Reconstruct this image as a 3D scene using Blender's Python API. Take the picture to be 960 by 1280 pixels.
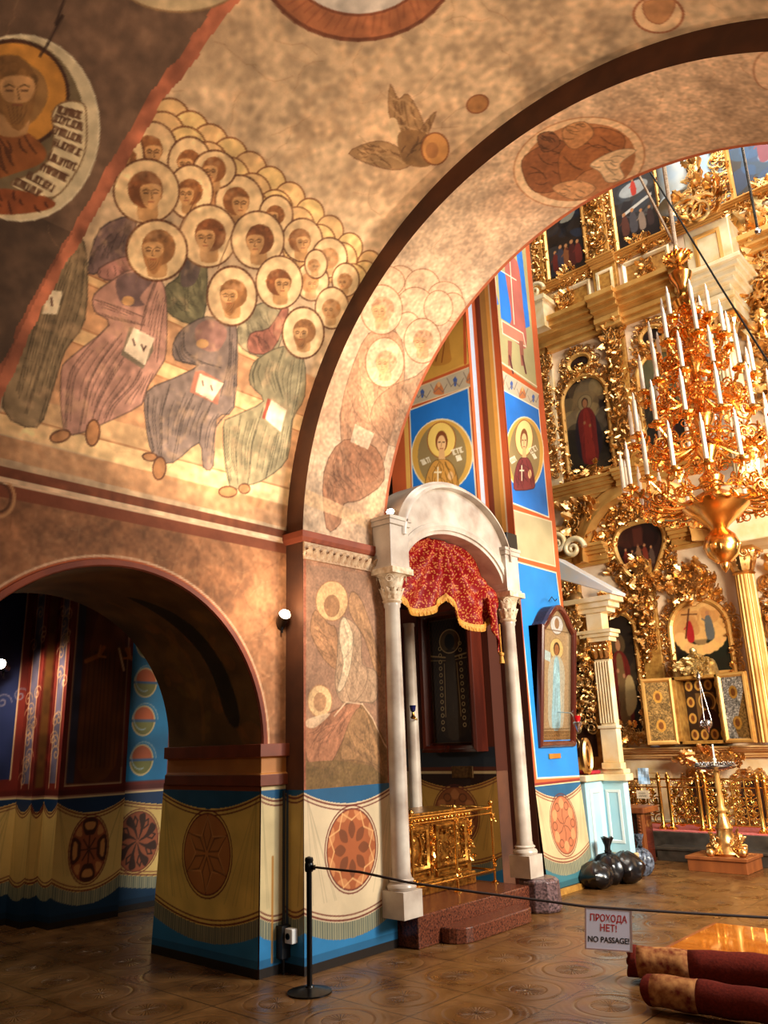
import bpy, math, random
import numpy as np
from mathutils import Vector, Matrix
for o in list(bpy.data.objects): bpy.data.objects.remove(o, do_unlink=True)
SC = bpy.context.scene
COL = SC.collection
PI = math.pi
# ------------------------------------------------------------------ camera
F, H = 995.0, 1.75
def nrm(v): v = np.array(v, float); return v/np.linalg.norm(v)
_Z = nrm((-110, -3410, 995)); _Y = nrm((920, 260, 995)); _Y = nrm(_Y-_Z*_Y.dot(_Z)); _X = np.cross(_Y, _Z)
RM = np.array([_X, _Y, _Z]); CAM = np.array([0, 0, H])
cd = bpy.data.cameras.new('camera'); cam = bpy.data.objects.new('camera', cd); COL.objects.link(cam)
cd.sensor_fit = 'VERTICAL'; cd.sensor_height = 36.0; cd.lens = F/1280*36.0; cd.clip_start = 0.05; cd.clip_end = 200
m4 = Matrix.Identity(4)
for i in range(3):
    m4[i][0] = RM[i, 0]; m4[i][1] = -RM[i, 1]; m4[i][2] = -RM[i, 2]; m4[i][3] = CAM[i]
cam.matrix_world = m4
SC.camera = cam
# ------------------------------------------------------------------ exposure, world, big lights
SC.view_settings.view_transform = 'Standard'; SC.view_settings.look = 'None'
SC.view_settings.gamma = 1.0; SC.view_settings.use_curve_mapping = False
SC.view_settings.exposure = 0.35
W = bpy.data.worlds.new('world'); SC.world = W; W.use_nodes = True
W.node_tree.nodes['Background'].inputs[0].default_value = (1.0, 0.80, 0.58, 1)
W.node_tree.nodes['Background'].inputs[1].default_value = 0.05
def area(name, loc, tgt, size, power, col, sy=None):
    l = bpy.data.lights.new(name, 'AREA'); l.energy = power; l.color = col; l.size = size
    if sy: l.shape = 'RECTANGLE'; l.size_y = sy
    o = bpy.data.objects.new(name, l); COL.objects.link(o); o.location = loc
    o.rotation_euler = (Vector(tgt)-Vector(loc)).to_track_quat('-Z', 'Y').to_euler(); return o
def spot(name, loc, tgt, power, col, ang=100, blend=0.6, r=0.04):
    l = bpy.data.lights.new(name, 'SPOT'); l.energy = power; l.color = col; l.spot_size = math.radians(ang); l.spot_blend = blend; l.shadow_soft_size = r
    o = bpy.data.objects.new(name, l); COL.objects.link(o); o.location = loc
    o.rotation_euler = (Vector(tgt)-Vector(loc)).to_track_quat('-Z', 'Y').to_euler(); return o
WARM = (1.0, 0.83, 0.62)
DAY = (0.86, 0.94, 1.0)
area('nave_window_light', (4.5, 8.6, 6.5), (-5.0, 9.5, 1.8), 3.0, 800, DAY, 4.5)       # tall south windows of the nave
area('nave_overhead_fill', (-2.0, 9.6, 15.0), (-4.5, 12.5, 3.5), 4.5, 820, (1.0, 0.90, 0.76))     # added light from high over the nave, its source unseen
area('nave_low_fill', (0.6, 8.0, 3.4), (-5, 13.6, 2.2), 1.6, 620, (1.0, 0.86, 0.66))  # added fill to brighten the foot of the icon wall, no lamp hangs here
area('rear_bay_fill', (0.6, 0.6, 3.6), (-4.2, 3.6, 5.4), 1.0, 52, WARM)              # added fill from behind the viewer, no lamps known there
# ------------------------------------------------------------------ pixel helpers (a pixel's ray meets a real surface)
def ray(px, py): return RM @ np.array([px-480, py-640, F])
def on(px, py, ax, val):
    d = ray(px, py); t = (val-CAM[ax])/d[ax]; return CAM+t*d
def at_x(px, py, x): return on(px, py, 0, x)
def at_y(px, py, y): return on(px, py, 1, y)
def at_z(px, py, z=0): return on(px, py, 2, z)
VX, VZ, RV, RA = -2.38, 3.60, 3.10, 2.87      # barrel vault axis, radius of the vault and of the transverse arch
def cyl(px, py, R):
    d = ray(px, py); ox, oz = CAM[0]-VX, CAM[2]-VZ
    a = d[0]**2+d[2]**2; b = 2*(ox*d[0]+oz*d[2]); c = ox*ox+oz*oz-R*R
    t = (-b+math.sqrt(max(b*b-4*a*c, 0)))/(2*a); return CAM+t*d
# ------------------------------------------------------------------ object helpers
def tag(o, label=None, cat=None, group=None, kind=None):
    if label: o['label'] = label
    if cat: o['category'] = cat
    if group: o['group'] = group
    if kind: o['kind'] = kind
    return o
def thing(name, label, cat, loc, group=None):
    o = bpy.data.objects.new(name, None); COL.objects.link(o); o.location = loc; o.empty_display_size = .1
    return tag(o, label, cat, group)
def worldloc(o):
    v = Vector((0, 0, 0))
    while o is not None: v = v+o.location; o = o.parent
    return v
class MB:
    def __init__(s): s.V = []; s.Fq = []; s.n = 0
    def add(s, V, Fs):
        V = np.asarray(V, float).reshape(-1, 3); s.V.append(V)
        if isinstance(Fs, np.ndarray): s.Fq.extend((Fs+s.n).tolist())
        else: s.Fq.extend([[i+s.n for i in f] for f in Fs])
        s.n += len(V); return s
    def box(s, x0, x1, y0, y1, z0, z1):
        V = [(x, y, z) for x in (x0, x1) for y in (y0, y1) for z in (z0, z1)]
        return s.add(V, [(0, 1, 3, 2), (4, 6, 7, 5), (0, 4, 5, 1), (2, 3, 7, 6), (0, 2, 6, 4), (1, 5, 7, 3)])
    def obox(s, P, u0, u1, v0, v1, n0, n1):
        V = [P(u, v, n) for u in (u0, u1) for v in (v0, v1) for n in (n0, n1)]
        return s.add(V, [(0, 1, 3, 2), (4, 6, 7, 5), (0, 4, 5, 1), (2, 3, 7, 6), (0, 2, 6, 4), (1, 5, 7, 3)])
    def tube(s, path, r, k=8, caps=True):
        P = np.asarray(path, float); n = len(P); r = np.broadcast_to(np.asarray(r, float), (n,))
        T = np.gradient(P, axis=0); T /= np.linalg.norm(T, axis=1)[:, None]+1e-12
        ref = np.array([0, 0, 1.]) if abs(T[0][2]) < .9 else np.array([1., 0, 0])
        A = np.cross(T[0], ref); A /= np.linalg.norm(A); V = []
        for i in range(n):
            A = A-T[i]*A.dot(T[i]); A /= np.linalg.norm(A)+1e-12; B = np.cross(T[i], A)
            for j in range(k):
                a = 2*PI*j/k; V.append(P[i]+r[i]*(math.cos(a)*A+math.sin(a)*B))
        Fs = [(i*k+j, i*k+(j+1) % k, (i+1)*k+(j+1) % k, (i+1)*k+j) for i in range(n-1) for j in range(k)]
        if caps: Fs.append(tuple(range(k-1, -1, -1))); Fs.append(tuple((n-1)*k+j for j in range(k)))
        return s.add(V, Fs)
    def lathe(s, prof, c, k=24, ax=None):
        n = len(prof); V = []
        for r, z in prof:
            for j in range(k):
                a = 2*PI*j/k
                p = (r*math.cos(a), r*math.sin(a), z)
                V.append((c[0]+p[0], c[1]+p[1], c[2]+p[2]) if ax is None else ax(*p))
        Fs = [(i*k+j, i*k+(j+1) % k, (i+1)*k+(j+1) % k, (i+1)*k+j) for i in range(n-1) for j in range(k)]
        Fs.append(tuple(range(k-1, -1, -1))); Fs.append(tuple((n-1)*k+j for j in range(k)))
        return s.add(V, Fs)
    def prism(s, P, pts, n0, n1):
        k = len(pts); V = [P(u, v, n0) for u, v in pts]+[P(u, v, n1) for u, v in pts]
        Fs = [tuple(range(k-1, -1, -1)), tuple(range(k, 2*k))]+[(i, (i+1) % k, k+(i+1) % k, k+i) for i in range(k)]
        return s.add(V, Fs)
    def sweep(s, P, path, prof, closed=True):
        """moulding: profile of (outward offset, height) swept along a 2D path with mitred corners"""
        Q = np.asarray(path, float); n = len(Q); N = []
        for i in range(n):
            a = Q[i]-Q[i-1] if (closed or i > 0) else Q[1]-Q[0]
            b = Q[(i+1) % n]-Q[i] if (closed or i < n-1) else Q[-1]-Q[-2]
            a = a/(np.linalg.norm(a)+1e-12); b = b/(np.linalg.norm(b)+1e-12)
            na = np.array([a[1], -a[0]]); nb = np.array([b[1], -b[0]]); m = na+nb
            d = m.dot(m); m = m*2/d if d > .3 else na
            N.append(m)
        k = len(prof); V = [P(*(Q[i]+N[i]*o), h) for i in range(n) for o, h in prof]
        R = range(n if closed else n-1)
        Fs = [(i*k+j, ((i+1) % n)*k+j, ((i+1) % n)*k+(j+1) % k, i*k+(j+1) % k) for i in R for j in range(k)]
        if not closed: Fs += [tuple(range(k)), tuple((n-1)*k+j for j in range(k-1, -1, -1))]
        return s.add(V, Fs)
    def build(s, name, mat, parent=None, smooth=False, bevel=0, recalc=True):
        V = np.concatenate(s.V)
        if parent is not None: V = V-np.array(worldloc(parent))
        me = bpy.data.meshes.new(name); me.from_pydata(V.tolist(), [], s.Fq); me.materials.append(mat)
        if recalc:
            import bmesh
            b = bmesh.new(); b.from_mesh(me); bmesh.ops.recalc_face_normals(b, faces=b.faces); b.to_mesh(me); b.free()
        if smooth:
            me.polygons.foreach_set('use_smooth', [True]*len(me.polygons))
            try: me.set_sharp_from_angle(angle=math.radians(50))
            except Exception: pass
        o = bpy.data.objects.new(name, me); COL.objects.link(o)
        if parent is not None: o.parent = parent
        if bevel:
            md = o.modifiers.new('bevel', 'BEVEL'); md.width = bevel; md.segments = 2; md.limit_method = 'ANGLE'
        return o
def plane_front(y): return lambda u, v, n: (u, y-n, v)          # faces the viewer's side (-Y)
def plane_side(x): return lambda u, v, n: (x+n, u, v)           # faces +X
def rect(u0, u1, v0, v1): return [(u0, v0), (u1, v0), (u1, v1), (u0, v1)]
def archpath(u0, u1, v0, v1, n=14, rise=None):
    """closed outline, flat foot and round (or flattened) head; v1 is the crown"""
    r = (u1-u0)/2; h = rise or r; c = (u0+u1)/2
    return [(u0, v0), (u1, v0)]+[(c+r*math.cos(a), v1-h+h*math.sin(a)) for a in np.linspace(0, PI, n)]
def copy_tree(o, parent=None):
    c = o.copy(); COL.objects.link(c)
    if parent is not None: c.parent = parent
    for ch in list(o.children): copy_tree(ch, c)
    return c
# ------------------------------------------------------------------ materials
def lin(c):
    c = np.asarray(c, float)/255.0
    return np.where(c <= .04045, c/12.92, ((c+.055)/1.055)**2.4)
def L4(c): return tuple(lin(c))+(1.0,)
def newmat(name):
    m = bpy.data.materials.new(name); m.use_nodes = True; nt = m.node_tree
    return m, nt, nt.nodes['Principled BSDF']
def mat(name, c1, c2=None, scale=8, rough=.6, metal=0, bump=0, detail=5, coat=0, emit=None, es=0, stretch=None, kind='noise', spec=.5):
    m, nt, b = newmat(name); N = nt.nodes; Lk = nt.links
    b.inputs['Roughness'].default_value = rough; b.inputs['Metallic'].default_value = metal
    b.inputs['Coat Weight'].default_value = coat; b.inputs['Specular IOR Level'].default_value = spec
    b.inputs['Base Color'].default_value = L4(c1)
    if emit: b.inputs['Emission Color'].default_value = L4(emit); b.inputs['Emission Strength'].default_value = es
    if c2 is not None or bump:
        tc = N.new('ShaderNodeTexCoord'); mp = N.new('ShaderNodeMapping'); Lk.new(tc.outputs['Object'], mp.inputs[0])
        if stretch: mp.inputs['Scale'].default_value = stretch
        if kind == 'noise':
            t = N.new('ShaderNodeTexNoise'); t.inputs['Scale'].default_value = scale; t.inputs['Detail'].default_value = detail; out = t.outputs['Fac']
        else:
            t = N.new('ShaderNodeTexVoronoi'); t.inputs['Scale'].default_value = scale; out = t.outputs['Distance']
        Lk.new(mp.outputs[0], t.inputs['Vector'])
        if c2 is not None:
            r = N.new('ShaderNodeValToRGB'); r.color_ramp.elements[0].position = .32; r.color_ramp.elements[1].position = .68
            r.color_ramp.elements[0].color = L4(c1); r.color_ramp.elements[1].color = L4(c2)
            Lk.new(out, r.inputs[0]); Lk.new(r.outputs[0], b.inputs['Base Color'])
        if bump:
            bp = N.new('ShaderNodeBump'); bp.inputs['Strength'].default_value = bump; bp.inputs['Distance'].default_value = .01
            Lk.new(out, bp.inputs['Height']); Lk.new(bp.outputs[0], b.inputs['Normal'])
    return m
def paintmat(name, rough=.75, nscale=5, lo=.80, hi=1.12, bump=.15, coat=0, metal=0):
    """paint carried by the mesh ('paint' colour of each point) times a worn plaster noise"""
    m, nt, b = newmat(name); N = nt.nodes; Lk = nt.links
    at = N.new('ShaderNodeAttribute'); at.attribute_name = 'paint'
    tc = N.new('ShaderNodeTexCoord'); t = N.new('ShaderNodeTexNoise'); t.inputs['Scale'].default_value = nscale; t.inputs['Detail'].default_value = 9; t.inputs['Roughness'].default_value = .68
    Lk.new(tc.outputs['Object'], t.inputs['Vector'])
    mr = N.new('ShaderNodeMapRange'); mr.inputs[1].default_value = .3; mr.inputs[2].default_value = .7; mr.inputs[3].default_value = lo; mr.inputs[4].default_value = hi
    Lk.new(t.outputs['Fac'], mr.inputs[0])
    mx = N.new('ShaderNodeVectorMath'); mx.operation = 'SCALE'; Lk.new(at.outputs['Color'], mx.inputs[0]); Lk.new(mr.outputs[0], mx.inputs['Scale'])
    Lk.new(mx.outputs[0], b.inputs['Base Color'])
    b.inputs['Roughness'].default_value = rough; b.inputs['Coat Weight'].default_value = coat; b.inputs['Metallic'].default_value = metal
    b.inputs['Specular IOR Level'].default_value = .3
    if bump:
        bp = N.new('ShaderNodeBump'); bp.inputs['Strength'].default_value = bump; bp.inputs['Distance'].default_value = .01
        Lk.new(t.outputs['Fac'], bp.inputs['Height']); Lk.new(bp.outputs[0], b.inputs['Normal'])
    return m
M_FRESCO = paintmat('old_fresco', .8, 4.5, .78, 1.14, .25)
M_PAINT = paintmat('oil_painted_plaster', .5, 3, .90, 1.06, .08)
M_ICON = paintmat('varnished_painting', .4, 6, .85, 1.1, .04)
M_RIZA = paintmat('chased_metal_cover', .35, 30, .7, 1.2, .5, 0, .6)
M_GOLD = mat('gilded_carving', (248, 208, 142), (206, 150, 80), 9, .33, 1, 0)
M_GOLDF = mat('gilded_moulding', (222, 172, 96), (196, 140, 68), 3, .38, .4, .05)
M_BRASS = mat('polished_brass', (252, 204, 112), (230, 164, 72), 6, .22, 1, 0)
M_GILT = mat('chandelier_gilt', (250, 184, 96), (226, 150, 66), 8, .25, 1, 0)
M_CREAM = mat('cream_stucco', (232, 210, 182), (214, 186, 152), 3, .6, 0, .05)
M_GOLDP = mat('gold_panel', (196, 146, 68), (150, 100, 40), 12, .45, .25, .1)
M_WHITEG = mat('white_gold_stucco', (240, 224, 190), (224, 194, 136), 4, .4, .2, .03)
M_MARBLE = mat('white_marble', (206, 194, 178), (158, 140, 126), 3.5, .32, 0, .02, 8)
M_GRANITE = mat('red_granite', (116, 62, 42), (44, 22, 18), 60, .22, 0, 0, 3)
M_GRANDK = mat('dark_granite', (120, 92, 92), (34, 26, 28), 45, .3, 0, .3, 3)
M_MAHOG = mat('mahogany', (92, 34, 19), (54, 17, 9), 4, .25, 0, 0, 4, .4, None, 0, (1, 1, .15))
M_WOOD = mat('oak_brown', (150, 84, 40), (104, 52, 24), 5, .4, 0, 0, 4, 0, None, 0, (1, 1, .15))
M_DARKW = mat('dark_oak', (52, 26, 14), (26, 12, 8), 5, .4)
M_BLACK = mat('black_plastic', (16, 15, 16), None, rough=.4)
M_BLACKM = mat('black_metal', (14, 12, 12), None, rough=.3, metal=.4)
M_BAG = mat('black_polythene', (14, 13, 16), None, 6, .28, 0, 0, 4, .2)
M_BULB = mat('lamp_glow', (255, 230, 190), None, emit=(255, 226, 180), es=45)
M_CANDLE = mat('wax_candle', (244, 232, 208), None, rough=.5)
M_WHITE = mat('white_plastic', (226, 222, 214), None, rough=.5)
M_ROPE = mat('dark_rope', (46, 26, 18), None, rough=.8)
M_BLUEW = mat('pale_blue_paint', (158, 206, 222), (180, 218, 228), 2, .4)
M_STONE = mat('grey_stone', (70, 62, 54), (44, 38, 32), 8, .35)
M_STEEL = mat('silver', (214, 208, 204), (150, 144, 140), 12, .25, 1)
M_RED = mat('red_cloth', (168, 22, 40), (130, 14, 30), 20, .8)
M_RUNNER = mat('pink_red_carpet', (196, 110, 104), (170, 70, 70), 30, .9)
M_PLASTER = mat('brown_plaster', (176, 122, 84), (120, 74, 44), 2.2, .8, 0, .25, 9)
M_RUST = mat('rust_red_paint', (150, 70, 38), (112, 48, 26), 3, .7, 0, .1)
M_BROWN = mat('dark_brown_paint', (96, 54, 28), (66, 36, 20), 3, .75, 0, .2)
# ------------------------------------------------------------------ painting on a surface, in metres
RNG = np.random.RandomState(7)
def vnoise(ny, nx, cells, seed):
    k = ny/max(nx, 1); cy = max(2, int(cells*max(1, k)**.5)); cx = max(2, int(cells*max(1, k)**.5/k)); r = np.random.RandomState(seed); g = r.rand(cy+2, cx+2)
    y = np.linspace(0, cy, ny); x = np.linspace(0, cx, nx)
    yi = y.astype(int); xi = x.astype(int); fy = (y-yi)[:, None]; fx = (x-xi)[None]
    fy = fy*fy*(3-2*fy); fx = fx*fx*(3-2*fx)
    a = g[yi][:, xi]; b = g[yi][:, xi+1]; c = g[yi+1][:, xi]; d = g[yi+1][:, xi+1]
    return (a*(1-fx)+b*fx)*(1-fy)+(c*(1-fx)+d*fx)*fy
def sm(pts, k=4):
    """closed smooth outline through the points"""
    P = np.asarray(pts, float); n = len(P); out = []
    for i in range(n):
        p0, p1, p2, p3 = P[i-1], P[i], P[(i+1) % n], P[(i+2) % n]
        for t in np.arange(k)/k:
            out.append(.5*((2*p1)+(p2-p0)*t+(2*p0-5*p1+4*p2-p3)*t*t+(3*p1-p0-3*p2+p3)*t**3))
    return np.array(out)
def circ(cx, cy, rx, ry=None, n=36, rot=0, a0=0, a1=2*PI):
    ry = rx if ry is None else ry; t = np.linspace(a0, a1, n, endpoint=(a1-a0 < 6.28))
    x = rx*np.cos(t); y = ry*np.sin(t)
    return np.c_[cx+x*math.cos(rot)-y*math.sin(rot), cy+x*math.sin(rot)+y*math.cos(rot)]
class Canvas:
    def __init__(s, u0, u1, v0, v1, res, base, pxmap=None):
        s.u0, s.v0, s.res = u0, v0, res; s.nx = int(round((u1-u0)/res))+1; s.ny = int(round((v1-v0)/res))+1
        s.us = np.linspace(u0, u1, s.nx); s.vs = np.linspace(v0, v1, s.ny)
        s.A = np.zeros((s.ny, s.nx, 3)); s.A[:] = base; s.pxmap = pxmap; s.u1, s.v1 = u1, v1
    def m(s, pts): return np.array([s.pxmap(*p) for p in pts]) if s.pxmap else np.asarray(pts, float)
    def _win(s, P, pad=0):
        i0 = np.searchsorted(s.us, P[:, 0].min()-pad); i1 = np.searchsorted(s.us, P[:, 0].max()+pad)
        j0 = np.searchsorted(s.vs, P[:, 1].min()-pad); j1 = np.searchsorted(s.vs, P[:, 1].max()+pad)
        if i1 <= i0 or j1 <= j0: return None
        return i0, i1, j0, j1, np.meshgrid(s.us[i0:i1], s.vs[j0:j1])
    def inside(s, P):
        w = s._win(P)
        if w is None: return None
        i0, i1, j0, j1, (U, Vv) = w; ins = np.zeros(U.shape, bool); n = len(P)
        for i in range(n):
            x1, y1 = P[i]; x2, y2 = P[(i+1) % n]
            if y1 == y2: continue
            c = ((y1 > Vv) != (y2 > Vv)) & (U < (x2-x1)*(Vv-y1)/(y2-y1)+x1); ins ^= c
        return i0, i1, j0, j1, ins
    def poly(s, pts, col, a=1.0, raw=False):
        P = np.asarray(pts, float) if raw else s.m(pts); w = s._win(P, s.res)
        if w is None: return
        i0, i1, j0, j1, (U, Vv) = w; cov = np.zeros(U.shape); n = len(P)
        for du, dv in ((-.25, -.25), (.25, -.25), (-.25, .25), (.25, .25)):
            ins = np.zeros(U.shape, bool); u = U+du*s.res*1.3; v = Vv+dv*s.res*1.3
            for i in range(n):
                x1, y1 = P[i]; x2, y2 = P[(i+1) % n]
                if y1 == y2: continue
                ins ^= ((y1 > v) != (y2 > v)) & (u < (x2-x1)*(v-y1)/(y2-y1)+x1)
            cov += ins*.25
        cov = (cov*a)[..., None]; B = s.A[j0:j1, i0:i1]; B[:] = B*(1-cov)+np.array(col, float)*cov
    def line(s, pts, w, col, a=1.0, raw=False, closed=False):
        P = np.asarray(pts, float) if raw else s.m(pts)
        if closed: P = np.vstack([P, P[:1]])
        for p, q in zip(P[:-1], P[1:]):
            wn = s._win(np.array([p, q]), w)
            if wn is None: continue
            i0, i1, j0, j1, (U, Vv) = wn; d = q-p; L = d.dot(d)+1e-12
            t = np.clip(((U-p[0])*d[0]+(Vv-p[1])*d[1])/L, 0, 1)
            D = np.hypot(U-p[0]-t*d[0], Vv-p[1]-t*d[1]); k = np.clip((w/2-D)/s.res+.5, 0, 1)*a
            B = s.A[j0:j1, i0:i1]; B[:] = B*(1-k[..., None])+np.array(col, float)*k[..., None]
    def mottle(s, cells, amp, seed=1, tint=None):
        n = vnoise(s.ny, s.nx, cells, seed)-.5
        s.A *= (1+amp*2*n)[..., None]
        if tint is not None:
            k = np.clip(n*2, 0, 1)[..., None]*tint[1]; s.A[:] = s.A*(1-k)+np.array(tint[0], float)*k
    def wear(s, base, seed, k=.5, amp=.22):
        """age of the wall: small patches rubbed back to plaster, uneven tone"""
        n = .4*vnoise(s.ny, s.nx, 34, seed)+.35*vnoise(s.ny, s.nx, 90, seed+1)+.25*vnoise(s.ny, s.nx, 190, seed+2)
        m = np.clip((n-.52)*5, 0, 1)[..., None]*k; s.A[:] = s.A*(1-m)+np.array(base, float)*m
        q = .5*vnoise(s.ny, s.nx, 22, seed+3)+.5*vnoise(s.ny, s.nx, 130, seed+4); s.A *= (1+(q-.5)*2*amp)[..., None]
    def scratches(s, n, col, seed, lmax=.3, w=.006, a=.35):
        r = np.random.RandomState(seed)
        for _ in range(n):
            u = r.uniform(s.u0, s.u1); v = r.uniform(s.v0, s.v1); P = [(u, v)]; an = r.uniform(0, 6.28)
            for _ in range(5):
                an += r.uniform(-.7, .7); u += math.cos(an)*lmax/5; v += math.sin(an)*lmax/5; P.append((u, v))
            s.line(P, w, col, a, raw=True)
    def build(s, name, pos, mt, parent=None, mask=None):
        U, Vv = np.meshgrid(s.us, s.vs); P = pos(U, Vv)
        V = np.stack([np.broadcast_to(np.asarray(c, float), U.shape) for c in P], -1).reshape(-1, 3)
        if parent is not None: V = V-np.array(worldloc(parent))
        i = np.arange(s.ny*s.nx).reshape(s.ny, s.nx)
        Q = np.stack([i[:-1, :-1], i[:-1, 1:], i[1:, 1:], i[1:, :-1]], -1).reshape(-1, 4)
        if mask is not None:
            mk = mask(U, Vv); c = (mk[:-1, :-1] & mk[:-1, 1:] & mk[1:, 1:] & mk[1:, :-1]).reshape(-1); Q = Q[c]
        me = bpy.data.meshes.new(name); me.vertices.add(len(V)); me.vertices.foreach_set('co', V.astype(np.float32).ravel())
        me.loops.add(len(Q)*4); me.loops.foreach_set('vertex_index', Q.astype(np.int32).ravel())
        me.polygons.add(len(Q)); me.polygons.foreach_set('loop_start', np.arange(len(Q), dtype=np.int32)*4)
        me.update(calc_edges=True); me.validate()
        at = me.color_attributes.new('paint', 'FLOAT_COLOR', 'POINT')
        Cc = np.ones((s.ny*s.nx, 4), np.float32); Cc[:, :3] = lin(np.clip(s.A, 0, 255)).reshape(-1, 3)
        at.data.foreach_set('color', Cc.ravel())
        me.polygons.foreach_set('use_smooth', np.ones(len(Q), bool)); me.materials.append(mt)
        o = bpy.data.objects.new(name, me); COL.objects.link(o)
        if parent is not None: o.parent = parent
        return o
# ================================================================== STRUCTURE
def struct(o): o['kind'] = 'structure'; return o
XW, XP, YA, YB = -5.48, -5.25, 4.83, 5.97      # wall face, pier face, transverse arch front and back
# ---- floor of cast tiles
def floor_mat():
    m, nt, b = newmat('cast_floor_tiles'); N = nt.nodes; Lk = nt.links
    def math_(op, a, c=None, d=None):
        n = N.new('ShaderNodeMath'); n.operation = op
        for i, x in enumerate((a, c, d)):
            if x is None: continue
            if isinstance(x, (int, float)): n.inputs[i].default_value = x
            else: Lk.new(x, n.inputs[i])
        return n.outputs[0]
    tc = N.new('ShaderNodeTexCoord'); sp = N.new('ShaderNodeSeparateXYZ'); Lk.new(tc.outputs['Object'], sp.inputs[0])
    T = .645
    cx = math_('SUBTRACT', math_('FRACT', math_('DIVIDE', math_('ADD', sp.outputs[0], 4.27+T/2+T*40), T)), .5)
    cy = math_('SUBTRACT', math_('FRACT', math_('DIVIDE', math_('ADD', sp.outputs[1], -4.90+T/2+T*40), T)), .5)
    r = math_('SQRT', math_('ADD', math_('MULTIPLY', cx, cx), math_('MULTIPLY', cy, cy)))
    an = math_('ARCTAN2', cy, cx)
    spoke = math_('MULTIPLY', math_('SINE', math_('MULTIPLY', an, 28)), math_('LESS_THAN', r, .2))
    ringn = math_('SMOOTH_MIN', math_('ABSOLUTE', math_('SUBTRACT', r, .37)), .03, .01)
    ring2 = math_('SMOOTH_MIN', math_('ABSOLUTE', math_('SUBTRACT', r, .2)), .02, .01)
    edge = math_('MAXIMUM', math_('ABSOLUTE', cx), math_('ABSOLUTE', cy))
    gr = math_('GREATER_THAN', edge, .493)
    wave = math_('MULTIPLY', math_('SINE', math_('MULTIPLY', r, 90)), math_('GREATER_THAN', r, .38))
    h = math_('ADD', math_('MULTIPLY', spoke, .05), math_('ADD', math_('MULTIPLY', ringn, 3.0), math_('MULTIPLY', ring2, 3.0)))
    h = math_('ADD', h, math_('MULTIPLY', wave, .008)); h = math_('SUBTRACT', h, math_('MULTIPLY', gr, .5))
    no = N.new('ShaderNodeTexNoise'); no.inputs['Scale'].default_value = 3.2; no.inputs['Detail'].default_value = 8; Lk.new(tc.outputs['Object'], no.inputs['Vector'])
    h = math_('ADD', h, math_('MULTIPLY', no.outputs['Fac'], .10))
    bp = N.new('ShaderNodeBump'); bp.inputs['Strength'].default_value = .9; bp.inputs['Distance'].default_value = .045; Lk.new(h, bp.inputs['Height']); Lk.new(bp.outputs[0], b.inputs['Normal'])
    rp = N.new('ShaderNodeValToRGB'); rp.color_ramp.elements[0].position = .3; rp.color_ramp.elements[1].position = .7
    rp.color_ramp.elements[0].color = L4((74, 44, 18)); rp.color_ramp.elements[1].color = L4((124, 86, 46)); Lk.new(no.outputs['Fac'], rp.inputs[0])
    mx = N.new('ShaderNodeMix'); mx.data_type = 'RGBA'; Lk.new(gr, mx.inputs['Factor']); Lk.new(rp.outputs[0], mx.inputs['A']); mx.inputs['B'].default_value = L4((30, 19, 11))
    Lk.new(mx.outputs['Result'], b.inputs['Base Color'])
    mr = N.new('ShaderNodeMapRange'); mr.inputs[1].default_value = .3; mr.inputs[2].default_value = .7; mr.inputs[3].default_value = .22; mr.inputs[4].default_value = .42
    Lk.new(no.outputs['Fac'], mr.inputs[0]); Lk.new(mr.outputs[0], b.inputs['Roughness']); b.inputs['Metallic'].default_value = .15
    return m
b = MB(); b.box(-13, 6, -3, 15, -.2, 0); struct(b.build('floor', floor_mat()))
# ---- vault over the bay, its paintings traced through their pixels onto the real barrel
def vuv(px, py): p = cyl(px, py, RV); return (p[1], RV*math.atan2(p[2]-VZ, -(p[0]-VX)))
C = Canvas(.2, YA, 0, 7.6, .0095, (208, 174, 136), vuv)
C.mottle(5, .10, 2, ((176, 134, 98), .7)); C.mottle(17, .08, 3); C.mottle(60, .05, 4)
C.scratches(140, (150, 104, 70), 5, .35, .007, .3)
def hatch(c, pts, col, n, w, seed, a=.45, ang=None):
    """fold lines running inside an outline given in pixels"""
    r = np.random.RandomState(seed); P = np.asarray(pts, float); x0, y0 = P.min(0); x1, y1 = P.max(0); k = 0
    for _ in range(n*6):
        if k >= n: break
        x, y = r.uniform(x0, x1), r.uniform(y0, y1); A = ang if ang is not None else 1.2; A = A+r.uniform(-.42, .42); L = r.uniform(.18, .5)*(y1-y0)
        t = np.linspace(-.5, .5, 5); cv = r.uniform(-.22, .22)*L
        q = np.c_[x+np.cos(A)*t*L-np.sin(A)*cv*(t*t*4-1), y+np.sin(A)*t*L+np.cos(A)*cv*(t*t*4-1)]
        def ins(p):
            c_ = False
            for i in range(len(P)):
                (xa, ya), (xb, yb) = P[i], P[(i+1) % len(P)]
                if (ya > p[1]) != (yb > p[1]) and p[0] < (xb-xa)*(p[1]-ya)/(yb-ya)+xa: c_ = not c_
            return c_
        if all(ins(p) for p in q[[0, 2, 4]]): c.line(q, w, col, a); k += 1
def dk(c, f): return tuple(np.array(c)*f)
RIM = (96, 56, 34); HALO = (230, 192, 142); HAIR = (140, 88, 50); FACE = (206, 152, 98)
def halo(c, x, y, rx, ry=None, fill=HALO, rim=RIM, w=.014, a=1): 
    ry = ry or rx; P = circ(x, y, rx, ry); c.poly(P, fill, a); c.line(circ(x, y, rx, ry, 40), w, rim, .85*a, closed=True)
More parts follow.
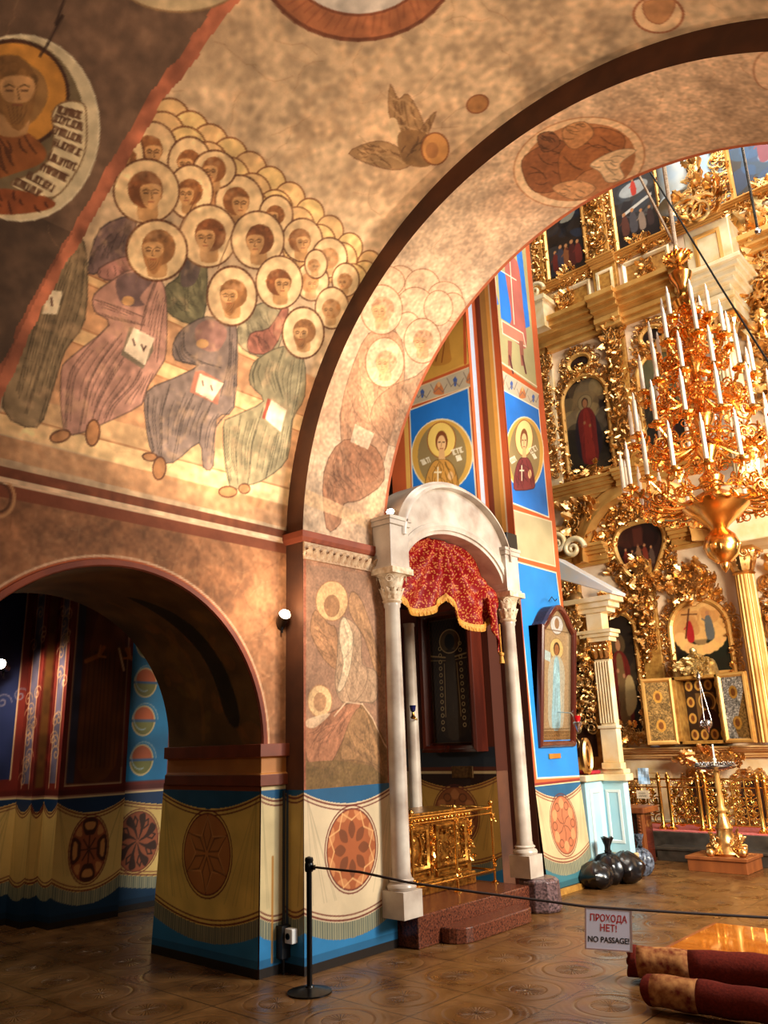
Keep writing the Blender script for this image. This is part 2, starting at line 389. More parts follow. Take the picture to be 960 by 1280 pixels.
def head(c, x, y, s, look=1, beard=False, hair=HAIR, a=1):
    s *= 1.9; y -= .05*s; f = look*.10*s; r = np.random.RandomState(int(x*7+y)); ln = dk(hair, .55)
    c.poly(sm([(x-.20*s, y+.2*s), (x+.22*s, y+.2*s), (x+.26*s, y+.72*s), (x-.24*s, y+.72*s)], 3), dk(FACE, .90), a)
    c.poly(circ(x+f*.5, y-.08*s, .47*s, .50*s), hair, a)
    for _ in range(26):
        t = r.uniform(PI*.95, 2.05*PI); q = r.uniform(.28, .44)*s; c.poly(circ(x+f*.5+q*math.cos(t), y-.08*s+q*math.sin(t), .075*s, n=8), dk(hair, r.uniform(.78, 1.25)), .7*a)
    c.poly(sm([(x-f-.27*s, y-.16*s), (x-f, y-.24*s), (x-f+.27*s, y-.16*s), (x-f+.26*s, y+.14*s), (x-f+.10*s, y+.42*s), (x-f-.10*s, y+.42*s), (x-f-.26*s, y+.14*s)], 3), FACE, a)
    c.poly(sm([(x-f+.06*s*look, y-.12*s), (x-f+.24*s*look, y-.1*s), (x-f+.22*s*look, y+.2*s), (x-f+.08*s*look, y+.36*s)], 3), dk(FACE, .80), .6*a)
    if beard:
        c.poly(sm([(x-f-.29*s, y+.05*s), (x-f-.16*s, y+.2*s), (x-f+.16*s, y+.2*s), (x-f+.29*s, y+.05*s), (x-f+.24*s, y+.4*s), (x-f+.02*s, y+.68*s), (x-f-.22*s, y+.42*s)], 3), dk(hair, 1.1), .95*a)
        for k in range(5): c.line([(x-f+(-.16+.08*k)*s, y+.26*s), (x-f+(-.08+.04*k)*s, y+.56*s)], .006, ln, .5*a)
    for e in (-.13, .12):
        c.line([(x-f+(e-.08)*s, y-.05*s), (x-f+e*s, y-.085*s), (x-f+(e+.08)*s, y-.05*s)], .008, ln, .8*a)
        c.line([(x-f+(e-.05)*s, y+.015*s), (x-f+(e+.05)*s, y+.015*s)], .011, (66, 40, 26), .8*a)
    c.line([(x-f, y-.03*s), (x-f-.035*s*look, y+.15*s), (x-f+.03*s, y+.16*s)], .007, ln, .7*a)
    c.line([(x-f-.07*s, y+.25*s), (x-f+.07*s, y+.25*s)], .009, (140, 72, 50), .8*a)
# ridge of the crowd: rows of haloes from the back to the front
for row, (k, P0, P1, n, r0, r1) in enumerate([(0, (212, 152), (462, 330), 11, 26, 15), (1, (203, 172), (456, 345), 10, 29, 17), (2, (216, 212), (440, 352), 8, 31, 20)]):
    for i in range(n):
        t = i/(n-1); x = P0[0]+(P1[0]-P0[0])*t; y = P0[1]+(P1[1]-P0[1])*t-10*math.sin(PI*t)*(1 if row == 0 else .6); r = r0+(r1-r0)*t
        halo(C, x, y, r, r*1.12, (230, 184+6*(i % 2), 126), (120, 72, 42), .012)
        if row: head(C, x-1, y+8, r*.62, 1 if i % 2 else -1, hair=(168, 112, 66), a=.7)
Z6 = lambda P: [(60+x/2.8235, 240+y/2.8235) for x, y in P]
# benches and ground behind the seated rows
C.poly(Z6([(-160, 700), (950, 1000), (950, 1180), (-160, 830)]), (214, 166, 114), .75)
C.poly(Z6([(-40, 180), (150, 280), (400, 360), (950, 660), (950, 1000), (-160, 700)]), (200, 142, 98), .85)
for a_, b_, w_ in (((-40, 420), (900, 790), 60), ((130, 285), (900, 640), 34)):
    C.poly(Z6([a_, b_, (b_[0], b_[1]+w_), (a_[0], a_[1]+w_)]), (232, 188, 132), .8); C.line(Z6([a_, b_]), .012, (150, 92, 56), .7); C.line(Z6([(a_[0], a_[1]+w_), (b_[0], b_[1]+w_)]), .012, (150, 92, 56), .7)
C.poly(Z6([(-200, 770), (900, 1060), (900, 1120), (-200, 845)]), (236, 194, 138), .85); C.line(Z6([(-200, 770), (900, 1060)]), .014, (150, 92, 56), .7)
C.poly(Z6([(-200, 850), (900, 1120), (900, 1200), (-200, 930)]), (186, 128, 84), .7)
# middle halos, then the seated apostles and angels in front
MID = [(190, 188, 31, 36), (237, 203, 27, 32), (160, 196, 20, 34), (299, 252, 30, 33), (345, 268, 21, 24), (268, 212, 27, 24), (378, 300, 25, 27), (238, 240, 28, 34), (412, 322, 22, 25), (390, 352, 21, 24), (432, 350, 17, 21), (415, 385, 21, 26), (395, 330, 14, 18)]
for i, (x, y, rx, ry) in enumerate(MID): halo(C, x, y, rx, ry); head(C, x-2, y+4, rx*.62, 1 if i % 3 else -1, hair=HAIR if i < 8 else (166, 112, 68), a=1 if i < 8 else .7)
def robe(c, pts, col, seed, n=26, ang=1.2, lw=.008, rim=.5, zz=Z6, a=1.):
    P = sm(zz(pts), 3); c.poly(P, col, a); hatch(c, P, dk(col, .72), n//2, .035, seed+9, .28*a, ang); hatch(c, P, np.minimum(255, np.array(col)*1.22), n//2, .03, seed+50, .32*a, ang); hatch(c, P, dk(col, .58), int(n*.8), lw, seed, .55*a, ang)
    c.line(P, .011, dk(col, rim), .7*a, closed=True)
def folds(c, guides, col, k=4, zz=Z6, seed=1, w=.008, a=.6):
    """drapery: lines eased from one guide to the next, a dark crease with a pale ridge beside it"""
    r = np.random.RandomState(seed)
    def rs(g, n=16):
        g = np.array(zz(g), float); d = np.r_[0, np.cumsum(np.linalg.norm(np.diff(g, axis=0), axis=1))]; d /= d[-1]; t = np.linspace(0, 1, n); q = np.c_[np.interp(t, d, g[:, 0]), np.interp(t, d, g[:, 1])]
        for _ in range(2): q[1:-1] = (q[:-2]+2*q[1:-1]+q[2:])/4
        return q
    G = [rs(g) for g in guides]
    for A, B in zip(G[:-1], G[1:]):
        for i in range(k):
            t = (i+r.uniform(.1, .9))/k; q = A*(1-t)+B*t; n = len(q); s0 = r.randint(0, 5); s1 = n-r.randint(0, 6); q = q[s0:s1]; wob = np.sin(np.linspace(0, r.uniform(2, 6), len(q))+r.uniform(0, 6))*r.uniform(.2, .9); q = q+np.c_[wob, -wob*.3]
            c.line(q+np.array([1.6, .4]), w*2.4, np.minimum(255, np.array(col)*1.2), .35*a, ); c.line(q, w, dk(col, .56), a)
            if r.rand() < .4: c.line(q[:len(q)//2]-np.array([2.2, 0]), w*3.2, dk(col, .74), .3*a)
    for g in G: c.line(g, w*1.3, dk(col, .5), a)
robe(C, [(95, 150), (135, 220), (130, 450), (60, 560), (15, 700), (-40, 830), (-160, 760), (-100, 500), (20, 260)], (136, 112, 82), 11, 0)
folds(C, [[(20, 280), (-40, 450), (-110, 700)], [(95, 160), (60, 320), (10, 500), (-80, 780)], [(130, 240), (115, 420), (45, 560), (-30, 810)]], (136, 112, 82), 5, seed=10)
C.poly(Z6([(0, 345), (52, 352), (32, 432), (-22, 430)]), (240, 214, 176)); C.line(Z6([(12, 375), (14, 400)]), .014, (90, 50, 40))
robe(C, [(145, 250), (185, 130), (290, 85), (310, 130), (280, 230), (160, 290)], (112, 86, 80), 12, 14, 2.0)
robe(C, [(180, 270), (290, 225), (300, 300), (200, 310)], (158, 108, 94), 13, 8)
robe(C, [(480, 240), (545, 230), (562, 300), (550, 440), (500, 465), (420, 420), (412, 340), (460, 300)], (116, 106, 76), 14, 20)
C.poly(sm(Z6([(480, 245), (540, 235), (520, 320), (470, 330)])), (92, 72, 70), .8)
robe(C, [(690, 430), (780, 385), (840, 400), (810, 560), (740, 580), (670, 530)], (156, 140, 108), 15, 18)
robe(C, [(835, 400), (845, 440), (790, 560), (710, 565), (715, 500), (780, 480)], (160, 100, 80), 16, 12)
for x, y, rx, ry, lk, bd in ((183, 239, 41, 40, -1, 0), (260, 295, 36, 39, 1, 0), (322, 300, 33, 36, 1, 0), (349, 353, 29, 33, -1, 0)):
    halo(C, x, y, rx, ry); head(C, x+1, y+4, rx*.60, lk, bd, hair=(124, 74, 42))
    pass
C.line(Z6([(430, 200), (380, 285)]), .008, RIM, .8); C.line(Z6([(670, 100), (600, 270)]), .008, RIM, .8); C.line([(250, 240), (205, 330)], .008, RIM, .7)
R1 = [(245, 300), (300, 275), (385, 295), (417, 370), (417, 560), (395, 620), (350, 690), (330, 750), (200, 815), (110, 852), (55, 835), (46, 640), (85, 580), (215, 470), (165, 420), (165, 360)]
robe(C, R1, (182, 132, 112), 17, 0)
folds(C, [[(215, 470), (130, 560), (70, 640), (60, 830)], [(260, 500), (190, 590), (140, 680), (110, 845)], [(270, 580), (230, 640), (170, 750), (150, 830)], [(330, 620), (300, 680), (220, 760), (200, 810)], [(372, 640), (350, 690), (332, 745)]], (182, 132, 112), 4, seed=1)
folds(C, [[(385, 300), (345, 400), (325, 500)], [(415, 370), (400, 470), (385, 600)]], (182, 132, 112), 5, seed=2)
folds(C, [[(165, 380), (230, 400), (335, 440)], [(170, 430), (240, 450), (340, 470)]], (182, 132, 112), 3, seed=3)
folds(C, [[(260, 300), (250, 340), (270, 390)], [(340, 300), (320, 340), (300, 390)]], (130, 100, 92), 3, seed=4)
C.poly(sm(Z6([(240, 312), (300, 283), (372, 305), (325, 370), (340, 400), (262, 395)])), (116, 88, 82)); C.poly(circ(160, 376, 8, 6), FACE)
C.poly(Z6([(290, 475), (370, 520), (372, 560), (335, 625), (258, 575)]), (128, 110, 88)); C.poly(Z6([(302, 478), (376, 516), (342, 612), (268, 560)]), (240, 212, 178)); 
for q in ([(300, 520), (306, 540)], [(330, 540), (338, 560)], [(338, 556), (345, 545)]): C.line(Z6(q), .013, (80, 46, 40))
for x, y, rx, ry, rt in ((43, 862, 36, 20, -.3), (158, 850, 24, 46, .1)): P = Z6(circ(x, y, rx, ry, rot=rt)); C.poly(P, (176, 120, 76)); C.line(P, .012, (90, 54, 34), .8, closed=True)
R2 = [(480, 480), (560, 440), (640, 465), (668, 500), (657, 760), (595, 800), (583, 965), (548, 970), (533, 885), (440, 955), (372, 930), (345, 810), (350, 705), (450, 655), (528, 612), (450, 592), (443, 535)]
robe(C, R2, (132, 110, 98), 18, 0)
folds(C, [[(352, 715), (350, 800), (374, 928)], [(430, 680), (400, 780), (400, 940)], [(520, 700), (470, 800), (440, 945)], [(580, 740), (540, 820), (535, 880)], [(650, 760), (590, 830), (575, 955)]], (132, 110, 98), 4, seed=5)
folds(C, [[(642, 470), (640, 600), (610, 720)], [(668, 510), (660, 640), (655, 760)]], (132, 110, 98), 4, seed=6)
folds(C, [[(447, 540), (470, 600), (530, 612)], [(480, 485), (480, 560), (540, 600), (610, 620)]], (132, 110, 98), 4, seed=7)
C.poly(sm(Z6([(520, 480), (575, 450), (632, 490), (600, 560), (535, 548)])), (156, 112, 98)); C.poly(Z6(circ(545, 535, 22, 16)), FACE)
C.poly(Z6([(520, 632), (545, 630), (612, 668), (600, 752), (500, 705)]), (176, 112, 88)); C.poly(Z6([(535, 640), (620, 676), (580, 738), (520, 705)]), (240, 212, 178))
for q in ([(545, 668), (548, 682)], [(575, 684), (580, 700)]): C.line(Z6(q), .012, (80, 46, 40))
for x, y, rx, ry, rt in ((360, 935, 26, 14, .1), (393, 975, 23, 40, .1)): P = Z6(circ(x, y, rx, ry, rot=rt)); C.poly(P, (176, 120, 76)); C.line(P, .012, (90, 54, 34), .8, closed=True)
R3 = [(740, 590), (830, 545), (900, 580), (906, 720), (865, 800), (845, 940), (770, 1010), (705, 1035), (640, 1035), (618, 830), (660, 790), (760, 738), (715, 680), (715, 630)]
robe(C, R3, (152, 136, 102), 19, 0)
folds(C, [[(620, 830), (625, 930), (642, 1030)], [(680, 790), (660, 900), (670, 1030)], [(760, 760), (720, 880), (705, 1030)], [(810, 850), (790, 930), (770, 1008)], [(862, 800), (850, 880), (842, 930)]], (152, 136, 102), 4, seed=8)
folds(C, [[(740, 595), (720, 640), (730, 690)], [(830, 550), (800, 640), (830, 730)], [(900, 585), (890, 680), (865, 795)]], (152, 136, 102), 5, seed=9)
C.poly(Z6([(775, 728), (790, 735), (770, 805), (756, 798)]), (152, 70, 52)); C.poly(Z6([(788, 733), (842, 770), (822, 848), (766, 800)]), (240, 212, 178))
for x, y, rx, ry in ((635, 1058, 32, 19), (693, 1047, 20, 17)): P = Z6(circ(x, y, rx, ry)); C.poly(P, (176, 120, 76)); C.line(P, .012, (90, 54, 34), .8, closed=True)
for x, y, rx, ry, lk in ((196, 313, 38, 38, 1), (290, 370, 31, 37, 1), (379, 416, 26, 32, 1)):
    halo(C, x, y, rx, ry, w=.018); head(C, x, y+2, rx*.62, lk, True, hair=(146, 98, 58))
C.wear((214, 168, 124), 900, .34, .17)
# flying angel, small medallion and the crown roundels
AC = (150, 112, 72)
for W_, sd in (([(436, 192), (462, 178), (485, 178), (505, 190), (520, 200), (500, 212), (470, 208)], 31), ([(488, 106), (498, 124), (510, 118), (528, 150), (532, 180), (515, 190), (498, 170), (486, 140)], 33), ([(545, 140), (538, 160), (530, 180), (522, 170), (534, 150)], 34)):
    P = sm(W_, 3); C.poly(P, AC, .85); hatch(C, P, (104, 72, 44), 16, .010, sd, .6, .5 if sd == 31 else 1.3); hatch(C, P, (200, 158, 110), 8, .016, sd+60, .4, .5); C.line(P, .009, (110, 72, 46), .6, closed=True)
P = sm([(486, 150), (496, 150), (502, 175), (490, 176)], 3); C.poly(P, (226, 190, 146), .9)
P = sm([(500, 165), (530, 165), (548, 190), (535, 208), (508, 205), (498, 185)], 3); C.poly(P, (128, 92, 56), .9); hatch(C, P, (84, 56, 34), 12, .010, 35, .7, 2.2)
C.poly(circ(544, 186, 17, 20), (196, 136, 76)); C.line(circ(544, 186, 17, 20), .012, (120, 66, 36), .8, closed=True); C.poly(circ(540, 188, 8, 10), (164, 108, 62))
C.poly(circ(597, 130, 14, 11, rot=-.4), (176, 120, 70)); C.line(circ(597, 130, 14, 11, rot=-.4), .012, (128, 72, 40), .7, closed=True)
C.poly(circ(448, -50, 122, 100), (172, 104, 66)); C.poly(circ(448, -60, 92, 78), (206, 192, 178)); C.line(circ(448, -50, 122, 100), .03, (112, 60, 36), .9, closed=True); C.line(circ(448, -60, 93, 79), .02, (122, 66, 40), .9, closed=True)
for i in range(60):
    t = i*2*PI/60; C.line([(448+96*math.cos(t), -59+81*math.sin(t)), (448+(112+6*math.sin(i*2.6))*math.cos(t+.06), -52+(92+5*math.sin(i*2.6))*math.sin(t+.06))], .014, (124, 66, 42), .35)
C.poly(circ(823, 18, 31, 23), (224, 184, 140)); C.line(circ(823, 18, 31, 23), .018, (150, 88, 56), .8, closed=True); C.poly(sm([(806, 2), (842, 0), (838, 20), (824, 30), (808, 22)]), (190, 134, 88)); C.line(sm([(806, 2), (842, 0), (838, 20), (824, 30), (808, 22)]), .01, (150, 90, 58), .7, closed=True)
# foot of the vault: red line and cream line above the wall
for i in range(C.nx): pass
C.A[:4, :, :] = (228, 190, 150); C.A[4:12, :, :] = (122, 66, 40)
# the nearer, darker painted band with its red border
EDGE = [(-60, 610), (0, 490), (50, 380), (100, 290), (150, 205), (200, 120), (240, 70), (290, 0), (330, -70), (380, -160)]
eu = [vuv(*p) for p in EDGE]; ev = np.array(eu)
edge = np.interp(C.vs, ev[:, 1], ev[:, 0]); edge = edge[:, None]
UU = np.broadcast_to(C.us[None], (C.ny, C.nx)); nz = vnoise(C.ny, C.nx, 60, 9)*.03
dark = UU < edge-.04; n1 = vnoise(C.ny, C.nx, 14, 21); n2 = vnoise(C.ny, C.nx, 50, 22)
dc = np.array((104, 78, 60))*(.75+.35*n1[..., None]+.25*n2[..., None]); C.A[dark] = dc[dark]
bd = (UU >= edge-.08+nz) & (UU < edge+.02+nz); C.A[bd] = (np.array((172, 100, 72))*(.72+.56*n2[..., None]))[bd]
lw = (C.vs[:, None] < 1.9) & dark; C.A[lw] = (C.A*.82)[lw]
CLp = C.poly; 
C.scratches(60, (176, 130, 92), 77, .25, .006, .25)
# prophet medallion with the written scroll
C.poly(circ(26, 160, 98, 116), (212, 190, 152)); C.poly(circ(18, 158, 88, 110), (118, 98, 70)); C.line(circ(26, 160, 98, 116), .014, (226, 206, 170), .9, closed=True)
C.poly(circ(16, 118, 68, 66), (198, 134, 58)); C.line(circ(16, 118, 69, 67), .022, (70, 40, 26), .95, closed=True)
C.poly(sm([(-10, 85), (25, 78), (52, 92), (60, 120), (48, 145), (30, 160), (10, 170), (-15, 165)]), (148, 106, 60)); C.poly(sm([(-10, 95), (22, 92), (40, 108), (36, 140), (22, 158), (-8, 155)]), (170, 124, 76))
C.poly(sm([(-20, 170), (20, 160), (52, 180), (56, 200), (25, 215), (-20, 222)]), (148, 86, 44)); hatch(C, sm([(-20, 170), (20, 160), (52, 180), (56, 200), (25, 215), (-20, 222)]), (84, 46, 26), 14, .014, 41, .8)
C.poly(sm([(66, 140), (82, 127), (104, 130), (108, 150), (107, 185), (95, 215), (68, 246), (30, 240), (14, 228), (45, 215), (62, 196), (67, 170)]), (222, 198, 156))
C.line(sm([(66, 140), (82, 127), (104, 130), (108, 150), (107, 185), (95, 215), (68, 246), (30, 240), (14, 228), (45, 215), (62, 196), (67, 170)]), .01, (120, 88, 58), .8, closed=True)
C.poly(sm([(-10, 238), (24, 238), (62, 248), (68, 258), (40, 266), (-10, 266)]), (140, 74, 40)); hatch(C, sm([(-10, 238), (24, 238), (62, 248), (68, 258), (40, 266), (-10, 266)]), (80, 40, 24), 8, .014, 42, .8)
def strokes(c, p0, p1, h, w, col, seed, n):
    r = np.random.RandomState(seed); p0 = np.array(p0, float); p1 = np.array(p1, float); d = (p1-p0)/n; q = np.array([-d[1], d[0]]); q = q/np.linalg.norm(q)*h
    for i in range(n):
        a = p0+d*i; k = r.randint(5); lw = w
        if k in (0, 1, 2, 4): c.line([a, a+q], lw, col, .9)
        if k in (1, 3): c.line([a+d*.5, a+d*.5+q], lw, col, .9)
        if k in (1, 2): c.line([a, a+d*.55], lw, col, .9)
        if k in (2, 3): c.line([a+q, a+d*.55+q], lw, col, .9)
        if k in (0, 4): c.line([a+q*.5, a+d*.5+q*(k == 4)], lw, col, .9)
for i, (a, b_) in enumerate([((74, 133), (104, 141)), ((68, 143), (107, 156)), ((68, 158), (106, 172)), ((70, 174), (104, 188)), ((63, 192), (98, 206)), ((54, 205), (87, 220)), ((37, 215), (70, 233)), ((20, 222), (54, 240))]):
    strokes(C, a, b_, 8, .012, (92, 58, 38), 60+i, 9)
C.poly(circ(225, -35, 84, 50), (206, 178, 136)); C.line(circ(225, -35, 84, 50), .014, (150, 114, 78), .8, closed=True)
head(C, 14, 116, 40, -1, True, (128, 88, 48))
C.line([(80, 0), (70, 30), (78, 20), (60, 55), (50, 70)], .016, (52, 32, 24), .8)
C.mottle(120, .10, 905); C.mottle(40, .08, 906)
VAULT = struct(C.build('ceiling_vault', lambda u, v: (VX-RV*np.cos(v/RV), u, VZ+RV*np.sin(v/RV)), M_FRESCO))
b = MB()          # outer shell of the vault keeps the roof closed
b.prism(lambda u, v, n: (u, n, v), [(VX+r*math.cos(a), VZ+r*math.sin(a)) for r, S_ in ((RV+.02, 1), (RV+.4, -1)) for a in (np.linspace(0, PI, 25) if S_ > 0 else np.linspace(PI, 0, 25))], -2.5, YA)
struct(b.build('ceiling_shell', M_PLASTER))
# ---- transverse arch: front ring face, soffit with its paintings
def auv(px, py): p = cyl(px, py, RA); return (p[1], RA*math.atan2(p[2]-VZ, -(p[0]-VX)))
C = Canvas(YA, YB, 0, 7.4, .0085, (206, 172, 138), auv)
C.mottle(6, .10, 12, ((182, 136, 102), .6)); C.mottle(24, .08, 13); C.scratches(90, (160, 108, 74), 15, .25, .006, .3)
HF = (214, 176, 138)
for x, y, rx, ry in ((500, 352, 20, 20), (528, 358, 22, 22), (556, 372, 22, 20), (566, 384, 16, 18), (480, 352, 26, 20), (519, 387, 25, 28), (548, 385, 18, 22), (510, 410, 16, 20)): halo(C, x, y, rx, ry, HF, (146, 98, 68), .010, .85)
robe(C, [(452, 430), (478, 410), (502, 425), (505, 480), (490, 540), (470, 600), (440, 590), (425, 520)], (178, 124, 88), 21, 26, zz=lambda P: P, a=.7)
robe(C, [(470, 500), (495, 480), (520, 470), (545, 450), (530, 500), (500, 560), (465, 530)], (160, 116, 84), 22, 20, zz=lambda P: P, a=.6)
robe(C, [(405, 590), (430, 550), (470, 560), (480, 600), (450, 625), (430, 630), (425, 655), (408, 660)], (158, 104, 72), 23, 24, zz=lambda P: P, a=.8)
for x, y, rx, ry in ((477, 387, 26, 31), (528, 426, 23, 28), (481, 453, 24, 31)): halo(C, x, y, rx, ry, HF, (140, 92, 62), .011, .9); head(C, x, y+3, rx*.62, 1, hair=(176, 126, 90), a=.6)
C.poly([(444, 530), (468, 542), (460, 562), (438, 552)], (232, 198, 160), .8)
C.poly([(380, 610), (480, 655), (480, 668), (380, 630)], (222, 176, 128), .7)
C.wear((206, 160, 120), 920, .20, .14)
for s_, col in ((1.0, (226, 186, 142)), (.86, (172, 112, 70))):
    C.poly(circ(724, 203, 83*s_, 55*s_, rot=-.22), col, .95)
C.line(circ(724, 203, 83, 55, rot=-.22), .014, (180, 124, 84), .8, closed=True)
for P, col in (([(656, 195), (700, 175), (715, 200), (700, 235), (670, 240), (655, 220)], (138, 82, 48)), ([(700, 190), (740, 160), (780, 170), (770, 200), (730, 215), (705, 235)], (158, 96, 54)), ([(738, 205), (770, 188), (795, 188), (775, 205), (780, 222), (760, 228), (750, 215)], (232, 196, 152)), ([(705, 160), (730, 152), (742, 168), (720, 186), (706, 178)], (196, 136, 86)), ([(690, 235), (720, 225), (745, 235), (720, 250)], (206, 150, 102)), ([(672, 170), (690, 165), (700, 180), (680, 190)], (124, 76, 46))):
    Q = sm(P, 4); C.poly(Q, col, .9); hatch(C, Q, dk(col, .65), 8, .012, int(P[0][0]), .7, .3); C.line(Q, .01, dk(col, .6), .6, closed=True)
C.poly(circ(962, 88, 20, 24), (222, 184, 146)); C.line(circ(962, 88, 20, 24), .014, (176, 126, 92), .8, closed=True)
C.mottle(110, .10, 925)
C.A[:, -5:, :] = (176, 92, 56)
C.A[:6, :, :] = (146, 76, 48)
struct(C.build('trim_arch_soffit', lambda u, v: (VX-RA*np.cos(v/RA), u, VZ+RA*np.sin(v/RA)), M_FRESCO))
b = MB(); ring = [(VX+r*math.cos(a), VZ+r*math.sin(a)) for r, s_ in ((RA+.003, 1), (RV+.45, -1)) for a in (np.linspace(0, PI, 49) if s_ > 0 else np.linspace(PI, 0, 49))]
b.prism(lambda u, v, n: (u, n, v), ring, YA+.001, YB); struct(b.build('trim_arch_ring', M_BROWN))
# unseen wall above the arch on the nave side, added to block leaking light
b = MB(); pts = [(VX+(RA+.3)*math.cos(a), VZ+(RA+.3)*math.sin(a)) for a in np.linspace(0, PI, 33)]+[(-6.5, VZ), (-6.5, 9.5), (2, 9.5), (2, VZ)]
b.prism(lambda u, v, n: (u, n, v), pts, YB-.25, YB-.02); struct(b.build('wall_nave_side', M_PLASTER))
# ---- left wall with the low arch (an opening 2.74 m wide)
AY, AZ, AR, XI = 3.19, 1.75, 1.37, -6.85
Y0, Y1 = AY-AR, AY+AR
def wuv(px, py): p = at_x(px, py, XW); return (p[1], p[2])
C = Canvas(-1.2, YA, 0, VZ, .012, (158, 106, 70), wuv)
C.mottle(6, .14, 31, ((112, 70, 42), .8)); C.mottle(25, .12, 32); C.mottle(70, .08, 33); C.scratches(220, (206, 154, 108), 34, .3, .01, .22); C.scratches(120, (96, 58, 36), 35, .4, .01, .25)
C.wear((196, 144, 100), 940, .26, .20)
C.A[-10:-2, :, :] = (128, 68, 42); C.A[-2:, :, :] = (226, 186, 146)
C.line(circ(-2, 622, 20, 24), .02, (204, 150, 100), .8, closed=True); C.line(circ(-2, 622, 15, 18), .014, (90, 54, 34), .8, closed=True)
arc = [(AY+(AR+.035)*math.cos(a), AZ+(AR+.035)*math.sin(a)) for a in np.linspace(0, PI, 60)]
C.line(arc, .075, (176, 86, 46), 1, raw=True); C.line([(AY+(AR+.08)*math.cos(a), AZ+(AR+.08)*math.sin(a)) for a in np.linspace(0, PI, 60)], .016, (232, 190, 150), .9, raw=True)
hole = lambda u, v: ~((((u-AY)**2+(np.maximum(v, AZ)-AZ)**2) < (AR)**2))
struct(C.build('wall_left', lambda u, v: (XW, u, v), M_FRESCO, mask=hole))
b = MB(); n = 40; A_ = np.linspace(0, PI, n)      # masonry body of that wall, open under the arch
pts = [(Y1, 0), (YB, 0), (YB, VZ), (-1.2, VZ), (-1.2, 0), (Y0, 0)]+[(AY-(AR-.0)*math.cos(a), AZ+AR*math.sin(a)) for a in A_]
b.prism(lambda u, v, n_: (n_, u, v), pts, XI, XW-.012); struct(b.build('wall_left_core', M_BROWN))
# intrados of the low arch, painted dark
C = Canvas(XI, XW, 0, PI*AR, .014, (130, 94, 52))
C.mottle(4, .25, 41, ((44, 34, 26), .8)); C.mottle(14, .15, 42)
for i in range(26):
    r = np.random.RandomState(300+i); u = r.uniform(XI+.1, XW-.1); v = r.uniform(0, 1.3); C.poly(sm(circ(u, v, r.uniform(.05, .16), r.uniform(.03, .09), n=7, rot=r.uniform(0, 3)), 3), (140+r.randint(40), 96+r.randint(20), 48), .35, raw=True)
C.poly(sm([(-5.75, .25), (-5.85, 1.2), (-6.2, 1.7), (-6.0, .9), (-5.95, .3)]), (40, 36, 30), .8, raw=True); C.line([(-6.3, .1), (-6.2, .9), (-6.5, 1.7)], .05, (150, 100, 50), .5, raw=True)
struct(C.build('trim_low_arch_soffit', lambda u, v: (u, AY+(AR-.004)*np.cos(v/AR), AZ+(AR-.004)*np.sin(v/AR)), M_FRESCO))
# red edge roll of that arch
b = MB(); b.sweep(plane_side(XW), [(AY+AR*math.cos(a), AZ+AR*math.sin(a)) for a in np.linspace(0, PI, 48)], [(0, 0), (.055, 0), (.05, .018), (.01, .02)], closed=False); struct(b.build('trim_low_arch_edge', M_RUST))
# ---- painted hangings along the foot of every pier
CLOTH = (214, 190, 140); BL = (44, 120, 170); LN = (104, 42, 32)
def medallion(c, x, y, rx, ry, style, col=(146, 84, 44), hi=(198, 130, 74)):
    E = lambda a, s: (x+rx*s*math.cos(a), y+ry*s*math.sin(a))
    c.line(circ(x, y, rx*1.08, ry*1.08), .011, LN, .95, raw=True, closed=True); c.poly(circ(x, y, rx, ry), col, 1, raw=True); c.line(circ(x, y, rx, ry), .012, LN, .9, raw=True, closed=True)
    n = {0: 6, 1: 8, 2: 4, 3: 8, 4: 6}[style]
    for i in range(n):
        a = 2*PI*i/n+PI/2; d = PI/n
        if style == 0:
            c.line([E(a, .1), E(a+.35, .5), E(a, .95)], .012, dk(col, .6), .9, raw=True); c.line([E(a, .1), E(a-.35, .5), E(a, .95)], .012, dk(col, .6), .9, raw=True); c.line([E(a, .92), E(a+d, .5), E(a+2*d, .92)], .01, hi, .8, raw=True)
        elif style == 1:
            c.poly(sm([E(a, .25), E(a+.3, .5), E(a, .72), E(a-.3, .5)]), dk(col, .7), .9, raw=True); c.poly(sm([E(a+d, .75), E(a+d+.28, .97), E(a+d-.28, .97)]), hi, .8, raw=True); c.line([E(a-d, .97), E(a, .72), E(a+d, .97)], .014, (226, 170, 110), .8, raw=True)
        elif style == 2:
            c.poly(sm([E(a-.5, .55), E(a-.45, .95), E(a, 1), E(a+.45, .95), E(a+.5, .55), E(a, .45)]), dk(col, .45), 1, raw=True); c.poly(sm([E(a-.3, .66), E(a-.3, .88), E(a+.3, .88), E(a+.3, .66)]), hi, .9, raw=True); c.line([E(a, .05), E(a, .45)], .014, dk(col, .4), 1, raw=True); c.line([E(a+d, .05), E(a+d, .45)], .014, dk(col, .4), 1, raw=True)
            c.poly(sm([E(a+d, .6), E(a+d+.2, .92), E(a+d-.2, .92)]), hi, .8, raw=True)
        elif style == 3:
            c.poly(sm([E(a, .05), E(a+.5, .45), E(a+.75, .85), E(a+.45, .97), E(a+.3, .7), E(a+.2, .4)]), dk(col, .38), 1, raw=True); c.line([E(a+.2, .5), E(a+.05, .7), E(a+.2, .86), E(a+.3, .74)], .018, dk(col, .38), 1, raw=True)
        else:
            c.line([E(a, .05), E(a+.2, .3), E(a, .55)], .012, dk(col, .6), 1, raw=True); c.poly(sm([E(a, .55), E(a+.3, .75), E(a, .95), E(a-.3, .75)]), hi, .7, raw=True); c.line(circ(*E(a+d, .72), rx*.17, ry*.14), .01, dk(col, .6), .9, raw=True, closed=True)
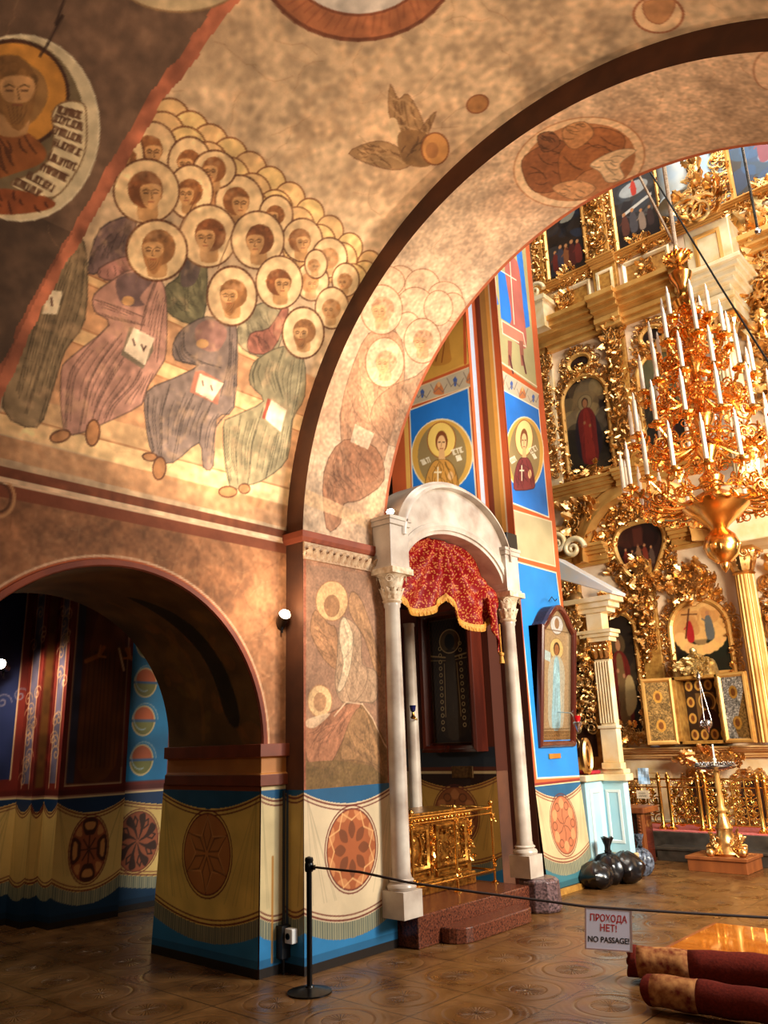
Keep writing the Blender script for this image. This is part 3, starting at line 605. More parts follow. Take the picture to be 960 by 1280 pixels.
def drape(c, u0, u1, style=0, top=1.40, med=True, mcol=(146, 84, 44), mhi=(198, 130, 74), base=CLOTH, upper=BL, sag=None, mrx=None, seed=1, foot=BL, med_y=.88, band=True, mcx=None):
    w = u1-u0; uc = (u0+u1)/2; U, V = np.meshgrid(c.us, c.vs); t = np.clip((U-uc)/(w/2), -1, 1); sag = sag if sag is not None else min(.13, w*.12)
    ok = (U >= u0-1e-6) & (U <= u1+1e-6); up = top-.02-sag*(1-t*t); lo = .44-.13*(1-t*t)*min(1, w/.8); fr = lo-.13; A = c.A
    m_ = ok & (V <= up) & (V >= lo); A[m_] = base
    m_ = ok & (V > up) & (V <= top+.01); A[m_] = dk(upper, .72)
    m_ = ok & (V < lo) & (V >= fr); s_ = (np.sin(U*230) > 0); A[m_ & s_] = (104, 108, 92); A[m_ & ~s_] = (148, 142, 112)
    m_ = ok & (V < fr); A[m_] = foot
    m_ = ok & (V < .13); A[m_] = dk(foot, .8)
    m_ = ok & (V < .07); A[m_] = (34, 26, 20)
    r = np.random.RandomState(seed)
    for i in range(int(10*max(w, .4))):      # long painted folds hanging from the two corners
        sd = -1 if i % 2 else 1; x0 = uc+sd*w*.47; x1 = x0-sd*r.uniform(0, .32)*w; c.line([(x0, top-.06), (x1, .5)], .008, dk(base, .8), .55, raw=True)
    for k, ww in ((.0, .014), (.035, .010)):
        c.line([(u, top-.02-sag*(1-((u-uc)/(w/2))**2)-.02-k) for u in np.linspace(u0, u1, 24)], ww, LN, .95, raw=True)
        c.line([(u, .44-.13*(1-((u-uc)/(w/2))**2)*min(1, w/.8)+.015+k) for u in np.linspace(u0, u1, 24)], ww, LN, .95, raw=True)
    if med: rx = mrx or (.28 if mcx else min(.33, w*.27)); medallion(c, mcx or uc, med_y, rx, .33 if w > .7 else .28, style, mcol, mhi)
def impost(P, u0, u1, M=M_RUST):
    b = MB(); return b
# jamb of the low arch (faces the viewer)
C = Canvas(XI-.05, XW, 0, 1.46, .0075, (150, 78, 44)); drape(C, XI-.05, XW, 0, 1.40, seed=3, base=(240, 204, 106), mcol=(192, 124, 66), mhi=(228, 164, 96)); C.mottle(10, .06, 51); C.A[-8:, :, :] = (132, 66, 36)
struct(C.build('wall_jamb_hanging', lambda u, v: (u+np.where(u < XI+.4, -(1.4-v)*.06*(XI+.4-u)/.45, 0), Y1-.012, v), M_PAINT))
b = MB(); prof = [(0, 0), (.045, 0), (.045, .03), (.03, .05), (.03, .22), (.06, .25), (.06, .33), (0, .33)]
path = [(XI, Y1), (XW, Y1), (XW, YA)]
V = []
b = MB(); b.sweep(lambda u, v, n_: (u, v, 1.45+n_), [(XI-.0, Y1), (XW, Y1), (XW, YA)], [(0, 0), (.03, 0), (.03, .09), (.012, .10), (.012, .22), (.05, .235), (.05, .33), (0, .33)], closed=False)
struct(b.build('trim_impost', mat('impost_paint', (190, 122, 56), (164, 98, 44), 3, .55, 0, .1), bevel=.006))
for nm, z0, z1, o_, c_ in (('trim_impost_fillet', 1.68, 1.785, .056, (136, 62, 34)), ('trim_impost_base', 1.445, 1.535, .036, (124, 58, 32))):
    b = MB(); b.sweep(lambda u, v, n_: (u, v, n_), [(XI, Y1), (XW, Y1), (XW, YA)], [(0, z0), (o_, z0), (o_, z1), (0, z1)], closed=False); struct(b.build(nm, mat(nm+'_paint', c_, dk(c_, .8), 4, .5), bevel=.005))
# strip of wall between jamb and pier
C = Canvas(Y1, YA, 0, 1.45, .0075, CLOTH); drape(C, Y1, YA+.1, 0, 1.40, med=False, seed=4); C.mottle(6, .05, 52)
C.line([(Y1+.13, .1), (Y1+.13, .88)], .022, (170, 110, 40), .9, raw=True)
struct(C.build('wall_strip_hanging', lambda u, v: (XW+.004, u, v), M_PAINT))
# ---- pier carrying the transverse arch
C = Canvas(YA, YB, 1.40, 3.60, .007, (162, 114, 84), lambda px, py: (lambda p: (p[1], p[2]))(at_x(px, py, XP)))
C.mottle(6, .12, 61, ((138, 92, 64), .7)); C.mottle(30, .06, 62); C.scratches(60, (206, 160, 122), 63, .3, .006, .3)
Z3 = lambda P: [(370+x/4, 680+y/4) for x, y in P]
C.poly(Z3([(52, 100), (430, 170), (450, 1010), (52, 880)]), (152, 116, 90), .6)
C.poly(sm(Z3([(60, 905), (180, 850), (260, 790), (330, 800), (380, 870), (455, 1020), (455, 1230), (50, 1240)])), (132, 96, 58), .9)
robe(C, [(50, 900), (160, 850), (290, 785), (320, 810), (255, 930), (200, 1050), (150, 1125), (110, 1120), (55, 1080)], (172, 112, 80), 71, 14, 2.1, zz=Z3, rim=.58, a=.85)
robe(C, [(300, 830), (350, 840), (400, 980), (430, 1100), (440, 1180), (405, 1185), (385, 1110), (290, 1080), (225, 1075), (240, 960)], (156, 114, 74), 72, 14, 1.1, zz=Z3, rim=.72, a=.85)
C.poly(Z3([(50, 1090), (200, 1080), (380, 1110), (455, 1180), (455, 1235), (50, 1245)]), (112, 86, 50), .8)
robe(C, [(95, 330), (160, 400), (200, 430), (215, 620), (150, 590), (100, 510), (70, 430)], (172, 122, 82), 73, 14, 1.0, zz=Z3, rim=.58, a=.85)
robe(C, [(275, 240), (330, 290), (400, 500), (425, 650), (395, 640), (340, 470), (265, 340)], (178, 130, 88), 74, 16, 1.1, zz=Z3, rim=.58, a=.85)
robe(C, [(215, 400), (250, 370), (320, 440), (330, 600), (400, 640), (400, 780), (330, 790), (230, 790), (195, 700), (205, 560)], (186, 148, 112), 75, 20, 1.5, zz=Z3, rim=.58, a=.8)
robe(C, [(225, 380), (250, 375), (285, 470), (270, 620), (235, 720), (205, 730), (235, 600), (215, 480)], (224, 190, 150), 76, 6, 1.6, zz=Z3, rim=.58, a=.85)
halo(C, *Z3([(178, 285)])[0], 20, 25, (216, 170, 116), (156, 106, 70), .010); C.poly(circ(*Z3([(178, 310)])[0], 10, 14), (158, 112, 74)); 
halo(C, *Z3([(118, 785)])[0], 15, 20, (218, 174, 122), (170, 120, 80), .01); C.poly(circ(*Z3([(118, 790)])[0], 8, 12), (176, 128, 88))
C.poly(sm(Z3([(52, 880), (170, 845), (100, 915), (55, 915)])), (224, 190, 150), .8)
for q in ([(455, 1020), (440, 1000), (380, 870), (330, 800), (250, 790), (190, 860)],): C.line(Z3(q), .014, (230, 190, 150), .8)
C.line(Z3([(42, 80), (40, 1255)]), .03, (160, 88, 62), .9); C.line(Z3([(440, 150), (465, 1240)]), .03, (160, 88, 62), .9); C.poly(Z3([(36, 1240), (470, 1215), (470, 1245), (36, 1270)]), (140, 72, 46), .9)
C.wear((176, 128, 96), 930, .16, .14); C.mottle(90, .08, 936)
struct(C.build('wall_pier_fresco', lambda u, v: (XP+.004, u, v), M_FRESCO))
C = Canvas(YA, YB, 0, 1.40, .006, CLOTH); drape(C, YA, YB, 1, 1.40, mcol=(164, 88, 48), mhi=(206, 138, 86), base=(214, 190, 152), seed=5, sag=.12); C.mottle(8, .05, 64)
struct(C.build('wall_pier_hanging', lambda u, v: (XP+.004, u, v), M_PAINT))
b = MB(); b.box(XW-.005, XP, YA, YB, 0, VZ); struct(b.build('wall_pier_core', M_BROWN))
C = Canvas(XW, XP, 0, 1.40, .0075, CLOTH); drape(C, XW, XP, 0, 1.40, med=False, seed=6, base=(208, 170, 90)); C.line([(XW+.03, .1), (XW+.03, 1.4)], .03, (40, 62, 90), .9, raw=True); C.mottle(4, .05, 65)
struct(C.build('wall_pier_return_hanging', lambda u, v: (u, YA-.004, v), M_PAINT))
# red string course and stone acanthus band at the springing
b = MB(); b.sweep(lambda u, v, n_: (u, v, n_), [(XW, YA), (XP, YA), (XP, YB)], [(0, 3.56), (.03, 3.56), (.05, 3.60), (.05, 3.66), (0, 3.66)], closed=False); struct(b.build('trim_pier_string', M_RUST, bevel=.006))
def leaf_tmpl(nu=8, nv=5, lob=.34, curl=1.25):
    V = []
    for i in range(nu):
        t = i/(nu-1); w = (math.sin(PI*min(1, .08+t*.92)**.8)**.8)*.21*(1+lob*math.sin(t*6*PI))+.012
        a = curl*t*t*1.6; x = t*(1-.25*t*t); z = .10*math.sin(PI*t)+.30*t*t*(1 if curl > 0 else 0)
        for j in range(nv):
            s = -1+2*j/(nv-1); V.append((x, s*w, z-.10*abs(s)*w*3+.05*(1-abs(s))))
    Q = [(i*nv+j, (i+1)*nv+j, (i+1)*nv+j+1, i*nv+j+1) for i in range(nu-1) for j in range(nv-1)]
    V = np.array(V); n = len(V); V2 = V.copy(); V2[:, 2] -= .07
    return np.vstack([V, V2]), np.array(Q+[(a+n, d+n, c+n, b_+n) for a, b_, c, d in Q]+[(i*nv, i*nv+n, (i+1)*nv+n, (i+1)*nv) for i in range(nu-1)]+[(i*nv+nv-1, (i+1)*nv+nv-1, (i+1)*nv+nv-1+n, i*nv+nv-1+n) for i in range(nu-1)])
def scroll_tmpl(turns=1.6, k=6, n=22):
    V = []; Q = []
    for i in range(n):
        t = i/(n-1); a = turns*2*PI*t; r = .5*math.exp(-1.25*t)+.02; rr = .075*(1-.5*t); c = np.array([r*math.cos(a)-.35+.0, r*math.sin(a), .08+.10*t]); d = np.array([math.cos(a), math.sin(a), 0])
        for j in range(k):
            b_ = 2*PI*j/k; V.append(c+rr*(math.cos(b_)*d+math.sin(b_)*np.array([0, 0, 1.])))
    e = np.array(V[-k:]).mean(0); Q = [(i*k+j, i*k+(j+1) % k, (i+1)*k+(j+1) % k, (i+1)*k+j) for i in range(n-1) for j in range(k)]
    return np.array(V), np.array(Q)
def ball_tmpl(k=8, n=6):
    V = [(math.sin(PI*i/n)*math.cos(2*PI*j/k), math.sin(PI*i/n)*math.sin(2*PI*j/k), math.cos(PI*i/n)) for i in range(n+1) for j in range(k)]
    return np.array(V)*.5, np.array([(i*k+j, i*k+(j+1) % k, (i+1)*k+(j+1) % k, (i+1)*k+j) for i in range(n) for j in range(k)])
LEAF, SCR, BALL = leaf_tmpl(), scroll_tmpl(), ball_tmpl()
def put(b, T, P, u, v, n0, size, ang, flip=1, sz=None, tilt=0):
    """a carved element laid on a face: P maps (along, up, out) to the world"""
    V = T[0]*np.array([size, size*flip, sz or size]); ca, sa = math.cos(ang), math.sin(ang)
    if tilt: ct, st = math.cos(tilt), math.sin(tilt); V = np.c_[V[:, 0]*ct-V[:, 2]*st, V[:, 1], V[:, 0]*st+V[:, 2]*ct]
    X = u+V[:, 0]*ca-V[:, 1]*sa; Y = v+V[:, 0]*sa+V[:, 1]*ca; Zn = n0+V[:, 2]
    a, c, d = P(X, Y, Zn); W_ = np.stack([np.broadcast_to(a, X.shape), np.broadcast_to(c, X.shape), np.broadcast_to(d, X.shape)], -1)
    b.add(W_, T[1] if flip > 0 else T[1][:, ::-1])
def carve(b, P, path, width, seed, closed=False, dens=1., n0=.02):
    """rocaille: scrolls, leaves and buds along a line"""
    r = np.random.RandomState(seed); Q = np.asarray(path, float)
    if closed: Q = np.vstack([Q, Q[:1]])
    seg = np.linalg.norm(np.diff(Q, axis=0), axis=1); S_ = np.r_[0, np.cumsum(seg)]; Lt = S_[-1]; n = max(2, int(Lt/(width*.40)*dens)); fl = 1
    for i in range(n):
        s = (i+.5)/n*Lt; j = min(np.searchsorted(S_, s)-1, len(seg)-1); j = max(j, 0); t = (s-S_[j])/max(seg[j], 1e-9); p = Q[j]*(1-t)+Q[j+1]*t; d = (Q[j+1]-Q[j])/max(seg[j], 1e-9); an = math.atan2(d[1], d[0]); nn = np.array([-d[1], d[0]]); fl = -fl
        put(b, SCR, P, *(p+nn*width*.12*fl), n0, width*r.uniform(.6, .9), an+r.uniform(-.4, .4)+(PI if r.rand() < .5 else 0), fl, width*r.uniform(.6, 1.))
        put(b, SCR, P, *(p-nn*width*.26*fl), n0, width*r.uniform(.35, .5), an+r.uniform(-.6, .6)+(PI if r.rand() < .5 else 0), -fl, width*r.uniform(.5, .9))
        for k in range(4):
            q = p+nn*r.uniform(-.45, .45)*width+d*r.uniform(-.25, .25)*width
            put(b, LEAF, P, *q, n0+r.uniform(0, .03), width*r.uniform(.3, .6), an+r.uniform(-1.3, 1.3)+(PI if r.rand() < .5 else 0), fl, width*r.uniform(.3, .7), tilt=r.uniform(0, .7))
        if r.rand() < .25: put(b, BALL, P, *(p+nn*r.uniform(-.3, .3)*width), n0+.04*width, width*r.uniform(.10, .16), 0)
def spray(b, P, cx, cy, rx, ry, size, n, seed, n0=.02):
    """a bunch of leaves and scrolls filling an oval"""
    r = np.random.RandomState(seed)
    for i in range(int(n*1.5)):
        a = r.uniform(0, 2*PI); q = math.sqrt(r.rand()); x, y = cx+rx*q*math.cos(a), cy+ry*q*math.sin(a); o = math.atan2(y-cy, x-cx)+r.uniform(-.7, .7)
        if i % 2 == 0: put(b, SCR, P, x, y, n0+r.uniform(0, size*.3), size*r.uniform(.5, .9), o, 1 if r.rand() < .5 else -1)
        else: put(b, LEAF, P, x, y, n0+r.uniform(0, size*.4), size*r.uniform(.5, 1.0), o, tilt=r.uniform(0, .8))
        if i % 9 == 0: put(b, BALL, P, x, y, n0+size*.25, size*.18, 0)
b = MB(); PS = plane_side(XP)
b.obox(PS, YA, YB-.02, 3.40, 3.56, 0, .02)
for i in range(13):
    u = YA+.05+i*(YB-YA-.08)/12
    put(b, LEAF, PS, u, 3.415, .02, .15, PI/2, 1, .12, tilt=.15); put(b, LEAF, PS, u+.04, 3.42, .02, .08, PI/2-.4, 1, .1); put(b, LEAF, PS, u-.04, 3.42, .02, .08, PI/2+.4, 1, .1)
struct(b.build('trim_acanthus_band', mat('old_stone', (206, 174, 136), (170, 130, 96), 20, .8), smooth=True))
# ---- far pillar with painted saints: stepped corner
PXA, PYA, PXB, PYB, PYC = -5.72, 8.40, -5.36, 8.65, 9.75
Z5 = lambda P: [(480+x/3.458, 330+y/3.458) for x, y in P]
OR = (196, 92, 48); YE = (226, 176, 84); PB = (36, 116, 206); CR = (232, 208, 168); GY = (176, 164, 128)
def bust(c, zz, cx, cy, s, sx, robe_c, seed, haloc=(240, 206, 110)):
    q = lambda P: zz([(cx+x*s*sx, cy+y*s) for x, y in P])
    c.poly(q(circ(0, 0, 1.0, 1.0)), (214, 166, 78)); c.poly(q(circ(0, 0.02, .8, .92)), (150, 128, 84)); c.line(q(circ(0, 0, 1., 1.)), .02, (240, 226, 190), .95, closed=True)
    P = q([(-.55, .98), (-.50, .55), (-.3, .2), (-.05, .12), (.2, .15), (.42, .4), (.55, .9), (.3, 1.), (-.2, 1.03)]); P = sm(P, 3); c.poly(P, robe_c); hatch(c, P, dk(robe_c, .6), 16, .012, seed, .7); c.line(P, .012, dk(robe_c, .5), .8, closed=True)
    c.poly(q(circ(-.02, -.42, .46, .5)), haloc); c.line(q(circ(-.02, -.42, .46, .5)), .014, (150, 84, 40), .9, closed=True)
    c.poly(q(circ(-.02, -.38, .20, .30)), (128, 72, 40)); c.poly(q(circ(-.02, -.32, .14, .23)), (236, 190, 134)); c.poly(q([(-.1, -.15), (.08, -.15), (.1, .12), (-.12, .12)]), (224, 176, 120))
    for x in (-.09, .05): c.line(q([(x-.03, -.36), (x+.03, -.36)]), .014, (60, 34, 22)); 
    c.line(q([(-.02, -.34), (-.03, -.24)]), .008, (150, 96, 60)); c.line(q([(-.07, -.18), (.03, -.18)]), .012, (160, 70, 50))
    c.line(q([(-.14, .35), (-.14, .75)]), .022, (246, 232, 196)); c.line(q([(-.25, .48), (-.03, .48)]), .02, (246, 232, 196)); c.poly(q(circ(.28, .58, .09, .12)), (232, 186, 130))
    c.line(q([(-.35, .95), (-.3, .5), (-.1, .2)]), .012, dk(robe_c, .6)); c.line(q([(.4, .95), (.3, .6), (.1, .2)]), .012, dk(robe_c, .6))
    for a, b_, sd in (((-.66, .28), (-.36, .18), 1), ((.34, .0), (.72, -.1), 2), ((.5, .16), (.66, .12), 3)):
        (x0, y0), (x1, y1) = q([a, b_]); strokes(c, (x0, y0), (x1, y1), -abs(y0-q([(a[0], a[1]-.13)])[0][1]), .016, (246, 236, 210), seed+sd, 5)
def frieze(c, zz, A, B, th0, th1, n, w):
    """ornament band between two sloping lines given in pixels"""
    (xa, ya), (xb, yb) = A, B
    c.poly(zz([(xa, ya), (xb, yb), (xb, yb+th1), (xa, ya+th0)]), (192, 178, 152))
    for k, cc, ww in ((-.12, OR, .05), (1.12, OR, .05), (-.02, CR, .014), (1.02, CR, .014)): c.line(zz([(xa, ya+th0*k), (xb, yb+th1*k)]), ww, cc)
    for i in range(n):
        t = (i+.5)/n; x = xa+(xb-xa)*t; y = ya+(yb-ya)*t; h = th0+(th1-th0)*t; u = (xb-xa)/n
        if i % 2: c.poly(zz([(x-u*.13, y+h*.35), (x, y+h*.2), (x+u*.13, y+h*.35), (x+u*.05, y+h*.75), (x-u*.05, y+h*.75)]), (70, 96, 160))
        else: c.poly(zz(sm([(x-u*.32, y+h*.85), (x-u*.12, y+h*.25), (x+u*.12, y+h*.25), (x+u*.32, y+h*.85)])), (196, 120, 72)); c.poly(zz(circ(x, y+h*.3, abs(u)*.1, h*.16)), (220, 170, 110))
        c.line(zz([(x-u*.5, y+h*.3), (x-u*.25, y+h*.75), (x, y+h*.5), (x+u*.25, y+h*.75), (x+u*.5, y+h*.3)]), .012, (120, 104, 96), .9)
C = Canvas(-7.2, PXA, 1.40, 9.6, .011, YE, lambda px, py: (lambda p: (p[0], p[2]))(at_y(px, py, PYA)))
C.poly(Z5([(20, 600), (420, 450), (420, -300), (20, -300)]), (222, 172, 84)); C.poly(Z5([(150, 520), (352, 428), (350, -200), (150, -200)]), (208, 158, 70))
C.line(Z5([(352, 428), (340, -200)]), .05, OR); C.poly(Z5([(372, 440), (412, 440), (395, -200), (355, -200)]), (236, 220, 186)); C.poly(Z5([(378, 430), (396, 425), (378, -200), (362, -200)]), (222, 168, 84))
C.poly(sm(Z5([(205, 430), (245, 350), (265, 200), (285, 360), (290, 420), (240, 440)])), (190, 132, 56)); C.line(Z5([(225, 420), (255, 300)]), .02, (140, 80, 36)); C.line(Z5([(250, 425), (268, 300)]), .02, (140, 80, 36))
frieze(C, Z5, (60, 568), (415, 430), 62, 84, 5, 1)
C.poly(Z5([(20, 660), (420, 520), (440, 1280), (440, 1800), (60, 1800)]), (190, 92, 50))
C.poly(Z5([(86, 650), (104, 645), (124, 1150), (104, 1150)]), (228, 176, 90))
C.poly(Z5([(112, 632), (365, 535), (402, 1045), (130, 1130)]), PB); C.line(Z5([(112, 632), (365, 535), (402, 1045), (130, 1130)]), .02, (236, 226, 200), closed=True)
C.poly(Z5([(388, 535), (412, 528), (470, 1180), (440, 1180)]), (206, 212, 220)); C.line(Z5([(388, 535), (440, 1180)]), .02, (236, 226, 200))
C.poly(Z5([(120, 1130), (404, 1085), (430, 1500), (130, 1600)]), (226, 178, 96))
bust(C, Z5, 252, 826, 155, .85, (206, 150, 72), 80)
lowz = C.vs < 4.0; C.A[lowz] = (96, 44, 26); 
for k in range(3): C.A[(C.vs > 1.45+.05*k) & (C.vs < 1.47+.05*k)] = (150, 100, 50)
C.A[(C.vs > 1.45) & (C.vs < 1.68)] = (40, 50, 62)
C.mottle(14, .05, 66)
struct(C.build('pillar_front_painting', lambda u, v: (u, PYA-.004, v), M_PAINT))
C = Canvas(-7.2, PXA, 0, 1.40, .009, CLOTH); drape(C, -7.0, PXA, 4, 1.36, base=(206, 158, 74), upper=(60, 30, 26), seed=8); struct(C.build('pillar_front_hanging', lambda u, v: (u, PYA-.004, v), M_PAINT))
C = Canvas(PYB, PYC, 1.22, 9.6, .0085, OR, lambda px, py: (lambda p: (p[1], p[2]))(at_x(px, py, PXB)))
C.poly(Z5([(440, 530), (480, 520), (545, 1200), (500, 1200)]), (222, 160, 72))
C.poly(Z5([(490, 420), (660, 540), (600, -200), (430, -200)]), (172, 160, 112)); C.poly(Z5([(505, 235), (585, 285), (570, 60), (490, 20)]), PB); C.poly(Z5([(470, 60), (495, 175), (480, 180), (455, 60)]), PB); C.poly(Z5([(590, -100), (630, 270), (605, 280), (570, -60)]), PB)
C.poly(sm(Z5([(520, 0), (575, -10), (600, 180), (615, 360), (560, 330), (505, 280), (550, 240)])), (176, 96, 84)); C.poly(Z5([(508, 245), (600, 300), (612, 358), (512, 300)]), (190, 120, 96)); C.line(Z5([(508, 245), (600, 300), (612, 358), (512, 300)]), .02, (236, 214, 180), closed=True)
for x, dx in ((542, 0), (590, 8)): C.poly(Z5([(x-8, 330), (x+10, 335), (x+8+dx, 440), (x-6+dx, 440)]), (150, 88, 70)); C.line(Z5([(x+dx, 400), (x+dx+14, 470)]), .05, (96, 44, 44))
C.line(Z5([(540, -60), (562, 260)]), .02, (240, 220, 186)); C.line(Z5([(490, 20), (570, 70)]), .02, (240, 220, 186)); C.line(Z5([(478, 20), (500, 420), (660, 530)]), .02, (236, 214, 180))
frieze(C, Z5, (480, 445), (668, 565), 76, 62, 4, 1); 
C.poly(Z5([(503, 538), (668, 628), (712, 1095), (545, 1030)]), PB); C.line(Z5([(503, 538), (668, 628), (712, 1095), (545, 1030)]), .02, (240, 226, 196), closed=True)
bust(C, Z5, 606, 818, 156, .53, (128, 52, 54), 90, (240, 214, 140))
C.poly([(639, 637), (689, 652), (694, 708), (645, 695)], (182, 170, 134)); C.line([(639, 637), (689, 652), (694, 708), (645, 695)], .016, (236, 214, 180), closed=True)
C.poly([(645, 702), (695, 716), (728, 970), (671, 973)], (36, 128, 206)); C.line([(645, 702), (695, 716), (728, 970), (671, 973)], .018, (236, 214, 180), closed=True)
C.A[:, :3] = (150, 70, 40); C.A[:4] = (128, 44, 40); C.mottle(14, .05, 67)
struct(C.build('pillar_side_painting', lambda u, v: (PXB+.004, u, v), M_PAINT))
C = Canvas(PYB, PYC, 0, 1.22, .0075, CLOTH); drape(C, PYB, PYC, 4, 1.20, mcol=(176, 104, 70), mhi=(206, 150, 100), base=(204, 176, 132), seed=9, med_y=.74, sag=.12, foot=(60, 110, 120)); C.mottle(8, .05, 68)
struct(C.build('pillar_side_hanging', lambda u, v: (PXB+.006+(1.22-v)*.06, u, v), M_PAINT))
C = Canvas(PXA, PXB, 0, 9.6, .012, (222, 160, 72)); C.A[:, :8] = (110, 50, 26); C.A[:, 8:16] = (176, 130, 60); C.A[:, -8:] = OR; C.A[:, -10:-8] = CR; C.A[C.vs < 3.9] = (74, 34, 22)  # dark foot: shade under the canopy painted into the colour
struct(C.build('pillar_step_painting', lambda u, v: (u, PYB-.004, v), M_PAINT))
C = Canvas(PYA, PYB, 1.4, 9.6, .012, (168, 176, 190)); C.A[:, -8:] = (150, 66, 32); C.A[:, :6] = OR; C.A[C.vs < 4.2] = (70, 34, 22); struct(C.build('pillar_return_painting', lambda u, v: (PXA+.004, u, v), M_PAINT))  # lower part painted dark for the unlit shrine interior
b = MB(); b.box(-7.2, PXA, PYA, PYC, 0, 9.6); b.box(PXA, PXB, PYB, PYC, 0, 9.6); struct(b.build('pillar_core', M_BROWN))
b = MB(); b.sweep(lambda u, v, n_: (u, v, n_), [(PXB+.07, PYB), (PXB+.07, PYC)], [(-.05, 0), (.04, 0), (.03, .06), (-.05, .07)], closed=False); struct(b.build('baseboard_pillar', M_GOLDP))
# ---- aisle behind the low arch
XA = -9.45; zt = 1.24
y1 = at_x(20, 1003, XA)[1]; x2 = at_y(39, 1003, y1)[0]; y2 = at_x(55, 1003, x2)[1]; x3 = at_y(72, 1003, y2)[0]; y3 = at_x(156, 992, x3)[1]; x4 = x3-.18; y4 = at_x(212, 985, x4)[1]+1.2
NAVY = (34, 44, 84); MAR = (104, 34, 26)
def scrolly(c, n, seed, col, w=.014):
    r = np.random.RandomState(seed)
    for i in range(n):
        u, v = r.uniform(c.u0+.06, c.u1-.06), r.uniform(c.v0+.1, c.v1-.1); t = np.linspace(0, 9, 24); q = .11*np.exp(-.2*t); c.line(np.c_[u+q*np.cos(t)*(1 if i % 2 else -1), v+q*np.sin(t)], w, col, .8, raw=True)
def aisle(name, u0, u1, pos, kind, med, st=2, seed=1, upd=1):
    C = Canvas(u0, u1, 0, 1.30, .010, CLOTH); drape(C, u0, u1, st, 1.27, med=med, mcol=(150, 80, 50), mhi=(206, 140, 80), base=(214, 178, 104), upper=(30, 70, 120), seed=seed, foot=(18, 50, 76), med_y=.74, mcx=(u0+med if isinstance(med, float) else None), sag=.13 if u1-u0 > .5 else .10); struct(C.build('wall_aisle_hanging', pos, M_PAINT))
    C = Canvas(u0, u1, 1.30, 4.5, .013, MAR)
    w = u1-u0
    if kind == 'navy': C.poly(rect(u0+.05, u1-.09, 1.5, 4.5), NAVY, raw=True); scrolly(C, 26, seed, (112, 104, 120)); C.line([(u1-.09, 1.5), (u1-.09, 4.5)], .014, (206, 170, 130), raw=True)
    if kind == 'strip': C.poly(rect(u0+w*.28, u1-w*.28, 1.45, 4.5), (96, 88, 108), raw=True); scrolly(C, 22, seed, (196, 150, 110), .012); C.line([(u0+w*.26, 1.4), (u0+w*.26, 4.5)], .012, (226, 190, 150), raw=True); C.line([(u1-w*.26, 1.4), (u1-w*.26, 4.5)], .012, (226, 190, 150), raw=True)
    if kind == 'brown': C.poly(rect(u0+w*.2, u1-w*.2, 1.4, 4.5), (112, 72, 34), raw=True)
    if kind == 'figure':
        C.poly(rect(u0+.07, u1-.06, 1.42, 4.5), (86, 42, 28), raw=True); C.line([(u0+.07, 1.42), (u1-.06, 1.42)], .014, (216, 180, 140), raw=True); C.line([(u0+.07, 1.42), (u0+.07, 4.5)], .014, (216, 180, 140), raw=True); C.line([(u1-.06, 1.42), (u1-.06, 4.5)], .014, (216, 180, 140), raw=True); C.poly(rect(u0+.075, u0+.17, 1.44, 4.5), (52, 52, 74), raw=True)
        C.poly(sm([(u0+.2, 1.6), (u0+.25, 3.0), (u0+.45, 3.6), (u1-.25, 3.6), (u1-.1, 2.9), (u1-.15, 1.6)]), (104, 56, 26), raw=True)
        for i in range(12): x = u0+.25+i*.055; C.line([(x, 1.6), (x+.02*math.sin(i), 2.9)], .012, (66, 32, 20), .8, raw=True)
        for x, sg in ((u0+.36, 1), (u0+.78, -1)): C.line([(x-.15*sg, 2.78), (x, 2.85), (x+.06*sg, 2.95)], .05, (176, 104, 50), raw=True); C.line([(x, 2.85), (x+.09*sg, 2.84)], .025, (196, 124, 64), raw=True); C.line([(x, 2.85), (x+.02*sg, 2.97)], .02, (196, 124, 64), raw=True)
        C.line([(u0+.62, 2.95), (u0+.70, 2.7)], .03, (220, 190, 160), raw=True)
    if kind == 'blue':
        C.poly(rect(u0+.08, u0+.72, 1.42, 4.5), (24, 112, 160), raw=True)
        for i, z in enumerate((1.66, 2.12, 2.58, 3.06)):
            C.poly(circ(u0+.36, z, .155, .175), (176, 84, 44), raw=True); C.poly(circ(u0+.36, z, .155, .175, a0=PI, a1=2*PI, n=18), (110, 110, 60), raw=True); C.line(circ(u0+.36, z, .155, .175), .016, (206, 180, 130), raw=True, closed=True); C.line([(u0+.2, z), (u0+.52, z)], .03, (60, 90, 130), raw=True); t = np.linspace(0, 5, 20); C.line(np.c_[u0+.36+(.2-.02*t)*np.cos(t), z+.02+(.22-.02*t)*np.sin(t)], .014, (150, 170, 180), .8, raw=True)
        C.poly(rect(u0+.74, u0+.78, 1.3, 4.5), (214, 190, 160), raw=True)
    C.poly(rect(u0, u1, 1.30, 1.38), (84, 28, 22), raw=True); C.line([(u0, 1.305), (u1, 1.305)], .014, (226, 196, 160), raw=True); C.mottle(10, .18, seed+100); struct(C.build('wall_aisle_painting', pos, M_PAINT))
aisle('a', 2.2, y1, lambda u, v: (XA, u, v), 'navy', False, 2, 201)
aisle('b', XA, x2, lambda u, v: (u, y1, v), 'strip', False, 2, 202)
aisle('c', y1, y2, lambda u, v: (x2, u, v), 'brown', False, 2, 203)
aisle('d', x2, x3, lambda u, v: (u, y2, v), 'strip', False, 2, 204)
aisle('e', y2, y3, lambda u, v: (x3, u, v), 'figure', True, 2, 205)
aisle('f', y3-.05, y4, lambda u, v: (x4, u, v), 'blue', .36, 3, 206)
b = MB(); b.box(-12.7, XI, 0.5, 11.4, 4.5, 4.7); struct(b.build('ceiling_aisle', M_BROWN))
b = MB(); b.box(XA-.3, XA-.02, -.5, y4, 0, 4.5); struct(b.build('wall_aisle_core', M_BROWN))
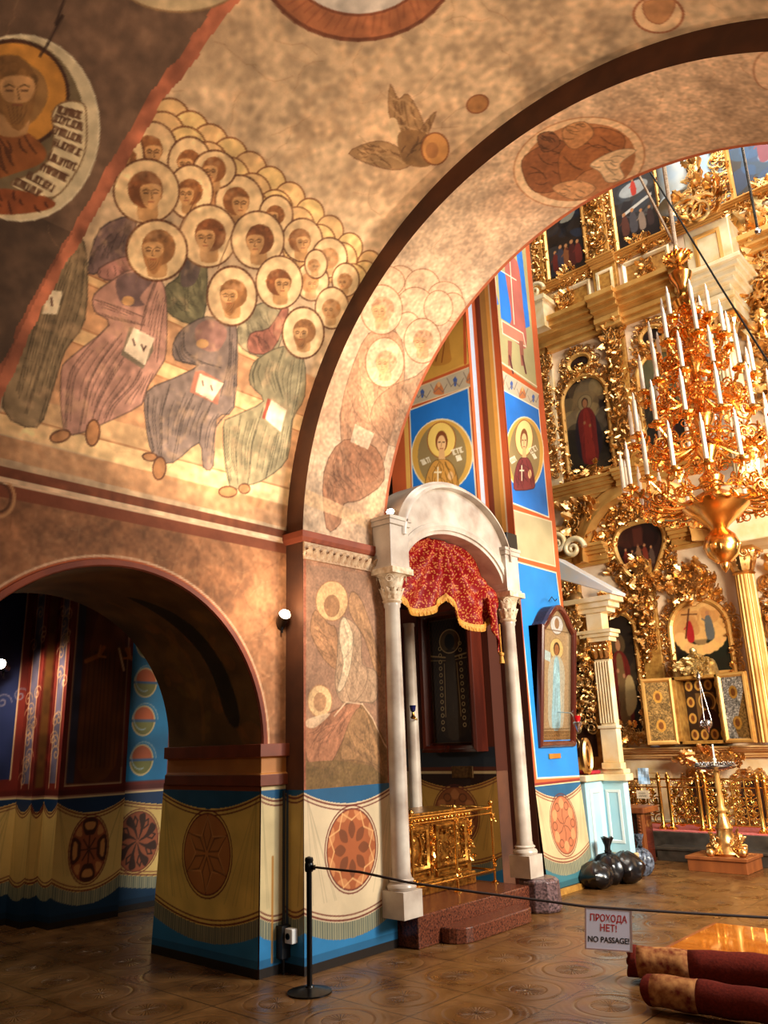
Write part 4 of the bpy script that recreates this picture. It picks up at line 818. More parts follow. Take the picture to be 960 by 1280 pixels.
C = Canvas(y3+.05, y3+.62, .42, 1.05, .008, CLOTH)
b = MB(); b.box(-13, -12.8, -1, 12, 0, 4.5); struct(b.build('wall_aisle_end', M_BROWN))
# swirl medallion of the farthest hanging is painted on its own cloth panel
# ================================================================== SHRINE BETWEEN THE PIERS
XS = -5.10
plat = thing('granite_platform', 'polished red granite platform of the marble shrine with one low step in front', 'platform', (-5.6, 6.9, 0))
b = MB(); b.box(-6.9, -5.02, 5.99, 7.86, 0, .27); b.build('plinth', M_GRANITE, plat, bevel=.012)
b = MB(); pts = [(-5.01, 6.34)]+[(-4.93+.12*math.sin(a)*1.0, 6.44-.10*math.cos(a)) for a in np.linspace(0, PI/2, 8)]+[(-4.70, 7.36)]+[(-4.80+.10*math.cos(a), 7.36+.1*math.sin(a)) for a in np.linspace(.2, PI/2, 8)]+[(-5.01, 7.46)]
pts = [(-5.01, 6.30), (-4.92, 6.30), (-4.86, 6.33), (-4.80, 6.40), (-4.78, 6.48), (-4.78, 7.42), (-4.80, 7.50), (-4.86, 7.56), (-4.92, 7.58), (-5.01, 7.58)]
b.prism(lambda u, v, n_: (u, v, n_), pts, 0, .135); b.build('step', M_GRANITE, plat, bevel=.012)
gb = MB(); gb.lathe([(.215, 0), (.23, .03), (.215, .30), (.17, .33)], (-5.02, 8.04, 0), 10); g = gb.build('granite_block', M_GRANDK, None, bevel=.01); tag(g, 'rough dark speckled granite block under the right marble column', 'stone block')
can = thing('marble_canopy', 'white marble arched canopy on slender columns with carved capitals', 'canopy', (-5.25, 6.95, .27))
def column(y, x, z0, z1, parent, r=.085, base=True, name='column'):
    b = MB(); b.lathe([(r*1.02, z0), (r*1.12, z0+.02), (r, z0+.06), (r*.98, z0+.5*(z1-z0)), (r*.86, z1-.05), (r*.98, z1-.03), (r*.98, z1)], (x, y, 0), 28); col = b.build(name, M_MARBLE, parent, smooth=True)
    return col
capm = mat('capital_stone', (224, 206, 178), (176, 146, 112), 14, .6)
for y, zb in ((5.90, .27), (7.97, .33)):
    col = column(y, XS-.02, zb+.30, 3.08, can)
    b = MB(); b.lathe([(.125, .225), (.135, .25), (.125, .275), (.10, .285), (.10, .29), (.115, .305), (.10, .32)], (XS-.02, y, zb), 28); b.box(XS-.15, XS+.11, y-.13, y+.13, zb, zb+.225); b.build('column_base', M_MARBLE, can, smooth=True, bevel=.03)
    b = MB(); b.lathe([(.085, 3.08), (.10, 3.10), (.085, 3.12), (.085, 3.18), (.12, 3.33), (.15, 3.36)], (XS-.02, y, 0), 24); b.box(XS-.18, XS+.14, y-.16, y+.16, 3.36, 3.42)
    for tier, (z, s, rr, n) in enumerate(((3.12, .15, .085, 10), (3.20, .17, .088, 10))):
        for i in range(n):
            a = 2*PI*(i+.5*tier)/n; P = (lambda a: lambda u, v, w: (XS-.02+(rr+w)*math.cos(a)-u*math.sin(a), y+(rr+w)*math.sin(a)+u*math.cos(a), v))(a); put(b, LEAF, P, 0, z, 0, s, PI/2, 1, .13)
    for i in range(4):
        a = PI/4+i*PI/2; P = (lambda a: lambda u, v, w: (XS-.02+(.14+w*.5)*math.cos(a)-u*math.sin(a), y+(.14+w*.5)*math.sin(a)+u*math.cos(a), v))(a); put(b, SCR, P, 0, 3.31, 0, .09, 0)
    b.build('capital', capm, can, smooth=True)
b = MB(); P = lambda u, v, n_: (XS-.02+n_, u, v)

for ya, yb in ((5.77, 6.05), (7.83, 8.10)):
    b = MB(); b.box(XS-.14, XS+.10, ya, yb, 3.42, 3.86)
    for z0_, z1_, e in ((3.86, 3.91, .02), (3.91, 3.95, .03), (3.42, 3.45, .012)): b.box(XS-.14-e, XS+.10+e, ya-e, yb+e, z0_, z1_)
    b.build('impost_block', M_MARBLE, can, bevel=.006)
yc, hw = 6.945, .90
outer = [(yc-1.02*math.cos(a), 3.78+.74*math.sin(a)) for a in np.linspace(0, PI, 40)]; inner = [(yc+hw*math.cos(a), 3.42+.52*math.sin(a)) for a in np.linspace(0, PI, 40)]
b = MB(); b.prism(P, [(5.93, 3.42)]+outer+[(7.96, 3.42)]+inner, -.34, .06); b.build('arch', M_MARBLE, can, bevel=.006)
b = MB(); b.sweep(P, [(yc-1.0*math.cos(a), 3.78+.72*math.sin(a)) for a in np.linspace(0, PI, 40)], [(-.035, .05), (-.035, .085), (-.015, .10), (.0, .13), (.03, .15), (.045, .15), (.045, -.3), (-.035, -.3)], closed=False); b.build('cornice_moulding', M_MARBLE, can, smooth=True)
b = MB(); b.sweep(P, [(yc-(hw+.07)*math.cos(a), 3.42+.59*math.sin(a)) for a in np.linspace(0, PI, 40)], [(-.06, .05), (-.06, .075), (-.02, .095), (.0, .085), (.03, .085), (.03, .05)], closed=False); b.build('archivolt', M_MARBLE, can, smooth=True)
bp_ = at_y(522, 1005, 7.75); column(7.72, bp_[0], .27, 3.2, can, .075, name='rear_column')
column(6.05, -6.6, .27, 3.2, can, .075, name='rear_column')
b = MB(); b.box(-6.75, XS-.38, 5.99, 8.1, 3.45, 3.6); b.build('roof_slab', M_DARKW, can)
# ---- curtain
cur = thing('red_curtain', 'red and gold brocade curtain draped in two swags under the marble arch', 'curtain', (XS-.2, yc, 3.9))
def brocade():
    m, nt, b = newmat('red_gold_brocade'); N = nt.nodes; Lk = nt.links; tc = N.new('ShaderNodeTexCoord'); v = N.new('ShaderNodeTexVoronoi'); v.inputs['Scale'].default_value = 46; v.feature = 'F1'
    mp = N.new('ShaderNodeMapping'); mp.inputs['Scale'].default_value = (.5, 1, .8); Lk.new(tc.outputs['Object'], mp.inputs[0]); Lk.new(mp.outputs[0], v.inputs['Vector'])
    t = N.new('ShaderNodeTexNoise'); t.inputs['Scale'].default_value = 70; Lk.new(mp.outputs[0], t.inputs['Vector'])
    ad = N.new('ShaderNodeMath'); ad.operation = 'ADD'; Lk.new(v.outputs['Distance'], ad.inputs[0]); Lk.new(t.outputs['Fac'], ad.inputs[1])
    r = N.new('ShaderNodeValToRGB'); r.color_ramp.elements[0].position = .78; r.color_ramp.elements[0].color = L4((188, 116, 62)); r.color_ramp.elements[1].position = .92; r.color_ramp.elements[1].color = L4((128, 10, 16)); Lk.new(ad.outputs[0], r.inputs[0]); Lk.new(r.outputs[0], b.inputs['Base Color']); b.inputs['Roughness'].default_value = .45; b.inputs['Specular IOR Level'].default_value = .15
    return m
nu, nv = 120, 40; V = []; y0c, y1c = yc-hw+.02, yc+hw-.02; yg = yc-.06
def cur_top(y): return 3.42+.52*math.sqrt(max(0, 1-((y-yc)/hw)**2))-.01
def cur_bot(y):
    a, b_ = y0c, yg
    if y < yg: t = (y-a)/(yg-a); return 3.20-.16*math.sin(PI*min(1, t*.95+.03))+.10*t
    t = (y-yg)/(y1c-yg); return 3.30-.12*t-.24*math.sin(PI*t)**.9
for i in range(nu+1):
    y = y0c+(y1c-y0c)*i/nu; zt_, zb_ = cur_top(y), min(cur_bot(y), cur_top(y)-.02)
    for j in range(nv+1):
        t = j/nv; z = zt_+(zb_-zt_)*t; gx, gz = (y-yg), (z-3.98); an = math.atan2(gx, -gz+.02); rr = math.hypot(gx, gz)
        dpt = .05*math.sin(an*15)*min(1, rr*2.2)+.03*math.sin(rr*30+an*2)*t*(1-t)*2+.06*math.sin(PI*t)+.05*t
        V.append((XS-.16+dpt, y, z))
b = MB(); b.add(V, [(i*(nv+1)+j, (i+1)*(nv+1)+j, (i+1)*(nv+1)+j+1, i*(nv+1)+j+1) for i in range(nu) for j in range(nv)])
o = b.build('drapery', brocade(), cur, smooth=True); md = o.modifiers.new('thick', 'SOLIDIFY'); md.thickness = .012
bot = [V[i*(nv+1)+nv] for i in range(nu+1)]; M_FR = mat('gold_fringe', (222, 160, 60), (150, 92, 24), 90, .5, .3, .5, 2, 0, None, 0, (1, 3, .3))
b = MB(); Vf = []
for (x, y, z) in bot: Vf += [(x+.012, y, z+.012), (x+.02, y, z-.03), (x+.012+.006*math.sin(y*160), y, z-.065)]
b.add(Vf, [(i*3+j, (i+1)*3+j, (i+1)*3+j+1, i*3+j+1) for i in range(nu) for j in range(2)]); o = b.build('fringe', M_FR, cur); md = o.modifiers.new('thick', 'SOLIDIFY'); md.thickness = .01
b = MB(); V = []
for i in range(13):
    for j in range(13):
        a = i/12; t = j/12; V.append((XS-.06+.03*math.sin(a*12), y1c-.22+a*.20+.02*t, 3.34-.05*a-t*(.18+.42*a)))
b.add(V, [(i*13+j, (i+1)*13+j, (i+1)*13+j+1, i*13+j+1) for i in range(12) for j in range(12)]); o = b.build('tail', bpy.data.materials['red_gold_brocade'], cur, smooth=True); md = o.modifiers.new('thick', 'SOLIDIFY'); md.thickness = .01
for yy, zz_, nm in ((y1c+.0, 2.92, 1),):
    b = MB(); b.tube([(XS-.05, yy, 3.05), (XS-.05, yy, 2.72)], .008, 6); b.lathe([(.012, .13), (.032, .115), (.03, .09), (.02, .085), (.034, .0)], (XS-.05, yy, 2.60), 12); b.build('tassel', M_FR, cur)
# ---- tall dark icon on the pillar behind the curtain
IY = 8.26
icn = thing('framed_icon', 'tall dark icon of a standing saint in a deep mahogany case under the red curtain', 'icon', (-6.2, IY, 1.5))
bl = at_y(532, 943, IY); br = at_y(605, 943, IY); x0, x1, z0, z1 = bl[0], br[0], bl[2], 3.42; PF = plane_front(IY)
b = MB(); b.sweep(PF, rect(x0, x1, z0, z1), [(-.02, -.13), (-.02, .10), (-.06, .12), (-.10, .10), (-.13, .02), (-.13, -.13)]); b.build('frame', M_MAHOG, icn, bevel=.004)
def robe_fig(c, cx, z0, z1, w, robe_c, outer_c, halo_c, face_c, seed, arms=True):
    """a standing saint: halo, head, robe, mantle, hands"""
    h = z1-z0; q = lambda P: [(cx+x*w, z0+y*h) for x, y in P]
    c.poly(circ(cx, z0+.87*h, .42*w, .12*h), halo_c, raw=True); c.line(circ(cx, z0+.87*h, .42*w, .12*h), .008, dk(halo_c, .6), raw=True, closed=True)
    P = sm(q([(-.40, 0), (-.5, .35), (-.52, .62), (-.3, .76), (0, .8), (.3, .76), (.52, .62), (.5, .35), (.42, 0)]), 3); c.poly(P, outer_c, raw=True)
    P2 = sm(q([(-.24, 0.0), (-.22, .4), (-.15, .74), (.15, .74), (.24, .4), (.26, 0)]), 3); c.poly(P2, robe_c, raw=True); r = np.random.RandomState(seed)
    for i in range(14): x = r.uniform(-.42, .42); y = r.uniform(.05, .6); c.line(q([(x, y), (x*.8, y+r.uniform(.05, .18))]), .008, dk(outer_c if abs(x) > .24 else robe_c, r.choice([.6, 1.4])), .7, raw=True)
    c.poly(circ(cx, z0+.87*h, .2*w, .075*h), dk(face_c, .45), raw=True); c.poly(circ(cx, z0+.86*h, .14*w, .062*h), face_c, raw=True)
    if arms: c.poly(circ(cx-.14*w, z0+.58*h, .07*w, .025*h), face_c, raw=True); c.poly(circ(cx+.16*w, z0+.52*h, .07*w, .025*h), face_c, raw=True)
C = Canvas(x0+.08, x1-.08, z0+.08, z1-.08, .006, (40, 26, 18))
xc = (x0+x1)/2
for i in range(-30, 60): C.line([(x0+i*.05, z0), (x0+i*.05+1.0, z1)], .005, (104, 82, 52), .6, raw=True); C.line([(x0+i*.05+1.0, z0), (x0+i*.05, z1)], .005, (92, 72, 44), .5, raw=True)
C.poly([(x0+.1, z0+.08), (xc-.2, z0+.3), (xc-.2, z1-.5), (xc, z1-.2), (xc+.2, z1-.5), (xc+.2, z0+.3), (x1-.1, z0+.08)], (36, 24, 16), .7, raw=True)
robe_fig(C, xc, z0+.22, z1-.25, .40, (66, 52, 34), (52, 38, 26), (96, 76, 46), (40, 24, 14), 5, False)
for i in range(26): C.line(circ(xc+(.17 if i % 2 else -.17)*(1-.002*i), z0+.3+i*.042, .022), .008, (206, 184, 130), .9, raw=True, closed=True)
C.line(circ(xc, z1-.42, .16, .15), .012, (214, 186, 130), .9, raw=True, closed=True); C.poly(circ(xc, z1-.42, .07, .085), (18, 12, 8), raw=True)
for s_ in (-1, 1): C.line([(xc+s_*.08, z1-.62), (xc+s_*.34, z1-.58)], .02, (190, 164, 112), .9, raw=True); C.line([(xc+s_*.08, z1-.66), (xc+s_*.34, z1-.64)], .01, (190, 164, 112), .9, raw=True); C.line([(xc+s_*.1, z1-.7), (xc+s_*.12, z0+.45)], .012, (200, 172, 118), .9, raw=True)
C.line(rect(x0+.13, x1-.13, z0+.13, z1-.13), .012, (120, 96, 56), .8, raw=True, closed=True)
C.build('painting', lambda u, v: (u, IY+.03, v), M_ICON, icn)
# ---- small bracket lamp beside it
lp = at_y(516, 885, 7.6); bl_ = thing('icon_lamp', 'small dark blue glass lamp on a brass bracket by the thin rear column', 'lamp', lp)
b = MB(); b.lathe([(.012, -.05), (.03, -.03), (.035, .0), (.04, .03), (.034, .032)], lp, 14); b.build('glass', mat('cobalt_glass', (20, 24, 70), None, rough=.1), bl_, smooth=True)
b = MB(); b.tube([(lp[0], lp[1], lp[2]-.05), (lp[0], lp[1], lp[2]-.10), (lp[0]+.04, lp[1]+.02, lp[2]-.14), (bp_[0]+.07, 7.72, lp[2]-.12)], .008, 6); b.lathe([(.02, -.13), (.035, -.11), (.02, -.09), (.015, -.05)], lp, 12); b.build('bracket', M_BRASS, bl_, smooth=True)
# ---- reliquary casket and its rail
RX = -5.62
M_CHASE = mat('chased_gilt', (214, 152, 66), (120, 74, 26), 22, .3, .85, .2)  # gilt toned darker, the casket's shade put into its colour
cas = thing('reliquary_casket', 'chased gilt reliquary casket with two embossed panels on the granite platform', 'reliquary', (RX-.3, 7.1, .27))
b = MB(); b.box(RX-.6, RX, 6.28, 7.66, .36, .98); b.box(RX-.63, RX+.03, 6.25, 7.69, .27, .40); b.box(RX-.62, RX+.02, 6.26, 7.68, .94, 1.02); b.box(RX-.58, RX-.02, 6.3, 7.64, 1.02, 1.05); b.build('body', M_CHASE, cas, bevel=.012)
PR = plane_side(RX)
for k, (a, c_) in enumerate(((6.36, 6.90), (7.02, 7.56))):
    b = MB(); b.sweep(PR, rect(a, c_, .50, .92), [(0, 0), (0, .03), (-.02, .045), (-.045, .03), (-.045, 0)]); b.sweep(PR, rect(a, c_, .42, .49), [(0, 0), (0, .03), (-.02, .03), (-.02, 0)])
    carve(b, PR, rect(a+.07, c_-.07, .56, .86), .06, 60+k, True, 1.0, .0)
    m_ = (a+c_)/2
    if k == 0: put(b, BALL, PR, m_, .80, .02, .09, 0); put(b, BALL, PR, m_, .67, .0, .2, 0, 1, .12); b.sweep(PR, circ(m_, .72, .15, .17, 24)[::-1], [(0, 0), (0, .02), (-.02, .02), (-.02, 0)])
    else: spray(b, PR, m_, .72, .13, .14, .07, 20, 61, .0)
    b.build('embossed_panel', M_CHASE, cas, smooth=True)
for y_, k_ in ((6.96, 62), (7.62, 63), (6.31, 64)): b = MB(); spray(b, PR, y_, .7, .03, .24, .09, 16, k_, .005); b.build('corner_ornament', M_BRASS, cas, smooth=True)
for i in range(12):
    pass
b = MB(); 
for i in range(22): put(b, BALL, PR, 6.3+i*.063, .98, .02, .045, 0)
b.build('bead_row', M_BRASS, cas, smooth=True)
FX = -5.42
fen = thing('brass_rail', 'thin polished brass guard rail with ball finials in front of the reliquary', 'guard rail', (FX, 7.0, .27))
for y in (6.42, 7.13, 7.80):
    b = MB(); b.tube([(FX, y, .29), (FX, y, 1.06)], .014, 10); b.lathe([(.045, 0), (.045, .01), (.018, .025)], (FX, y, .27), 14); b.lathe([(.0, .05), (.025, .035), (.03, .02), (.025, .005), (.014, -.01)], (FX, y, 1.07), 12)
    b.build('post', M_BRASS, fen, smooth=True)
    b = MB(); PP = plane_side(FX); spray(b, PP, y, .95, .03, .05, .08, 5, int(y*10), .0); b.build('scroll_bracket', M_BRASS, fen, smooth=True); b = MB(); spray(b, PP, y, .47, .03, .05, .08, 5, int(y*11), .0); b.build('scroll_bracket', M_BRASS, fen, smooth=True)
b = MB(); b.tube([(FX, 6.0, 1.04), (FX, 7.80, 1.04)], .016, 10); b.tube([(FX, 6.0, .40), (FX, 7.80, .40)], .013, 10); b.tube([(FX, 6.0, .98), (FX, 7.80, .98)], .009, 8); b.tube([(FX, 7.8, 1.04), (FX-.7, 7.8, 1.04)], .014, 8); b.tube([(FX, 7.8, .40), (FX-.7, 7.8, .40)], .012, 8); b.build('rail', M_BRASS, fen, smooth=True)
# ---- spot lamps
def lampobj(loc, tgt, label, s=1.0, group=None):
    loc = np.array(loc, float); d = nrm(np.array(tgt)-loc); t = thing('spotlight', label, 'lamp', loc, group)
    b = MB(); b.tube([loc-d*.20*s, loc-d*.16*s, loc-d*.02*s, loc], [.03*s, .045*s, .05*s, .056*s], 14); b.build('housing', M_BLACKM, t, smooth=True)
    b = MB(); b.tube([loc+d*.001, loc+d*.012, loc+d*.02], [.05*s, .046*s, .02*s], 14); b.build('bulb', M_BULB, t, smooth=True)
    b = MB(); b.tube([loc-d*.1*s, loc-d*.1*s+np.array([0, 0, -.10*s])], .010, 6); b.build('bracket', M_BLACKM, t)
    return t
l1 = np.array(at_x(356, 768, XW+.12)); lampobj(l1, l1+np.array([.45, -.2, .30]), 'black spotlight glowing on the brown wall beside the dark arch edge')
pl0 = bpy.data.lights.new('wall_lamp_glow', 'POINT'); pl0.energy = 16; pl0.color = WARM; pl0.shadow_soft_size = .06; po = bpy.data.objects.new('wall_lamp_glow', pl0); COL.objects.link(po); po.location = l1+np.array([.30, -.22, .12])
spot('wall_spot_beam', l1+np.array([.55, -.35, .16]), (-3.9, 3.0, 6.4), 290, WARM, 135, 1.0)
l2 = np.array(at_x(488, 640, XS+.02)); lampobj(l2, l2+np.array([.3, -.5, .4]), 'left one of two bright spotlights on the left end of the marble canopy', .8)
l3 = np.array(at_x(501, 645, XS+.04)); lampobj(l3, l3+np.array([.5, -.4, .3]), 'right one of two bright spotlights on the left end of the marble canopy', .8)
spot('canopy_spot_beam', l2+np.array([.25, -.25, .25]), (-3.4, 4.9, 6.4), 120, WARM, 110, 1.0)
spot('canopy_spot_beam', np.array([-4.85, 6.2, 4.75]), (-6.2, 8.4, 6.0), 210, (1., .88, .72), 70, .8)
l4 = np.array(at_x(644, 695, XS+.06)); lampobj(l4, l4+np.array([.5, -.1, .1]), 'tiny spotlight on the right end of the marble canopy beside the blue pillar', .55)
l5 = np.array(at_x(1, 830, -9.1)); lampobj(l5, l5+np.array([.5, -.45, .1]), 'spotlight glaring from the dark aisle at the left edge of the photo', 1.1)
spot('aisle_spot_beam', l5+np.array([.2, 0, .05]), (-8.9, 5.6, .8), 45, WARM, 140, .8)
# ---- loudspeaker
sp = thing('loudspeaker', 'small black box loudspeaker on the blue pillar above the marble canopy', 'loudspeaker', (PXA+.12, PYB-.14, 3.9)); q = at_y(627, 684, PYB-.2); hx, hz = .13, .17
b = MB(); b.box(q[0]-hx, q[0]+hx, PYB-.26, PYB-.02, q[2]-hz, q[2]+hz); b.build('cabinet', M_BLACK, sp, bevel=.01)
b = MB(); b.lathe([(.055, 0), (.055, .008), (.03, .012)], None, 18, ax=lambda x, y, z: (q[0]+x, PYB-.26-z, q[2]-.05+y)); b.lathe([(.025, 0), (.025, .008), (.01, .01)], None, 14, ax=lambda x, y, z: (q[0]+x, PYB-.26-z, q[2]+.08+y)); b.build('driver', M_BLACKM, sp, smooth=True)
# ---- icon case on the blue pillar (leans forward at the top)
x0_ = at_y(672, 935, 8.80)[0]; zb0 = at_y(672, 935, 8.80)[2]; top = at_y(674, 780, 8.80); lean = (top[0]-x0_)/(top[2]-zb0); zb = zb0; hgt = top[2]-zb
y_r = at_x(716, 930, x0_)[1]; y_m = (8.80+y_r)/2
PK = lambda u, v, n_: (x0_+(v-zb)*lean+n_, u, v)
kio = thing('icon_case', 'mahogany arched icon case with silver covered saint hung on the blue pillar', 'icon', (x0_-.1, y_m, zb))
out = [(8.80, zb), (y_r, zb), (y_r, zb+hgt)]+[(y_r-(y_r-8.80)*t, zb+hgt+.28*math.sin(PI*min(1, max(0, (t-.1)/.8)))**.9) for t in np.linspace(.0, 1, 15)[1:-1]]+[(8.80, zb+hgt)]
b = MB(); b.sweep(PK, out, [(0, -.16), (0, .04), (-.025, .06), (-.06, .05), (-.075, .02), (-.075, -.16)]); b.build('frame', M_MAHOG, kio, bevel=.004)
b = MB(); b.prism(PK, out, -.17, -.02); b.build('back_box', M_MAHOG, kio)
C = Canvas(8.80, y_r, zb, zb+hgt+.32, .006, (170, 146, 110))
for i in range(-60, 90): C.line([(8.8+i*.022, zb), (8.8+i*.022+.6, zb+2)], .005, (112, 90, 62), .7, raw=True); C.line([(8.8+i*.022+.6, zb), (8.8+i*.022, zb+2)], .005, (220, 200, 164), .5, raw=True)
robe_fig(C, y_m, zb+.25, zb+1.36, .40, (150, 196, 214), (176, 176, 160), (214, 186, 124), (150, 100, 60), 6, False)
C.poly(circ(y_m, zb+1.52, .16, .12), (200, 206, 210), raw=True); C.line(circ(y_m, zb+1.52, .16, .12), .01, (110, 96, 80), raw=True, closed=True); C.poly(circ(y_m, zb+1.54, .06, .07), (150, 120, 90), raw=True)
C.poly([(8.88, zb+1.08), (y_m-.15, zb+1.04), (y_m-.15, zb+1.16), (8.88, zb+1.2)], (176, 206, 216), .9, raw=True); C.poly(rect(8.86, y_r-.06, zb+.07, zb+.20), (150, 116, 72), raw=True)
C.line(rect(8.90, y_r-.10, zb+.22, zb+hgt-.05), .012, (110, 84, 54), raw=True, closed=True)
for k in range(3): strokes(C, (8.9, zb+.09+.04*k), (y_r-.1, zb+.09+.04*k), .02, .006, (80, 56, 36), 130+k, 22)
arch_in = lambda u, v: v < zb+hgt+.26*np.sin(PI*np.clip(((u-8.8)/(y_r-8.8)-.1)/.8, 0, 1))**.9
C.build('silver_cover', lambda u, v: (x0_+(v-zb)*lean+.0, u, v), M_RIZA, kio, mask=arch_in)
b = MB(); b.tube([PK(y_m-.12, zb+hgt+.33, -.05), PK(y_m, zb+hgt+.40, -.08), PK(y_m+.12, zb+hgt+.36, -.1), PK(y_m+.2, zb+hgt+.40, -.12)], .006, 6); b.build('iron_hook', M_BLACKM, kio)
# hanging oil lamp next to that case
q = at_x(722, 905, -5.02); ol = thing('oil_lamp', 'small silver oil lamp with ruby glass hanging beside the arched icon case', 'lamp', q)
b = MB(); b.lathe([(.0, -.10), (.015, -.08), (.03, -.05), (.05, -.01), (.055, .02), (.045, .03)], q, 14); b.tube([(q[0], q[1], q[2]+.02), (q[0]-.1, q[1]+.05, q[2]+.14), (PXB+.02, q[1]+.05, q[2]+.16)], .008, 6); b.build('bowl', M_STEEL, ol, smooth=True)
b = MB(); b.lathe([(.03, .03), (.042, .06), (.046, .10), (.04, .10)], q, 14); b.build('glass_cup', mat('ruby_glass', (170, 14, 24), None, rough=.1), ol, smooth=True)
b = MB(); q = at_x(694, 945, PXB+.02); b.box(PXB+.006, PXB+.02, q[1]-.14, q[1]+.14, q[2]-.03, q[2]+.03); pl = b.build('brass_plaque', M_BRASS, None, bevel=.003); tag(pl, 'small brass plaque on the blue wall under the arched icon case', 'plaque')
q = at_y(578, 965, PYA-.02); b = MB(); b.box(q[0]-.16, q[0]+.16, PYA-.03, PYA-.006, q[2]-.07, q[2]+.07); pl = b.build('brass_plaque', mat('dull_brass', (110, 78, 40), (70, 46, 24), 30, .4, .7), None, bevel=.003); tag(pl, 'dull square brass plaque under the dark icon inside the marble shrine', 'plaque')
# ================================================================== ICONOSTASIS
YI = 13.6; PI_ = plane_front(YI)
ico = thing('iconostasis', 'towering gilded and cream baroque icon wall with columns and cornices', 'icon wall', (-5, YI, 0))
b = MB(); b.box(-8.6, -.6, YI, YI+.35, 0, 14.0); b.build('wall_body', M_CREAM, ico)
CORN = [(0, 0), (0, .06), (0, .10)]
def cornice(name, z0, z1, depth, breaks, m=M_GOLDF, x0=-8.6, x1=-.6):
    """stepped horizontal moulding that breaks forward at the pilasters"""
    h = z1-z0; b = MB(); steps = [(0, .18, .30), (.18, .34, .42), (.34, .50, .36), (.50, .66, .62), (.66, .84, .82), (.84, 1, 1)]
    for a, c, d in steps: b.box(x0, x1, YI-depth*d, YI, z0+h*a, z0+h*c)
    for xa, xb in breaks:
        for a, c, d in steps: b.box(xa-.04*d, xb+.04*d, YI-depth*d-.12, YI-depth*d, z0+h*a, z0+h*c)
    return b.build(name, m, ico, bevel=.008)
BR = [(-6.05, -5.55), (-4.42, -3.78)]
cornice('cornice', 9.40, 10.05, .42, BR); cornice('cornice', 6.12, 6.50, .26, [(-6.02, -5.6)]); cornice('cornice', 4.84, 5.22, .30, [(-4.4, -3.8)], x0=-5.2); cornice('cornice', 4.84, 5.22, .30, [], x0=-8.6, x1=-6.4); cornice('cornice', 1.38, 1.56, .34, [], mat('pale_gold_moulding', (236, 200, 140), (212, 160, 90), 4, .4, .25))
cornice('cornice', 10.80, 10.95, .20, [(-6.05, -5.55)]); cornice('cornice', 13.0, 13.5, .4, [])
for xa, xb in ((-7.3, -6.15), (-5.48, -4.5), (-3.5, -2.3)):      # panelled frieze under the upper pictures
    b = MB(); b.sweep(PI_, rect(xa, xb, 10.14, 10.72), [(0, 0), (0, .05), (-.04, .065), (-.09, .03), (-.09, 0)]); b.build('frieze_panel_frame', M_WHITEG, ico, bevel=.004)
    b = MB(); b.box(xa+.08, xb-.08, YI-.012, YI, 10.2, 10.66); b.build('frieze_panel', M_GOLDP, ico)
    b = MB(); spray(b, PI_, (xa+xb)/2, 10.44, .16, .20, .20, 22, int(xa*10)+200, .02); b.build('frieze_ornament', M_GOLD, ico, smooth=True)
b = MB(); b.box(-6.05, -5.55, YI-.12, YI, 10.05, 10.80); b.build('pedestal', M_GOLDP, ico, bevel=.01)
b = MB(); b.sweep(lambda u, v, n: (u, YI-.12-n, v), rect(-5.98, -5.62, 10.16, 10.70), [(0, 0), (0, .02), (-.05, .03), (-.06, 0)]); b.build('pedestal_moulding', M_WHITEG, ico)
# pilaster strips with carved drops between the bays
for xc_, w_, za, zb_, sd in ((-5.78, .40, 6.55, 9.38, 1), (-7.32, .30, 6.55, 9.38, 2), (-5.80, .34, 1.62, 4.75, 3), (-7.2, .3, 1.6, 4.8, 4), (-5.83, .36, 10.98, 12.9, 5), (-7.25, .24, 10.98, 12.9, 6)):
    b = MB(); b.box(xc_-w_/2, xc_+w_/2, YI-.09, YI, za, zb_); b.build('pilaster', M_GOLDP if sd != 2 else M_WHITEG, ico, bevel=.012)
    b = MB(); P = plane_front(YI-.09); carve(b, P, [(xc_, zb_-.1), (xc_, za+(zb_-za)*(.5 if sd == 3 else .08))], w_*.85, 300+sd, dens=1.0); spray(b, P, xc_, zb_-.18, w_*.55, .26, .26, 26, 310+sd); b.build('pilaster_carving', M_GOLD, ico, smooth=True)
